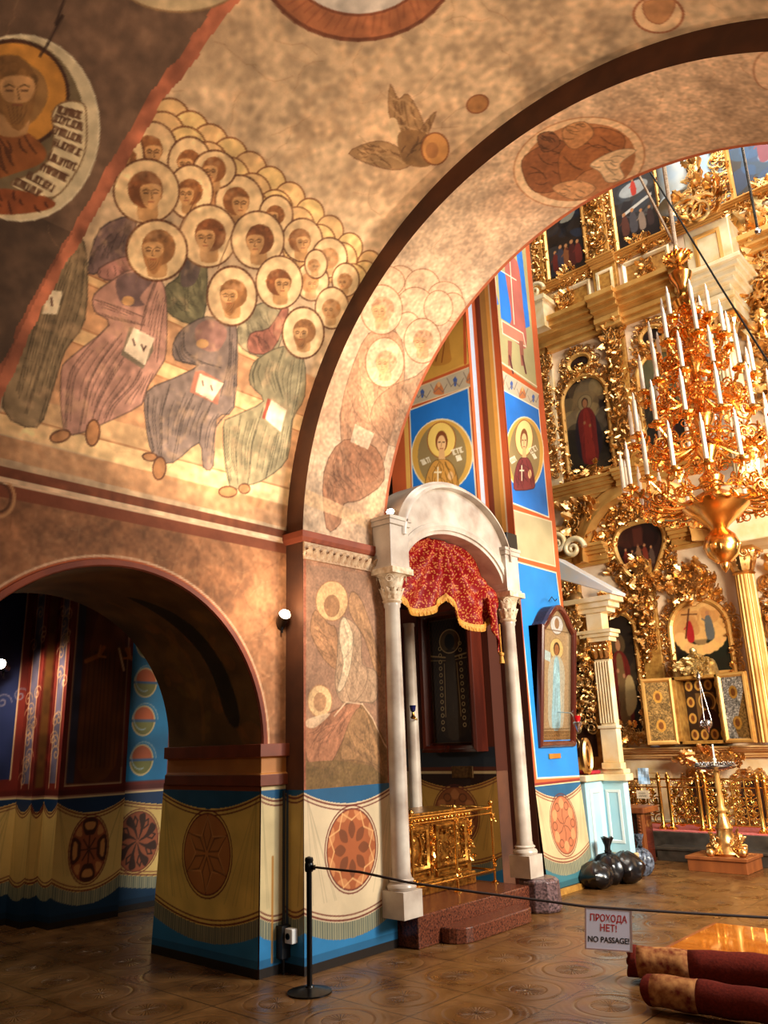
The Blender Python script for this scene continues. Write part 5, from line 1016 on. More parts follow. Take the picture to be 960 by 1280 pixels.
# columns of the right side, nearer ones stand on a projecting bay
def fluted(name, xc_, yc_, z0, z1, r, m, parent, n=16):
    b = MB(); V = []; K = n*4; lev = [z0, z0+.02, (z0+z1)/2, z1-.02, z1]
    for i, z in enumerate(lev):
        for j in range(K):
            a = 2*PI*j/K; rr = r*(1-.12*(z-z0)/(z1-z0))*(1-.09*(j % 4 in (1, 2))); V.append((xc_+rr*math.cos(a), yc_+rr*math.sin(a), z))
    b.add(V, [(i*K+j, i*K+(j+1) % K, (i+1)*K+(j+1) % K, (i+1)*K+j) for i in range(len(lev)-1) for j in range(K)]); o = b.build(name, m, parent)
    return o
def corinth(xc_, yc_, z0, h, r, m, parent):
    b = MB(); b.lathe([(r*.9, 0), (r*1.05, .03), (r*.9, .06), (r*.85, .08), (r*1.0, h*.7), (r*1.45, h*.9)], (xc_, yc_, z0), 20); b.box(xc_-r*1.6, xc_+r*1.6, yc_-r*1.6, yc_+r*1.6, z0+h*.9, z0+h)
    for t, (z, s, rr) in enumerate(((.06, h*.75, .88), (h*.35, h*.75, .95))):
        for i in range(9):
            a = 2*PI*(i+.5*t)/9; P = (lambda a: lambda u, v, w: (xc_+(r*rr+w)*math.cos(a)-u*math.sin(a), yc_+(r*rr+w)*math.sin(a)+u*math.cos(a), v))(a); put(b, LEAF, P, 0, z0+z, 0, s, PI/2, 1)
    for i in range(4):
        a = PI/4+i*PI/2; P = (lambda a: lambda u, v, w: (xc_+(r*1.3+w*.6)*math.cos(a)-u*math.sin(a), yc_+(r*1.3+w*.6)*math.sin(a)+u*math.cos(a), v))(a); put(b, SCR, P, 0, z0+h*.8, 0, h*.5, 0)
    return b.build('capital', m, parent, smooth=True)
for xc_, yc_, z0, z1, r in ((-4.02, 13.30, 1.6, 4.18, .17), (-3.62, 12.95, 5.55, 8.05, .20), (-2.9, 13.2, 1.6, 4.18, .17)):
    fluted('column', xc_, yc_, z0, z1, r, M_WHITEG if z0 > 5 else M_GOLDF, ico); corinth(xc_, yc_, z1, .42, r, M_GOLD, ico)
b = MB(); b.box(-4.0, -3.25, 12.75, YI, 4.98, 5.55); b.box(-4.05, -3.2, 12.70, YI, 4.60, 4.98); b.build('column_pedestal', M_WHITEG, ico, bevel=.02); b = MB(); b.box(-3.92, -3.32, 12.8, YI, 8.47, 8.75); b.build('column_block', M_WHITEG, ico, bevel=.02)
b = MB()
for z0, z1, e in ((8.75, 8.85, .05), (8.85, 9.0, .0), (9.0, 9.08, .10), (9.08, 9.18, .17), (9.18, 9.26, .24), (9.26, 9.34, .30)): b.box(-3.88-e, -3.34+e, 12.78-e, YI, z0, z1)
b.build('column_entablature', M_WHITEG, ico, bevel=.012)
b = MB(); b.box(-4.0, -3.22, 12.85, YI, 9.34, 10.3); b.build('upper_pedestal', M_WHITEG, ico, bevel=.02)
b = MB(); b.sweep(lambda u, v, n: (u, 12.85-n, v), rect(-3.85, -3.38, 9.5, 10.15), [(0, 0), (0, .025), (-.05, .03), (-.07, 0)]); b.build('upper_pedestal_moulding', M_GOLDF, ico)
b = MB(); P = plane_front(12.83); spray(b, P, -3.62, 10.72, .40, .36, .34, 60, 401); put(b, SCR, P, -3.4, 10.6, .1, .6, .5); put(b, SCR, P, -3.95, 10.7, .1, .6, 2.4, -1); b.build('console_carving', M_GOLD, ico, smooth=True)
b = MB(); spray(b, plane_front(YI), -2.85, 9.6, .55, .9, .5, 110, 402); spray(b, plane_front(YI), -3.1, 7.6, .35, .9, .42, 80, 403); carve(b, plane_front(YI), [(-3.2, 6.4), (-2.9, 8.2), (-3.2, 9.0)], .45, 404); b.build('side_carving', M_GOLD, ico, smooth=True)
b = MB(); carve(b, plane_front(YI), [(-3.9, 2.0), (-3.75, 4.2)], .3, 405); spray(b, plane_front(YI), -3.5, 3.2, .25, 1.2, .4, 70, 406); b.build('side_carving', M_GOLD, ico, smooth=True)
# sky blue painted niche high between the pictures
b = MB(); b.box(-4.35, -3.3, YI-.02, YI, 10.9, 13.0); b.build('sky_panel', mat('sky_blue_panel', (120, 176, 226), (206, 220, 226), 1.6, .5), ico)
b = MB(); b.lathe([(.22, 0), (.40, .04), (.46, .10), (.44, .16), (.40, .18), (.38, 1.9)], (-4.1, 13.5, 11.25), 24); b.build('half_drum', mat('pale_sky_paint', (176, 178, 170), (140, 156, 170), 2, .5), ico, smooth=True)
b = MB(); b.lathe([(.10, 0), (.16, .1), (.10, .24), (.14, .34), (.09, .46), (.15, .6), (.08, .75), (.13, .95), (.08, 1.2), (.12, 1.6)], (-3.72, 13.2, 11.3), 16); spray(b, plane_front(13.1), -3.72, 11.5, .12, .4, .22, 18, 409); b.build('baluster', M_GOLD, ico, smooth=True)
# scrolled volute at the left end of the upper cornice
b = MB(); P = plane_front(13.2); t = np.linspace(0, 3.6*PI, 60); sc_ = at_y(668, 365, 13.2); q = .22*np.exp(-.17*t); b.tube(np.c_[sc_[0]+q*np.cos(t), np.full(60, 13.2), sc_[2]+q*np.sin(t)], np.linspace(.05, .03, 60), 8); b.box(sc_[0]-.22, sc_[0]+.22, 13.1, YI, sc_[2]-.9, sc_[2]-.3); b.box(sc_[0]-.28, sc_[0]+.28, 13.05, YI, sc_[2]-.3, sc_[2]-.2); b.build('volute', M_WHITEG, ico, smooth=True)
b = MB(); carve(b, plane_front(13.4), [(-7.55, 10.9), (-7.5, 12.8)], .4, 410); carve(b, plane_front(13.4), [(-7.5, 1.5), (-7.6, 9)], .35, 411, dens=.6); b.build('end_carving', M_GOLD, ico, smooth=True)
# broken pediment over the lower left bay: gilded ring arch
ac = at_y(796, 700, YI); cx_, cz_ = -5.78, 4.95; R_ = 1.18
b = MB(); b.sweep(PI_, [(cx_+R_*math.cos(a), cz_+R_*math.sin(a)) for a in np.linspace(-.05, PI+.05, 40)][::-1], [(-.16, 0), (-.16, .12), (-.06, .20), (.04, .22), (.10, .30), (.16, .32), (.16, 0)], closed=False); b.build('pediment_arch', M_GOLDF, ico, smooth=True)
b = MB(); carve(b, PI_, [(cx_+(R_-.36)*math.cos(a), cz_+(R_-.36)*math.sin(a)) for a in np.linspace(.0, PI, 24)], .40, 420, dens=1.3); b.build('pediment_carving', M_GOLD, ico, smooth=True)
b = MB(); spray(b, PI_, -6.95, 5.75, .35, .42, .38, 40, 421); b.build('spandrel_carving', M_GOLD, ico, smooth=True)
b = MB(); t = np.linspace(0, 3.4*PI, 50)
for c_, s_ in ((at_y(716, 686, 13.2), 1), (at_y(697, 680, 13.2), -1)): q = .24*np.exp(-.17*t); b.tube(np.c_[c_[0]+s_*q*np.cos(t), np.full(50, 13.2), c_[2]+q*np.sin(t)], np.linspace(.06, .03, 50), 8)
b.build('pediment_volute', M_WHITEG, ico, smooth=True)
# dado with gold panels and dark openings
for xa, xb in ((-6.35, -5.75), (-3.95, -3.3)):
    b = MB(); b.sweep(PI_, rect(xa, xb, .35, 1.2), [(0, 0), (0, .05), (-.05, .06), (-.09, 0)]); b.build('dado_moulding', M_WHITEG, ico); b = MB(); b.box(xa+.08, xb-.08, YI-.012, YI, .42, 1.12); b.build('dado_panel', M_GOLDP, ico)
b = MB(); b.box(-6.9, -3.0, YI-.035, YI, .2, 1.34); b.build('dado_field', M_WHITEG, ico)
for xa, xb in ((-5.50, -5.02), (-4.68, -4.22), (-6.95, -6.5)):
    b = MB(); b.prism(plane_front(YI-.03), archpath(xa, xb, .45, 1.08, 14, .2), 0, .012); b.build('dado_opening', M_DARKW, ico)
    b = MB(); carve(b, plane_front(YI-.03), archpath(xa-.06, xb+.06, .42, 1.16, 12, .24), .17, int(430+xa*10), True); b.build('opening_carving', M_GOLD, ico, smooth=True)
# ------------------------------------------------------------------ pictures of the wall, each in its own carved frame
def picture(label, x0, x1, z0, z1, shape, paint, seed, cw=.26, res=.014, depth=.06, crown=None, foot=True, dens=1.):
    t = thing('framed_painting', label, 'painting', ((x0+x1)/2, YI, z0), 'pictures of the icon wall')
    path = rect(x0, x1, z0, z1) if shape == 'rect' else archpath(x0, x1, z0, z1, 16) if shape == 'arch' else [tuple(p) for p in circ((x0+x1)/2, (z0+z1)/2, (x1-x0)/2, (z1-z0)/2, 30)] if shape == 'oval' else shape
    b = MB(); b.sweep(PI_, path, [(-.02, 0), (-.02, depth), (.02, depth+.03), (.06, depth+.02), (.07, 0)]); b.build('frame', M_GOLDF, t, smooth=False)
    Q = np.array(path); c0 = Q.mean(0); b = MB(); off = Q+(Q-c0)/np.linalg.norm(Q-c0, axis=1)[:, None]*(cw*.55); 
    if shape == 'rect': off = np.array(rect(x0-cw*.5, x1+cw*.5, z0-cw*.45, z1+cw*.5))
    carve(b, PI_, off, cw, seed, True, dens, depth*.5)
    if foot: spray(b, PI_, (x0+x1)/2, z0+.02, .22, .14, .22, 18, seed+1, depth)
    if crown: spray(b, PI_, (x0+x1)/2, z1+crown*.55, crown*.9, crown*.55, .34, 46, seed+2, depth*.6)
    b.build('carved_surround', M_GOLD, t, smooth=True)
    C = Canvas(x0-.01, x1+.01, z0-.01, z1+.01, res, (40, 30, 24)); paint(C, x0, x1, z0, z1); PP = np.array(path)
    def inside(u, v):
        ins = np.zeros(u.shape, bool); n = len(PP)
        for i in range(n):
            a, c = PP[i], PP[(i+1) % n]
            if a[1] == c[1]: continue
            ins ^= ((a[1] > v) != (c[1] > v)) & (u < (c[0]-a[0])*(v-a[1])/(c[1]-a[1])+a[0])
        return ins
    C.build('canvas', lambda u, v: (u, YI-depth*.6, v), M_ICON, t, mask=inside); return t
def blobs(c, n, cols, seed, x0, x1, z0, z1, s0, s1, a=.7):
    r = np.random.RandomState(seed)
    for i in range(n): c.poly(sm(circ(r.uniform(x0, x1), r.uniform(z0, z1), r.uniform(s0, s1), r.uniform(s0, s1), n=7, rot=r.uniform(0, 3)), 3), cols[i % len(cols)], a*r.uniform(.6, 1), raw=True)
def figs(c, n, seed, x0, x1, z0, h, cols):
    r = np.random.RandomState(seed)
    for i in range(n):
        x = x0+(x1-x0)*(i+.5)/n; z = z0+r.uniform(0, .15)*h; hh = h*r.uniform(.8, 1.1); co = cols[i % len(cols)]
        c.poly(sm([(x-.11*hh, z), (x-.14*hh, z+.45*hh), (x-.07*hh, z+.78*hh), (x+.07*hh, z+.78*hh), (x+.15*hh, z+.42*hh), (x+.12*hh, z)], 3), co, raw=True); c.poly(circ(x, z+.88*hh, .065*hh, .08*hh), (170, 116, 76), raw=True); c.line([(x-.08*hh, z+.6*hh), (x-.2*hh, z+.5*hh+.2*hh*(i % 2))], .05*hh, co, raw=True)
def pA(c, x0, x1, z0, z1): blobs(c, 26, [(44, 52, 72), (30, 26, 26), (66, 60, 58), (50, 38, 30)], 1, x0, x1, z0, z1, .1, .35); c.poly(sm([(x0+.35, z1-.2), (x0+.6, z1), (x1-.1, z1), (x1-.25, z1-.25)]), (150, 146, 132), .8, raw=True); figs(c, 5, 2, x0+.1, x1-.1, z0+.2, .62, [(96, 40, 34), (60, 56, 66), (120, 72, 44), (70, 34, 30)]); c.poly(rect(x0, x1, z0, z0+.14), (46, 34, 26), raw=True)
def pB(c, x0, x1, z0, z1): blobs(c, 22, [(60, 66, 76), (36, 32, 34), (96, 98, 100), (60, 50, 46)], 3, x0, x1, z0+.5, z1, .12, .35); c.poly(rect(x0, x1, z0, z0+.45), (34, 24, 22), raw=True); c.poly([(x0+.15, z0+.75), (x1-.1, z0+.95), (x1-.1, z0+1.02), (x0+.15, z0+.82)], (186, 182, 176), raw=True); figs(c, 4, 4, x0+.1, x1-.1, z0+.25, .55, [(84, 50, 42), (70, 66, 70), (130, 110, 96), (56, 40, 38)]); c.poly(sm(circ((x0+x1)/2, z1-.35, .3, .16)), (176, 180, 182), .8, raw=True); figs(c, 1, 5, x0+.3, x1-.3, z1-.5, .36, [(176, 60, 50)])
def pC(c, x0, x1, z0, z1): blobs(c, 22, [(20, 56, 110), (14, 36, 78), (30, 82, 130)], 6, x0, x1, z0, z1, .1, .4); blobs(c, 9, [(150, 164, 180), (100, 126, 156)], 7, x0+.35, x1-.1, z0+.5, z1, .05, .13, .9); figs(c, 2, 8, x0+.45, x1-.05, z0+.45, .6, [(120, 44, 64), (90, 116, 150)])
def pD(c, x0, x1, z0, z1): blobs(c, 16, [(146, 120, 76), (110, 86, 56), (90, 76, 60)], 9, x0, x1, z0+.9, z1, .15, .4); blobs(c, 12, [(52, 44, 32), (34, 28, 22)], 10, x0, x1, z0, z0+.8, .15, .4); c.poly(sm([(x0+.25, z0+.3), (x0+.2, z0+.9), (x0+.35, z0+1.3), (x0+.6, z0+1.2), (x0+.75, z0+.7), (x0+.65, z0+.3)]), (34, 26, 30), .9, raw=True); robe_fig(c, (x0+x1)/2, z0+.2, z0+1.62, .36, (112, 36, 28), (92, 30, 26), (120, 98, 66), (130, 84, 54), 11)
def pE(c, x0, x1, z0, z1): blobs(c, 16, [(120, 104, 70), (84, 80, 56), (96, 90, 60)], 12, x0, x1, z0+.8, z1, .15, .4); blobs(c, 12, [(44, 40, 30), (30, 26, 22)], 13, x0, x1, z0, z0+.8, .15, .4); robe_fig(c, (x0+x1)/2, z0+.15, z0+1.5, .42, (92, 28, 22), (40, 26, 24), (120, 104, 70), (140, 90, 60), 14)
def pO(c, x0, x1, z0, z1): blobs(c, 8, [(44, 26, 22), (24, 18, 16), (70, 40, 30)], 15, x0, x1, z0, z1, .06, .2)
def pF(c, x0, x1, z0, z1): blobs(c, 16, [(46, 24, 20), (24, 14, 14), (70, 34, 24)], 16, x0, x1, z0, z1, .08, .3); figs(c, 5, 17, x0+.12, x1-.2, z0+.3, .36, [(110, 44, 30), (80, 60, 50), (130, 90, 60)]); c.poly(rect(x0+.35, x1-.4, z0+.65, z1-.1), (84, 40, 28), .7, raw=True)
def pG(c, x0, x1, z0, z1): blobs(c, 18, [(58, 46, 30), (40, 30, 22), (30, 22, 18)], 18, x0, x1, z0, z1, .12, .4); robe_fig(c, x0+.26, z0+.15, z0+1.75, .34, (112, 82, 48), (100, 32, 24), (84, 64, 40), (176, 120, 80), 19); c.poly(sm([(x0+.3, z0+.3), (x0+.33, z0+.9), (x0+.46, z0+.95), (x0+.5, z0+.5)]), (170, 140, 90), raw=True)
def pH(c, x0, x1, z0, z1):
    c.poly(rect(x0, x1, z0+.55, z1), (206, 150, 84), raw=True); blobs(c, 14, [(226, 176, 106), (186, 126, 70)], 20, x0+.1, x1-.1, z0+.6, z1, .08, .2); blobs(c, 12, [(24, 32, 22), (34, 30, 20)], 21, x0, x1, z0, z0+.5, .1, .3)
    for i in range(11): a = PI+PI*i/10; c.poly(circ((x0+x1)/2+.34*math.cos(a), z0+.62+.24*math.sin(a), .10, .09), (222, 166+4*(i % 3), 100), raw=True)
    figs(c, 2, 22, x0+.14, x1-.14, z0+.52, .46, [(164, 34, 34), (96, 96, 92)]); c.line([(x0+.22, z0+.6), (x0+.34, z1-.12)], .025, (80, 44, 24), raw=True); c.line([(x0+.2, z1-.2), (x0+.46, z1-.22)], .02, (80, 44, 24), raw=True)
picture('dark picture of a crowd, leftmost of the top row above the panelled frieze', -7.03, -6.17, 10.97, 12.5, 'rect', pA, 501)
picture('dark top row picture with a white tomb and pale clouds, by the blue niche', -5.47, -4.58, 10.97, 12.6, 'rect', pB, 505)
picture('deep blue upper picture at the top right corner of the photo', -3.2, -2.2, 11.0, 12.8, 'rect', pC, 509, .34)
picture('arched middle tier picture of a red robed saint on dark ground beside the blue pillar', -7.02, -6.10, 6.66, 8.64, 'arch', pD, 513, .30, crown=None)
picture('arched picture of a saint half hidden behind the chandelier', -5.42, -4.58, 6.66, 8.62, 'arch', pE, 517, .30)
picture('small dark oval picture above the arched picture of the red robed saint', -6.80, -6.36, 8.80, 9.12, 'oval', pO, 521, .22, foot=False)
picture('small dark oval picture left of the top of the chandelier', -5.26, -4.84, 8.80, 9.14, 'oval', pO, 525, .22, foot=False)
hf = [(-5.84, 4.42), (-5.62, 4.5), (-5.48, 4.75), (-5.36, 5.02), (-5.36, 5.26), (-5.50, 5.42), (-5.72, 5.46), (-5.95, 5.44), (-6.15, 5.36), (-6.25, 5.12), (-6.18, 4.82), (-6.04, 4.55)]
picture('dark heart shaped picture under the gilded ring arch', -6.26, -5.34, 4.40, 5.48, [tuple(p) for p in sm(hf, 3)], pF, 529, .30, foot=False, dens=1.3)
picture('tall arched picture of a young saint in a red cloak, lowest tier', -6.70, -6.10, 1.80, 3.88, 'arch', pG, 533, .22, crown=.3)
picture('arched picture of two figures on golden clouds above the open icon cabinet', -5.42, -4.48, 2.72, 3.92, 'arch', pH, 537, .22, crown=.5, foot=False)
b = MB(); 
for a_ in ((-5.76, 4.15, .22, .30, .26, 34, 541, .08), (-5.80, 3.4, .12, .4, .2, 22, 542, .08), (-4.95, 4.25, .34, .3, .24, 50, 543, .06)):
    b = MB(); spray(b, PI_, *a_); b.build('drop_carving', M_GOLD, ico, smooth=True)
# ------------------------------------------------------------------ open icon cabinet with two doors
YT = 13.25; x0, x1, z0, z1 = -5.36, -4.62, 1.60, 2.66
tri = thing('icon_cabinet', 'open icon cabinet with gilt doors spread wide and a dark icon inside', 'icon cabinet', ((x0+x1)/2, YT, z0))
PT = plane_front(YT); b = MB()
b.box(x0, x0+.05, YT-.12, YI-.02, z0, z1); b.box(x1-.05, x1, YT-.12, YI-.02, z0, z1); b.box(x0, x1, YT-.12, YI-.02, z0, z0+.05); b.box(x0, x1, YT-.12, YI-.02, z1-.05, z1); b.box(x0, x1, YI-.1, YI-.02, z0, z1); b.build('case', M_GOLDP, tri, bevel=.006)
C = Canvas(x0+.05, x1-.05, z0+.05, z1-.05, .007, (52, 34, 22)); U = (x0+x1)/2
for i in range(4):
    for j in range(4):
        if 0 < i < 3 and 0 < j < 3 and True: continue
        xx = x0+.13+i*(x1-x0-.26)/3; zz_ = z0+.14+j*(z1-z0-.28)/3; C.poly(circ(xx, zz_, .065, .085), (206, 156, 74), raw=True); C.poly(circ(xx, zz_, .03, .05), (120, 70, 36), raw=True)
C.poly(rect(x0+.22, x1-.22, z0+.26, z1-.26), (120, 88, 48), raw=True); C.line(circ(U+.03, z0+.66, .13, .14), .02, (220, 180, 100), raw=True, closed=True); C.poly(circ(U+.03, z0+.64, .08, .1), (40, 22, 16), raw=True); C.poly(sm([(U-.14, z0+.27), (U-.05, z0+.5), (U+.12, z0+.52), (U+.2, z0+.27)]), (58, 24, 26), raw=True)
C.build('icon_panel', lambda u, v: (u, YI-.12, v), M_ICON, tri)
for s, xh, wd, an in ((-1, x0, .50, .35), (1, x1, .50, .25)):
    d = np.array([s*math.cos(an), -math.sin(an)]); nrm_ = np.array([d[1]*s, -d[0]*s])*1.0
    PD = (lambda xh, d, s: lambda u, v, n: (xh+d[0]*u+(-abs(d[1])*n*s*0)+(d[1]*n*s)*1.0, YT-.12+d[1]*u-abs(d[0])*n, v))(xh, d, s)
    dr = MB(); dr.obox(PD, 0, wd, z0, z1, -.03, .02); door = dr.build('door', M_GOLDP, tri, bevel=.005)
    b = MB(); b.sweep(PD, rect(.01, wd-.01, z0+.01, z1-.01), [(0, .02), (0, .045), (-.03, .05), (-.06, .02)]); b.build('door_frame', M_GOLDF, tri)
    C = Canvas(.06, wd-.06, z0+.06, z1-.06, .007, (150, 116, 66) if s < 0 else (180, 172, 160)); C.mottle(40, .35, 700+s); C.mottle(14, .2, 702+s)
    if s > 0: C.poly([(wd-.30, z0+.2), (wd-.06, z1-.25), (wd-.06, z0+.06), (wd-.26, z0+.08)], (150, 112, 60), raw=True); C.mottle(40, .3, 705)
    for zz_ in (z0+.30, z1-.30): C.poly(circ(wd/2, zz_, .075, .10), (216, 156, 66), raw=True); C.poly(circ(wd/2, zz_, .04, .06), (140, 84, 40), raw=True)
    C.build('door_cover', (lambda PD: lambda u, v: PD(u, v, .022))(PD), M_RIZA, tri)
cr = MB(); cr.prism(plane_front(13.22), [(-5.32, 2.66)]+[(-4.97-.35*math.cos(a), 2.68+.30*math.sin(a)+.06*math.sin(3*a)**2) for a in np.linspace(0, PI, 20)]+[(-4.62, 2.66)], -.03, .02); spray(cr, plane_front(13.20), -4.97, 2.82, .28, .13, .16, 60, 545, .01); put(cr, BALL, plane_front(13.2), -4.97, 3.06, .0, .13, 0)
cr = cr.build('cabinet_crest', mat('pale_gilt', (240, 214, 150), (200, 160, 90), 14, .35, .8), tri, smooth=True)
b = MB(); spray(b, plane_front(YI-.34), -4.95, 1.36, .5, .14, .24, 46, 546); b.build('shelf_ornament', M_GOLD, ico, smooth=True)
# hanging lamp in front of the cabinet
q = at_y(884, 905, 12.95); hl = thing('hanging_lamp', 'silver hanging lamp on chains in front of the open icon cabinet', 'lamp', q)
b = MB(); b.lathe([(.0, -.16), (.02, -.12), (.035, -.08), (.08, -.03), (.09, .02), (.07, .06)], q, 16); spray(b, lambda u, v, w: (q[0]+u, q[1]-.07-w, q[2]+v), 0, 0, .06, .04, .07, 10, 547, 0); b.build('bowl', M_STEEL, hl, smooth=True)
ht = q+np.array([-.05, .05, .70])
for k in range(3): a = 2*PI*k/3+.4; b = MB(); b.tube([(q[0]+.07*math.cos(a), q[1]+.07*math.sin(a), q[2]+.05), tuple(ht)], .007, 6); b.build('chain', M_STEEL, hl)
b = MB(); b.lathe([(.0, .12), (.03, .06), (.04, .0), (.02, -.03)], ht, 12); b.tube([tuple(ht+np.array([0, 0, .08])), (ht[0], YI-.14, ht[2]+.1)], .008, 6); b.build('cap', M_STEEL, hl, smooth=True)
# blue altar candle on the shelf
q = at_y(819, 934, YI-.24); q[2] = 1.56; ca = thing('altar_candle', 'thin blue and white altar candle with a white flower left of the icon cabinet', 'candle', q)
b = MB(); b.lathe([(.07, 0), (.07, .02), (.03, .04), (.022, .06), (.022, .34)], q, 14); b.build('candle', M_CANDLE, ca, smooth=True)
mb_ = mat('blue_enamel', (26, 70, 170), None, rough=.3); b = MB(); b.lathe([(.026, .34), (.045, .40), (.045, .46), (.022, .50), (.022, .56)], q, 14); b.lathe([(.075, -.001), (.075, .012), (.05, .03)], q, 14); b.build('holder', mb_, ca, smooth=True)
b = MB()
for i in range(9): a = i*2.4; b.lathe([(.0, -.03), (.03, -.01), (.035, .01), (.0, .03)], (q[0]+.035*math.cos(a), q[1]+.035*math.sin(a), q[2]+.60+.02*(i % 3)), 8)
b.build('flower', M_WHITE, ca, smooth=True)
# ------------------------------------------------------------------ solea: raised floor, step, carpet
b = MB(); b.box(-7.0, -.5, 12.35, YI, 0, .36); so = b.build('floor_solea', M_STONE, None, bevel=.01); struct(so)
b = MB(); b.box(-5.45, -3.0, 12.0, 12.36, 0, .18); b.box(-5.47, -2.98, 11.98, 12.36, .15, .185); st = b.build('floor_solea_step', M_STONE, None, bevel=.006); struct(st)
b = MB(); b.box(-6.9, -.6, 12.40, YI-.36, .36, .372); o = b.build('carpet_runner', M_RUNNER); tag(o, 'pinkish red carpet laid along the raised floor behind the gilded balustrade', 'carpet')
# ------------------------------------------------------------------ gilded balustrade
YBAL = 12.55; PB_ = plane_front(YBAL); xs = sorted(at_y(px, 1040, YBAL)[0] for px in (832, 880, 906, 955)); bal = thing('balustrade', 'low openwork gilded balustrade with scrollwork in front of the icon wall', 'balustrade', (-5, YBAL, .37))
zt_ = 1.12
def post(x, hh=zt_, r=.028):
    b = MB(); b.lathe([(.07, 0), (.07, .03), (.04, .05), (r, .08), (r, hh-.45), (r*1.4, hh-.43), (r, hh-.41), (r, hh-.375), (.04, hh-.36), (.03, hh-.33), (0, hh-.29)], (x, YBAL, .372), 12); b.build('post', M_BRASS, bal, smooth=True)
PX = [-6.35, xs[0]-.02, xs[0]+.13, xs[1], xs[1]+.10, xs[2], xs[3], xs[3]+.1, -3.2]
for x in PX: post(x)
for xa, xb in zip(PX[:-1], PX[1:]):
    
    for z_, r_ in ((zt_-.02, .016), (.46, .014), (zt_-.14, .010)): b = MB(); b.tube([(xa, YBAL, z_), (xb, YBAL, z_)], r_, 8); b.build('rail', M_BRASS, bal, smooth=True)
    if xb-xa < .2: continue
    b = MB(); n = max(1, int((xb-xa)/.17))
    for i in range(n):
        u = xa+(xb-xa)*(i+.5)/n; w = (xb-xa)/n
        for z, fl in ((.58, 1), (.72, -1), (.86, 1)): put(b, SCR, PB_, u+.04*fl, z, -.02, w*.9, PI/2*fl, fl, .1); put(b, SCR, PB_, u-.04*fl, z, -.02, w*.8, -PI/2*fl, -fl, .1); put(b, LEAF, PB_, u, z, -.02, w*.7, PI/2+.4*fl, 1, .08)
        b.tube([(u-w/2, YBAL, .46), (u-w/2, YBAL, zt_-.02)], .009, 6); put(b, SCR, PB_, u, zt_-.08, -.02, .10, 0, 1, .06)
    b.build('scroll_panel', M_BRASS, bal, smooth=True)
q = at_y(805, 970, YBAL-.04); b = MB(); V = [(q[0]-.09+.18*i/4, YBAL-.05-.012*math.sin(i*1.2+j), q[2]-.12+.24*j/5) for i in range(5) for j in range(6)]; b.add(V, [(i*6+j, (i+1)*6+j, (i+1)*6+j+1, i*6+j+1) for i in range(4) for j in range(5)]); o = b.build('paper_sheet', mat('pale_blue_paper', (140, 186, 226), (196, 216, 234), 14, .6)); md = o.modifiers.new('t', 'SOLIDIFY'); md.thickness = .004; tag(o, 'crumpled pale blue sheet hanging on the balustrade beside the fluted gold pilaster', 'paper')
q = at_y(804, 993, YBAL-.04); b = MB(); b.box(q[0]-.10, q[0]+.10, YBAL-.06, YBAL-.045, q[2]-.06, q[2]+.06); o = b.build('notice_card', mat('cream_card', (236, 214, 180), None, rough=.6)); tag(o, 'small cream notice card with two lines of print under the blue sheet', 'sign')
b = MB(); r = np.random.RandomState(4)
for j, (zz_, n) in enumerate(((.018, 7), (-.022, 8))):
    for i in range(n): b.box(q[0]-.06+i*.016, q[0]-.06+i*.016+.004, YBAL-.0615, YBAL-.06, q[2]+zz_-.012, q[2]+zz_+.012); b.box(q[0]-.06+i*.016, q[0]-.06+i*.016+.011, YBAL-.0615, YBAL-.06, q[2]+zz_+(.012 if i % 2 else -.004)-.003, q[2]+zz_+(.012 if i % 2 else -.004))
b.build('print', M_BLACK, o)
# ------------------------------------------------------------------ floor candlestand on its wooden base
pl_ = thing('wooden_base', 'low brown wooden plinth under the gilded candlestand', 'base', (-4.33, 11.6, 0)); b = MB(); b.box(-4.72, -3.95, 11.3, 11.9, .0, .17); b.box(-4.74, -3.93, 11.28, 11.92, .15, .19); b.build('board', M_WOOD, pl_, bevel=.006)
q = np.array([-4.28, 11.6, .19]); cs = thing('candlestand', 'tall gilded floor candlestand with a round tray on the brown wooden plinth', 'candlestand', q)
b = MB(); b.lathe([(.20, .0), (.22, .03), (.20, .07), (.13, .16), (.10, .30), (.115, .34), (.08, .40), (.06, .48)], q, 20)
for k in range(4):
    a = PI/4+k*PI/2+.3; P = (lambda a: lambda u, v, w: (q[0]+(.16+w)*math.cos(a)-u*math.sin(a), q[1]+(.16+w)*math.sin(a)+u*math.cos(a), q[2]+v))(a); spray(b, P, 0, .13, .08, .12, .15, 14, 600+k, .0); put(b, BALL, P, 0, .05, .12, .12, 0)
b.build('foot', M_GOLD, cs, smooth=True)
b = MB(); b.lathe([(.06, .46), (.045, .52), (.075, .56), (.04, .62), (.05, .70), (.028, .80), (.045, .86), (.03, .98), (.045, 1.04), (.03, 1.08)], q, 18); b.build('stem', M_GOLDF, cs, smooth=True)
b = MB(); b.lathe([(.05, 1.06), (.24, 1.10), (.28, 1.13), (.28, 1.15), (.24, 1.14), (.04, 1.13)], q, 28)
for i in range(22): a = 2*PI*i/22; b.lathe([(.016, 0), (.022, .03), (.016, .03), (.01, .0)], (q[0]+.24*math.cos(a), q[1]+.24*math.sin(a), q[2]+1.15), 8)
for i in range(12): a = 2*PI*i/12; b.lathe([(.016, 0), (.022, .03), (.016, .03), (.01, .0)], (q[0]+.14*math.cos(a), q[1]+.14*math.sin(a), q[2]+1.15), 8)
b.build('tray', M_STEEL, cs, smooth=True)
b = MB(); b.lathe([(.03, 1.13), (.02, 1.2), (.03, 1.22), (.012, 1.24), (.012, 1.42)], q, 12); b.build('central_candle', M_CANDLE, cs, smooth=True)
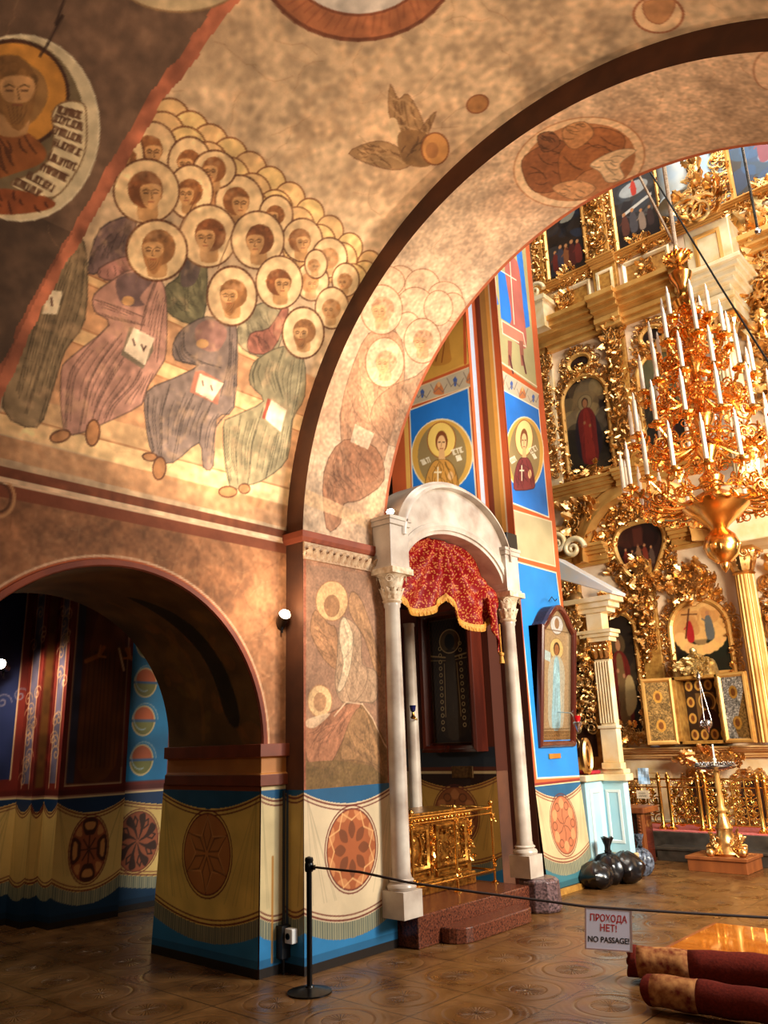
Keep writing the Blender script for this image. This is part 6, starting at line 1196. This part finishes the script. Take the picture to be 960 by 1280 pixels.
# ------------------------------------------------------------------ side icon stand behind the blue pillar
YK = 10.35; PKf = plane_front(YK); ks = thing('side_icon_stand', 'cream and gold side icon stand with a fluted pilaster on a pale blue base', 'icon stand', (-5.4, YK, 0))
b = MB(); b.box(-6.6, -5.34, 9.85, 11.0, .0, 1.22); b.box(-5.36, -5.04, YK-.02, YK+.12, .30, 1.20); b.build('base', M_BLUEW, ks, bevel=.01)
b = MB(); b.box(-5.36, -5.01, YK-.05, YK+.14, .0, .30); b.box(-5.36, -5.28, 9.80, YK, .0, .16); b.build('plinth', mat('beige_plinth', (206, 176, 128), (186, 150, 104), 4, .5), ks, bevel=.01)
b = MB(); b.box(-6.62, -5.29, 9.80, 11.0, 1.20, 1.28); b.box(-5.40, -4.97, YK-.07, YK+.15, 1.19, 1.28); b.box(-5.38, -5.0, YK-.05, YK+.14, 1.28, 1.34); b.build('base_cornice', M_WHITEG, ks, bevel=.012)
b = MB(); b.sweep(plane_side(-5.34), rect(9.93, 10.27, .25, 1.10), [(0, 0), (0, .02), (-.04, .025), (-.06, 0)]); b.sweep(plane_front(YK-.02), rect(-5.31, -5.10, .42, 1.08), [(0, 0), (0, .008), (-.03, .01), (-.04, 0)]); b.build('base_panel', mat('pale_white_paint', (220, 228, 226), None, rough=.4), ks)
px0, px1 = -5.27, -5.03
b = MB(); b.box(px0-.02, px1+.02, YK-.10, YK+.05, 1.34, 1.42); b.box(px0, px1, YK-.08, YK+.05, 1.42, 1.86); b.box(px0-.02, px1+.02, YK-.10, YK+.05, 1.86, 1.90); b.build('pilaster_base', M_WHITEG, ks, bevel=.008)
b = MB(); b.box(px0+.01, px1-.01, YK-.05, YK+.05, 1.90, 2.78)
for i in range(6): u = px0+.022+i*(px1-px0-.044)/5; b.box(u-.010, u+.010, YK-.075, YK-.05, 1.93, 2.75)
b.build('fluted_pilaster', M_WHITEG, ks, bevel=.004)
b = MB(); b.box(px0, px1, YK-.06, YK+.05, 2.78, 3.02)
for i in range(3): put(b, LEAF, PKf, px0+.04+i*.08, 2.79, .06, .17, PI/2, 1); put(b, LEAF, PKf, px0+.0+i*.08+.06, 2.86, .06, .15, PI/2, 1)
put(b, SCR, PKf, px0+.02, 3.0, .08, .12, 2.2); put(b, SCR, PKf, px1-.02, 3.0, .08, .12, .9, -1); b.build('pilaster_capital', M_GOLD, ks, smooth=True)
b = MB()
for z0_, z1_, e in ((3.02, 3.08, .0), (3.08, 3.13, .04), (3.13, 3.18, .07), (3.42, 3.48, .03), (3.48, 3.55, .10), (3.55, 3.62, .17)): b.box(px0-.10-e, px1+e+.05, YK-.10-e, YK+.12, z0_, z1_)
b.box(px0-.04, px1-.04, YK-.08, YK+.12, 3.18, 3.42); b.build('entablature', M_WHITEG, ks, bevel=.008)
b = MB(); P = lambda u, v, n: (u, YK+.14-n, v); b.prism(P, [(-6.6, 4.60), (-5.66, 4.30), (px1+.26, 3.66), (px1+.24, 3.62), (-5.66, 3.98), (-6.6, 4.1)], 0, .40); b.build('pediment_roof', mat('pale_blue_roof', (196, 208, 220), (214, 206, 196), 5, .4), ks, bevel=.01)
b = MB(); P = plane_front(YK); carve(b, P, [(-5.42, 1.9), (-5.36, 3.0)], .22, 650, dens=1.2, n0=.02); carve(b, P, [(-5.85, 1.4), (-5.62, 2.1), (-5.56, 3.0)], .30, 651, dens=1.3, n0=.0); spray(b, P, -5.48, 2.95, .16, .2, .2, 30, 652); spray(b, P, -5.50, 3.55, .14, .40, .22, 44, 653, .10); put(b, BALL, P, -5.42, 3.62, .14, .30, 0, 1, .2); b.build('carving', mat('pale_gilding', (250, 220, 160), (206, 150, 76), 9, .3, .9), ks, smooth=True)
b = MB(); b.prism(P, archpath(-6.4, -5.38, 1.5, 2.95, 14, .4), -.02, .01); b.build('icon_opening', M_DARKW, ks)
b = MB(); b.box(-6.5, -5.2, YK+.02, YK+.1, 1.3, 3.4); b.build('back_panel', M_GOLDP, ks)
b = MB(); c_ = at_x(722, 962, -5.36); P = lambda u, v, n: (-5.36+n, u, v); b.sweep(P, circ(9.98, 1.52, .10, .20, 24), [(-.03, -.02), (-.03, .03), (.0, .05), (.03, .03), (.03, -.02)]); b.sweep(P, circ(9.98, 1.52, .05, .11, 20), [(-.02, -.02), (-.02, .03), (.02, .03), (.02, -.02)]); o = b.build('gilded_shield', M_GOLD, None, smooth=True); tag(o, 'upright oval gilded ornament standing on the pale blue base', 'ornament')
b = MB(); b.box(-5.62, -5.32, 10.02, 10.28, 1.285, 1.33); o = b.build('folded_cloth', M_RED, None, bevel=.015); tag(o, 'folded crimson cloth on top of the pale blue base', 'cloth')
# ------------------------------------------------------------------ small lectern beside the base
lx = at_y(812, 1010, 11.5)[0]; lt = thing('lectern', 'small reddish wooden lectern behind the pale blue base', 'lectern', (lx-.2, 11.5, 0))
b = MB(); b.box(lx-.48, lx-.10, 11.35, 11.75, .02, .70); b.build('body', M_MAHOG, lt, bevel=.01)
b = MB(); b.box(lx-.55, lx+.0, 11.28, 11.8, .70, .78); b.build('top', M_WOOD, lt, bevel=.012)
b = MB(); b.box(lx-.12, lx-.05, 11.31, 11.41, .14, .70); b.lathe([(.07, 0), (.085, .05), (.07, .12), (.045, .14)], (lx-.085, 11.36, 0), 14)
for i in range(12): b.lathe([(0, -.018), (.016, 0), (0, .018)], (lx-.085, 11.305, .18+i*.042), 8)
b.build('carved_leg', M_WOOD, lt, smooth=True)
# ================================================================== CHANDELIER
cq = at_y(885, 570, 9.5); cxx, cyy = cq[0], 9.5
zof = lambda px, py: at_y(px, py, 9.5)[2]
ch = thing('chandelier', 'huge gilt chandelier with five tiers of white candles', 'chandelier', (cxx, cyy, zof(908, 715)))
zb, zball, zbowl, ztop = zof(910, 716), zof(905, 682), zof(895, 634), zof(843, 325)
b = MB(); b.lathe([(0, zb), (.04, zb+.05), (.06, zb+.12), (.03, zb+.17), (.08, zball-.20), (.17, zball-.12), (.21, zball), (.17, zball+.12), (.09, zball+.2), (.13, zball+.25), (.26, zbowl-.12), (.40, zbowl), (.42, zbowl+.05), (.30, zbowl+.10), (.12, zbowl+.2)], (cxx, cyy, 0), 32)
for i in range(24): a = 2*PI*i/24; P = (lambda a: lambda u, v, w: (cxx+(.16+w)*math.cos(a)-u*math.sin(a), cyy+(.16+w)*math.sin(a)+u*math.cos(a), v))(a); put(b, LEAF, P, 0, zball-.12, 0, .16, PI/2, 1)
b.build('bowl', M_GILT, ch, smooth=True)
b = MB(); pr = [(.10, zbowl+.1)]; z = zbowl+.1; k = 0
while z < ztop-.4: pr += [(.07, z+.1), (.13, z+.2), (.15, z+.27), (.06, z+.36)]; z += .4
pr += [(.05, ztop-.35), (.03, ztop)]; b.lathe(pr, (cxx, cyy, 0), 20); b.build('stem', M_GILT, ch, smooth=True)
tiers = [(zof(885, 612), 1.02, 18, .50), (zof(880, 545), .84, 14, .48), (zof(870, 488), .66, 12, .44), (zof(862, 440), .47, 8, .40), (zof(857, 404), .28, 6, .36)]
def cup(p):
    b = MB(); b.lathe([(.02, -.07), (.03, -.03), (.095, -.01), (.10, .005), (.05, .0), (.04, .05), (.03, .05)], p, 12); return b
for ti, (z, R_, n, hc) in enumerate(tiers):
    for i in range(n):
        a = 2*PI*(i+.5*(ti % 2))/n+.12; d = np.array([math.cos(a), math.sin(a), 0]); O = np.array([cxx, cyy, 0]); p = O+d*R_+np.array([0, 0, z])
        t = np.linspace(0, 1, 14); rad = .08+(R_-.08)*t; zz = z-.07+.10-.26*np.sin(PI*t*.95)**1.1*(.6+.3*R_)-.10*(1-t)
        ab = MB(); ab.tube(np.c_[cxx+d[0]*rad, cyy+d[1]*rad, zz], np.linspace(.022, .016, 14), 6)
        PA_ = (lambda d: lambda u, v, w: (cxx+d[0]*u-d[1]*w, cyy+d[1]*u+d[0]*w, v))(d)
        put(ab, SCR, PA_, R_*.72, z-.14, -.02, .18, -.6, 1); put(ab, LEAF, PA_, R_*.9, z-.12, 0, .15, 1.9, 1); put(ab, LEAF, PA_, R_*.6, z-.2, -.02, .18, -.9, 1)
        PT_ = (lambda d, R_: lambda u, v, w: (cxx+d[0]*(R_*.8+w)-d[1]*u, cyy+d[1]*(R_*.8+w)+d[0]*u, v))(d, R_); put(ab, SCR, PT_, .1, z-.2, .0, .16, .3, 1); put(ab, SCR, PT_, -.1, z-.2, .0, .16, PI-.3, -1)
        arm = ab.build('arm', M_GILT, ch, smooth=True, recalc=False)
        cup(p).build('drip_cup', M_GILT, arm, smooth=True)
        b = MB(); b.lathe([(.026, .03), (.026, hc-.03), (.022, hc)], p, 10); cn = b.build('candle', M_CANDLE, arm, smooth=True)
        b = MB(); b.lathe([(.010, hc), (.016, hc+.03), (.012, hc+.07), (.0, hc+.11)], p, 8); b.build('bulb', mat('clear_bulb', (250, 244, 230), None, rough=.15) if 'clear_bulb' not in bpy.data.materials else bpy.data.materials['clear_bulb'], arm, smooth=True)
for ti, (z, R_, n, hc) in enumerate(tiers):      # leafy ring of each tier
    b = MB(); r = np.random.RandomState(800+ti); th = np.linspace(0, 2*PI, 40)
    b.tube(np.c_[cxx+R_*.55*np.cos(th), cyy+R_*.55*np.sin(th), np.full(40, z-.12)], .018, 6, caps=False)
    for i in range(int(8+R_*18)):
        a = r.uniform(0, 2*PI); P = (lambda a, q: lambda u, v, w: (cxx+(q+w)*math.cos(a)-u*math.sin(a), cyy+(q+w)*math.sin(a)+u*math.cos(a), v))(a, R_*r.uniform(.4, .75)); put(b, SCR if i % 3 else LEAF, P, 0, z+r.uniform(-.2, .12), 0, r.uniform(.16, .26), r.uniform(0, 2*PI), 1 if r.rand() < .5 else -1)
    b.build('tier_ring', M_GILT, ch, smooth=True)
b = MB(); b.lathe([(.03, ztop-.1), (.13, ztop-.02), (.16, ztop+.03), (.12, ztop+.04), (.10, ztop+.02), (.05, ztop+.12), (.02, ztop+.2)], (cxx, cyy, 0), 24)
for i in range(18): a = 2*PI*i/18; P = (lambda a: lambda u, v, w: (cxx+u*math.cos(a)-w*math.sin(a), cyy+u*math.sin(a)+w*math.cos(a), v))(a); put(b, LEAF, P, .10, ztop, 0, .13, .3, 1)
b.build('crown', M_GILT, ch, smooth=True)
chn = thing('chandelier_chain', 'pale double suspension rope running up from the crown of the chandelier', 'rope', (cxx, cyy, ztop+.1))
rp = mat('pale_rope', (206, 180, 150), (160, 130, 100), 40, .8)
b = MB(); b.tube([(cxx, cyy, ztop+.12), (cxx+.02, cyy+.02, ztop+4.5)], .028, 8); b.build('suspension_rod', rp, chn)
b = MB(); e1 = at_y(795, 212, 9.5); e0 = np.array([cxx-.02, cyy, ztop+.25]); dd = e1-e0; b.tube([e0, e0+dd*3], .018, 6); b.build('stay_rope', rp, chn)
cb = MB(); a = at_y(842, 262, 8.8); c_ = at_y(962, 455, 8.8); cb.tube([a+(a-c_)*1.2, a, (a+c_)/2+np.array([0, 0, -.03]), c_, c_+(c_-a)*.4], .012, 6); o = cb.build('electric_cable', M_BLACK); tag(o, 'black cable slanting down across the icon wall past the chandelier', 'cable')
cb = MB(); a = at_y(929, 190, 11.0); c_ = at_y(947, 286, 11.0); cb.tube([c_, a, a+(a-c_)*2], .02, 6); cb.lathe([(.03, -.08), (.05, -.04), (.03, 0)], c_, 10); o = cb.build('hanging_rod', M_STEEL); tag(o, 'thin grey hanging rod in front of the deep blue upper picture', 'rod')
# ================================================================== FOREGROUND
sb = at_z(387, 1241); tp = at_y(392, 1076, sb[1]); hs = tp[2]
sn = thing('barrier_post', 'slim black barrier post on a round foot in front of the painted pier', 'barrier post', sb)
b = MB(); b.lathe([(.165, 0), (.165, .012), (.10, .028), (.035, .04), (.03, .05)], sb, 32); b.build('foot', M_BLACKM, sn, smooth=True)
b = MB(); b.tube([sb+np.array([0, 0, .04]), sb+np.array([0, 0, hs-.06])], .021, 14); b.build('pole', M_BLACKM, sn, smooth=True)
b = MB(); b.lathe([(.03, -.08), (.034, -.07), (.034, -.02), (.03, -.015), (.034, .0), (.03, .02), (.0, .03)], (sb[0], sb[1], hs), 18); b.box(sb[0]-.01, sb[0]+.06, sb[1]-.012, sb[1]+.012, hs-.065, hs-.03); b.build('head', M_BLACKM, sn, smooth=True)
def dep(px, py, d): return CAM+ray(px, py)*d/995.0
rpath = [np.array([sb[0]+.05, sb[1], hs-.045]), dep(450, 1090, 5.38), dep(510, 1103, 5.3), dep(600, 1116, 5.22), dep(680, 1126, 5.15), dep(731, 1133, 5.1), dep(790, 1137, 5.1), dep(870, 1142, 5.1), dep(960, 1147, 5.1), dep(1080, 1150, 5.1)]
b = MB(); b.tube(rpath, .0085, 8); o = b.build('barrier_rope', M_ROPE, None, smooth=True); tag(o, 'thin dark rope running from the black barrier post across the floor', 'rope')
s2 = dep(1080, 1150, 5.1); sn2 = thing('barrier_post', 'second black barrier post holding the far end of the rope', 'barrier post', (s2[0], s2[1], 0))
b = MB(); b.lathe([(.165, 0), (.165, .012), (.10, .028), (.035, .04), (.021, .05), (.021, .85), (.034, .86), (.034, .92), (.0, .94)], (s2[0], s2[1], 0), 24); b.build('pole', M_BLACKM, sn2, smooth=True)
# hanging sign
A0, A1, B0 = dep(731, 1133, 5.1), dep(788, 1137, 5.1), dep(737, 1182, 5.1); U_ = A1-A0; wS = np.linalg.norm(U_); U_ = U_/wS; V_ = np.array([0, 0, 1.]); V_ = V_-U_*V_.dot(U_); V_ /= np.linalg.norm(V_); N_ = np.cross(U_, V_); hS = .245; wS = .30
if N_.dot(CAM-A0) < 0: N_ = -N_
PS_ = lambda u, v, n: tuple(A0+U_*u+V_*v+N_*n)
sg = thing('warning_sign', 'white plastic notice with red and black lettering hanging from the dark rope', 'sign', A0)
b = MB(); b.obox(PS_, 0, wS, -hS, -.0, -.003, .003); b.build('board', mat('white_card', (226, 216, 224), None, rough=.35), sg)
b = MB(); b.sweep(PS_, rect(.0, wS, -hS, 0), [(0, -.004), (0, .006), (-.008, .006), (-.008, -.004)]); b.build('edge_sleeve', mat('sleeve_edge', (176, 140, 130), None, rough=.3), sg)
MRED = mat('red_print', (190, 22, 30), None, rough=.5); MBLK = mat('black_print', (20, 18, 24), None, rough=.5)
def text(s, u, v, size, m, name, wmax, bold=.0012):
    cu = bpy.data.curves.new(name, 'FONT'); cu.body = s; cu.size = size; cu.align_x = 'CENTER'; cu.align_y = 'CENTER'; cu.offset = bold; cu.extrude = .0004
    o = bpy.data.objects.new(name, cu); COL.objects.link(o); bpy.context.view_layer.update(); w = o.dimensions.x; k = min(1.4, wmax/max(w, 1e-4))
    M_ = Matrix.Identity(4); a = A0+U_*u+V_*v+N_*.0042
    for i in range(3): M_[i][0] = U_[i]*k; M_[i][1] = V_[i]; M_[i][2] = N_[i]; M_[i][3] = a[i]
    dg = bpy.context.evaluated_depsgraph_get(); me = bpy.data.meshes.new_from_object(o.evaluated_get(dg)); bpy.data.objects.remove(o)
    me.transform(M_); me.transform(Matrix.Translation(-Vector(sg.location))); me.materials.clear(); me.materials.append(m)
    ob = bpy.data.objects.new(name, me); COL.objects.link(ob); ob.parent = sg
text('ПРОХОДА', wS/2, -.062, .056, MRED, 'lettering', .235, .0007); text('НЕТ!', wS/2, -.118, .056, MRED, 'lettering', .105, .0007); text('NO PASSAGE!', wS/2, -.186, .046, MBLK, 'lettering', .262, .0007)
# rolled carpets
M_CARP = mat('carpet_back', (96, 30, 20), (74, 22, 15), 60, .95, 0, .3, spec=.1); M_CARE = mat('carpet_pattern', (92, 30, 20), (170, 118, 70), 18, .95, 0, .3, 3, spec=.1)
def roll(px, py, px2, py2, r, label, seed, length=2.2, light=(.04, .26), tail=None):
    a = at_z(px, py); c_ = at_z(px2, py2); d = c_-a; d /= np.linalg.norm(d); up = np.array([0, 0, 1.]); sd = np.cross(d, up); n = 70
    t_ = thing('rolled_carpet', label, 'carpet', a, 'rolled carpets'); base = a+up*r
    def sp(s, k0, r0):      # wound cross-section with a flattened foot
        th = np.linspace(0, 2*PI*3.0, 90); rr = r0*(.32+.68*th/th.max()); return [(base+d*s+sd*(q*math.cos(x-2.0))+up*(q*math.sin(x-2.0))) for x, q in zip(th, rr)]
    def seg(s0, s1, m, name, k=6):
        b = MB(); V = []; N = k+1; M = 90
        for i in range(N):
            s = s0+(s1-s0)*i/k; V += [p+up*.004*math.sin(s*23+seed)+d*(.02*math.sin(j*.35+seed) if s < .03 else 0) for j, p in enumerate(sp(s, 0, r+.003*math.sin(s*9+seed)))]
        b.add(V, [(i*M+j, i*M+j+1, (i+1)*M+j+1, (i+1)*M+j) for i in range(N-1) for j in range(M-1)]); o = b.build(name, m, t_, smooth=True); md = o.modifiers.new('t', 'SOLIDIFY'); md.thickness = .014; return o
    seg(0, light[0], M_CARP, 'end'); seg(light[0], light[1], M_CARE, 'patterned_border'); e_ = tail[0] if tail else length; seg(light[1], e_, M_CARP, 'body', 20)
    if tail: seg(tail[0], tail[1], M_CARE, 'patterned_patch'); seg(tail[1], length, M_CARP, 'body', 12)
    return t_
roll(790, 1226, 960, 1240, .125, 'upper and farther of two rolled red carpets lying on the floor', 1, light=(.06, .42))
roll(812, 1262, 960, 1286, .115, 'lower and nearer of two rolled red carpets lying on the floor', 5, light=(.04, .34), tail=(.86, 1.16))
q = [at_z(893, 1157), at_z(850, 1192)]; bd = thing('polished_board', 'low glossy amber wooden board lying on the floor behind the rolled carpets', 'board', (q[0][0]+.6, q[0][1]-.4, 0))
bx0 = q[0][0]; by1 = q[0][1]; by0 = q[1][1]-.05
b = MB(); b.box(bx0, bx0+1.7, by0, by1, 0, .03); b.build('edge', M_WOOD, bd, bevel=.006)
b = MB(); b.box(bx0+.05, bx0+1.65, by0+.05, by1-.05, .03, .036); b.build('glossy_top', mat('amber_varnish', (198, 116, 36), (150, 76, 20), 3, .08, 0, 0, 4, .8, None, 0, (.4, 2, 1)), bd)
# rubbish bags
def bag(px, py, s, hgt, label, seed, neck=True, m=M_BAG):
    c = at_z(px, py); r = np.random.RandomState(seed); t = thing('rubbish_bag', label, 'bag', c, 'rubbish bags'); K, n = 28, 22; prof = []
    b = MB(); V = []; ph = r.uniform(0, 6, 8)
    for i in range(n):
        t_ = i/(n-1)
        if neck: rr = s*(math.sin(PI*min(1, .12+t_*1.18))**.7 if t_ < .62 else .18+.20*abs(t_-.80)*3) if t_ < .62 else s*(.18+.5*max(0, t_-.80)*2.2)
        else: rr = s*math.sin(PI*(.10+.88*t_))**.6
        z = hgt*t_
        for j in range(K):
            a = 2*PI*j/K; w = 1+.08*math.sin(3*a+ph[0]+t_*3)+.06*math.sin(7*a+ph[1]-t_*5)+.05*math.sin(11*a+ph[2]+9*t_); V.append((c[0]+rr*w*math.cos(a), c[1]+rr*w*math.sin(a), max(0, z+.02*math.sin(5*a+ph[3])*s*2*(t_ > .05))))
    b.add(V, [(i*K+j, i*K+(j+1) % K, (i+1)*K+(j+1) % K, (i+1)*K+j) for i in range(n-1) for j in range(K)]+[tuple(range(K-1, -1, -1)), tuple((n-1)*K+j for j in range(K))]); b.build('bag_body', m, t, smooth=True)
    if neck: b = MB(); b.lathe([(s*.20, -.015), (s*.26, 0), (s*.20, .015)], (c[0], c[1], hgt*.70), 14); b.build('tie', M_BLACKM, t, smooth=True)
bag(764, 1105, .19, .54, 'tall knotted black rubbish bag, second from the left in the heap', 1); bag(747, 1110, .21, .30, 'squat black rubbish bag at the left end of the heap', 2, False)
bag(784, 1103, .23, .36, 'slumped black rubbish bag in the middle of the heap', 3, False)
bag(804, 1094, .15, .50, 'white spotted dark bag at the right end of the rubbish heap', 4, True, mat('spotted_polythene', (16, 16, 24), (110, 118, 134), 26, .25, 0, 0, 2))
# conduit and socket in the corner of the pier
cdt = thing('cable_conduit', 'dark vertical cable pipe in the corner beside the painted pier', 'pipe', (XW+.05, YA-.06, 0)); b = MB(); b.tube([(XW+.04, YA-.05, .0), (XW+.04, YA-.05, 1.40)], .012, 8); b.box(XW+.01, XW+.08, YA-.10, YA-.01, .12, .36); b.build('pipe', M_BLACK, cdt)
q = at_y(362, 1170, YA-.05); b = MB(); b.box(q[0]-.05, q[0]+.05, YA-.07, YA-.004, q[2]-.055, q[2]+.055); sk = b.build('socket_box', M_WHITE, None, bevel=.008); tag(sk, 'small white socket box low in the corner of the painted pier', 'socket')
b = MB(); b.lathe([(.025, 0), (.025, .004), (.018, .004), (.018, 0)], None, 16, ax=lambda x, y, z: (q[0]+x, YA-.071-z, q[2]+y)); b.build('socket_hole', M_BLACK, sk)
# gilded screen glimpsed in the dark behind the shrine
sc2 = thing('side_screen', 'dark gilded carved screen glimpsed behind the shrine columns', 'screen', (-8.2, 11.5, 0)); b = MB(); b.box(-12, -7.2, 11.5, 11.7, 0, 8); b.build('panel', M_DARKW, sc2)
b = MB(); P = plane_front(11.5)
for x in (-7.6, -8.1, -8.6, -9.1, -9.6, -10.1): carve(b, P, [(x, .5), (x, 7)], .34, int(-x*10), dens=.8)
b.build('carving', M_GOLD, sc2, smooth=True)
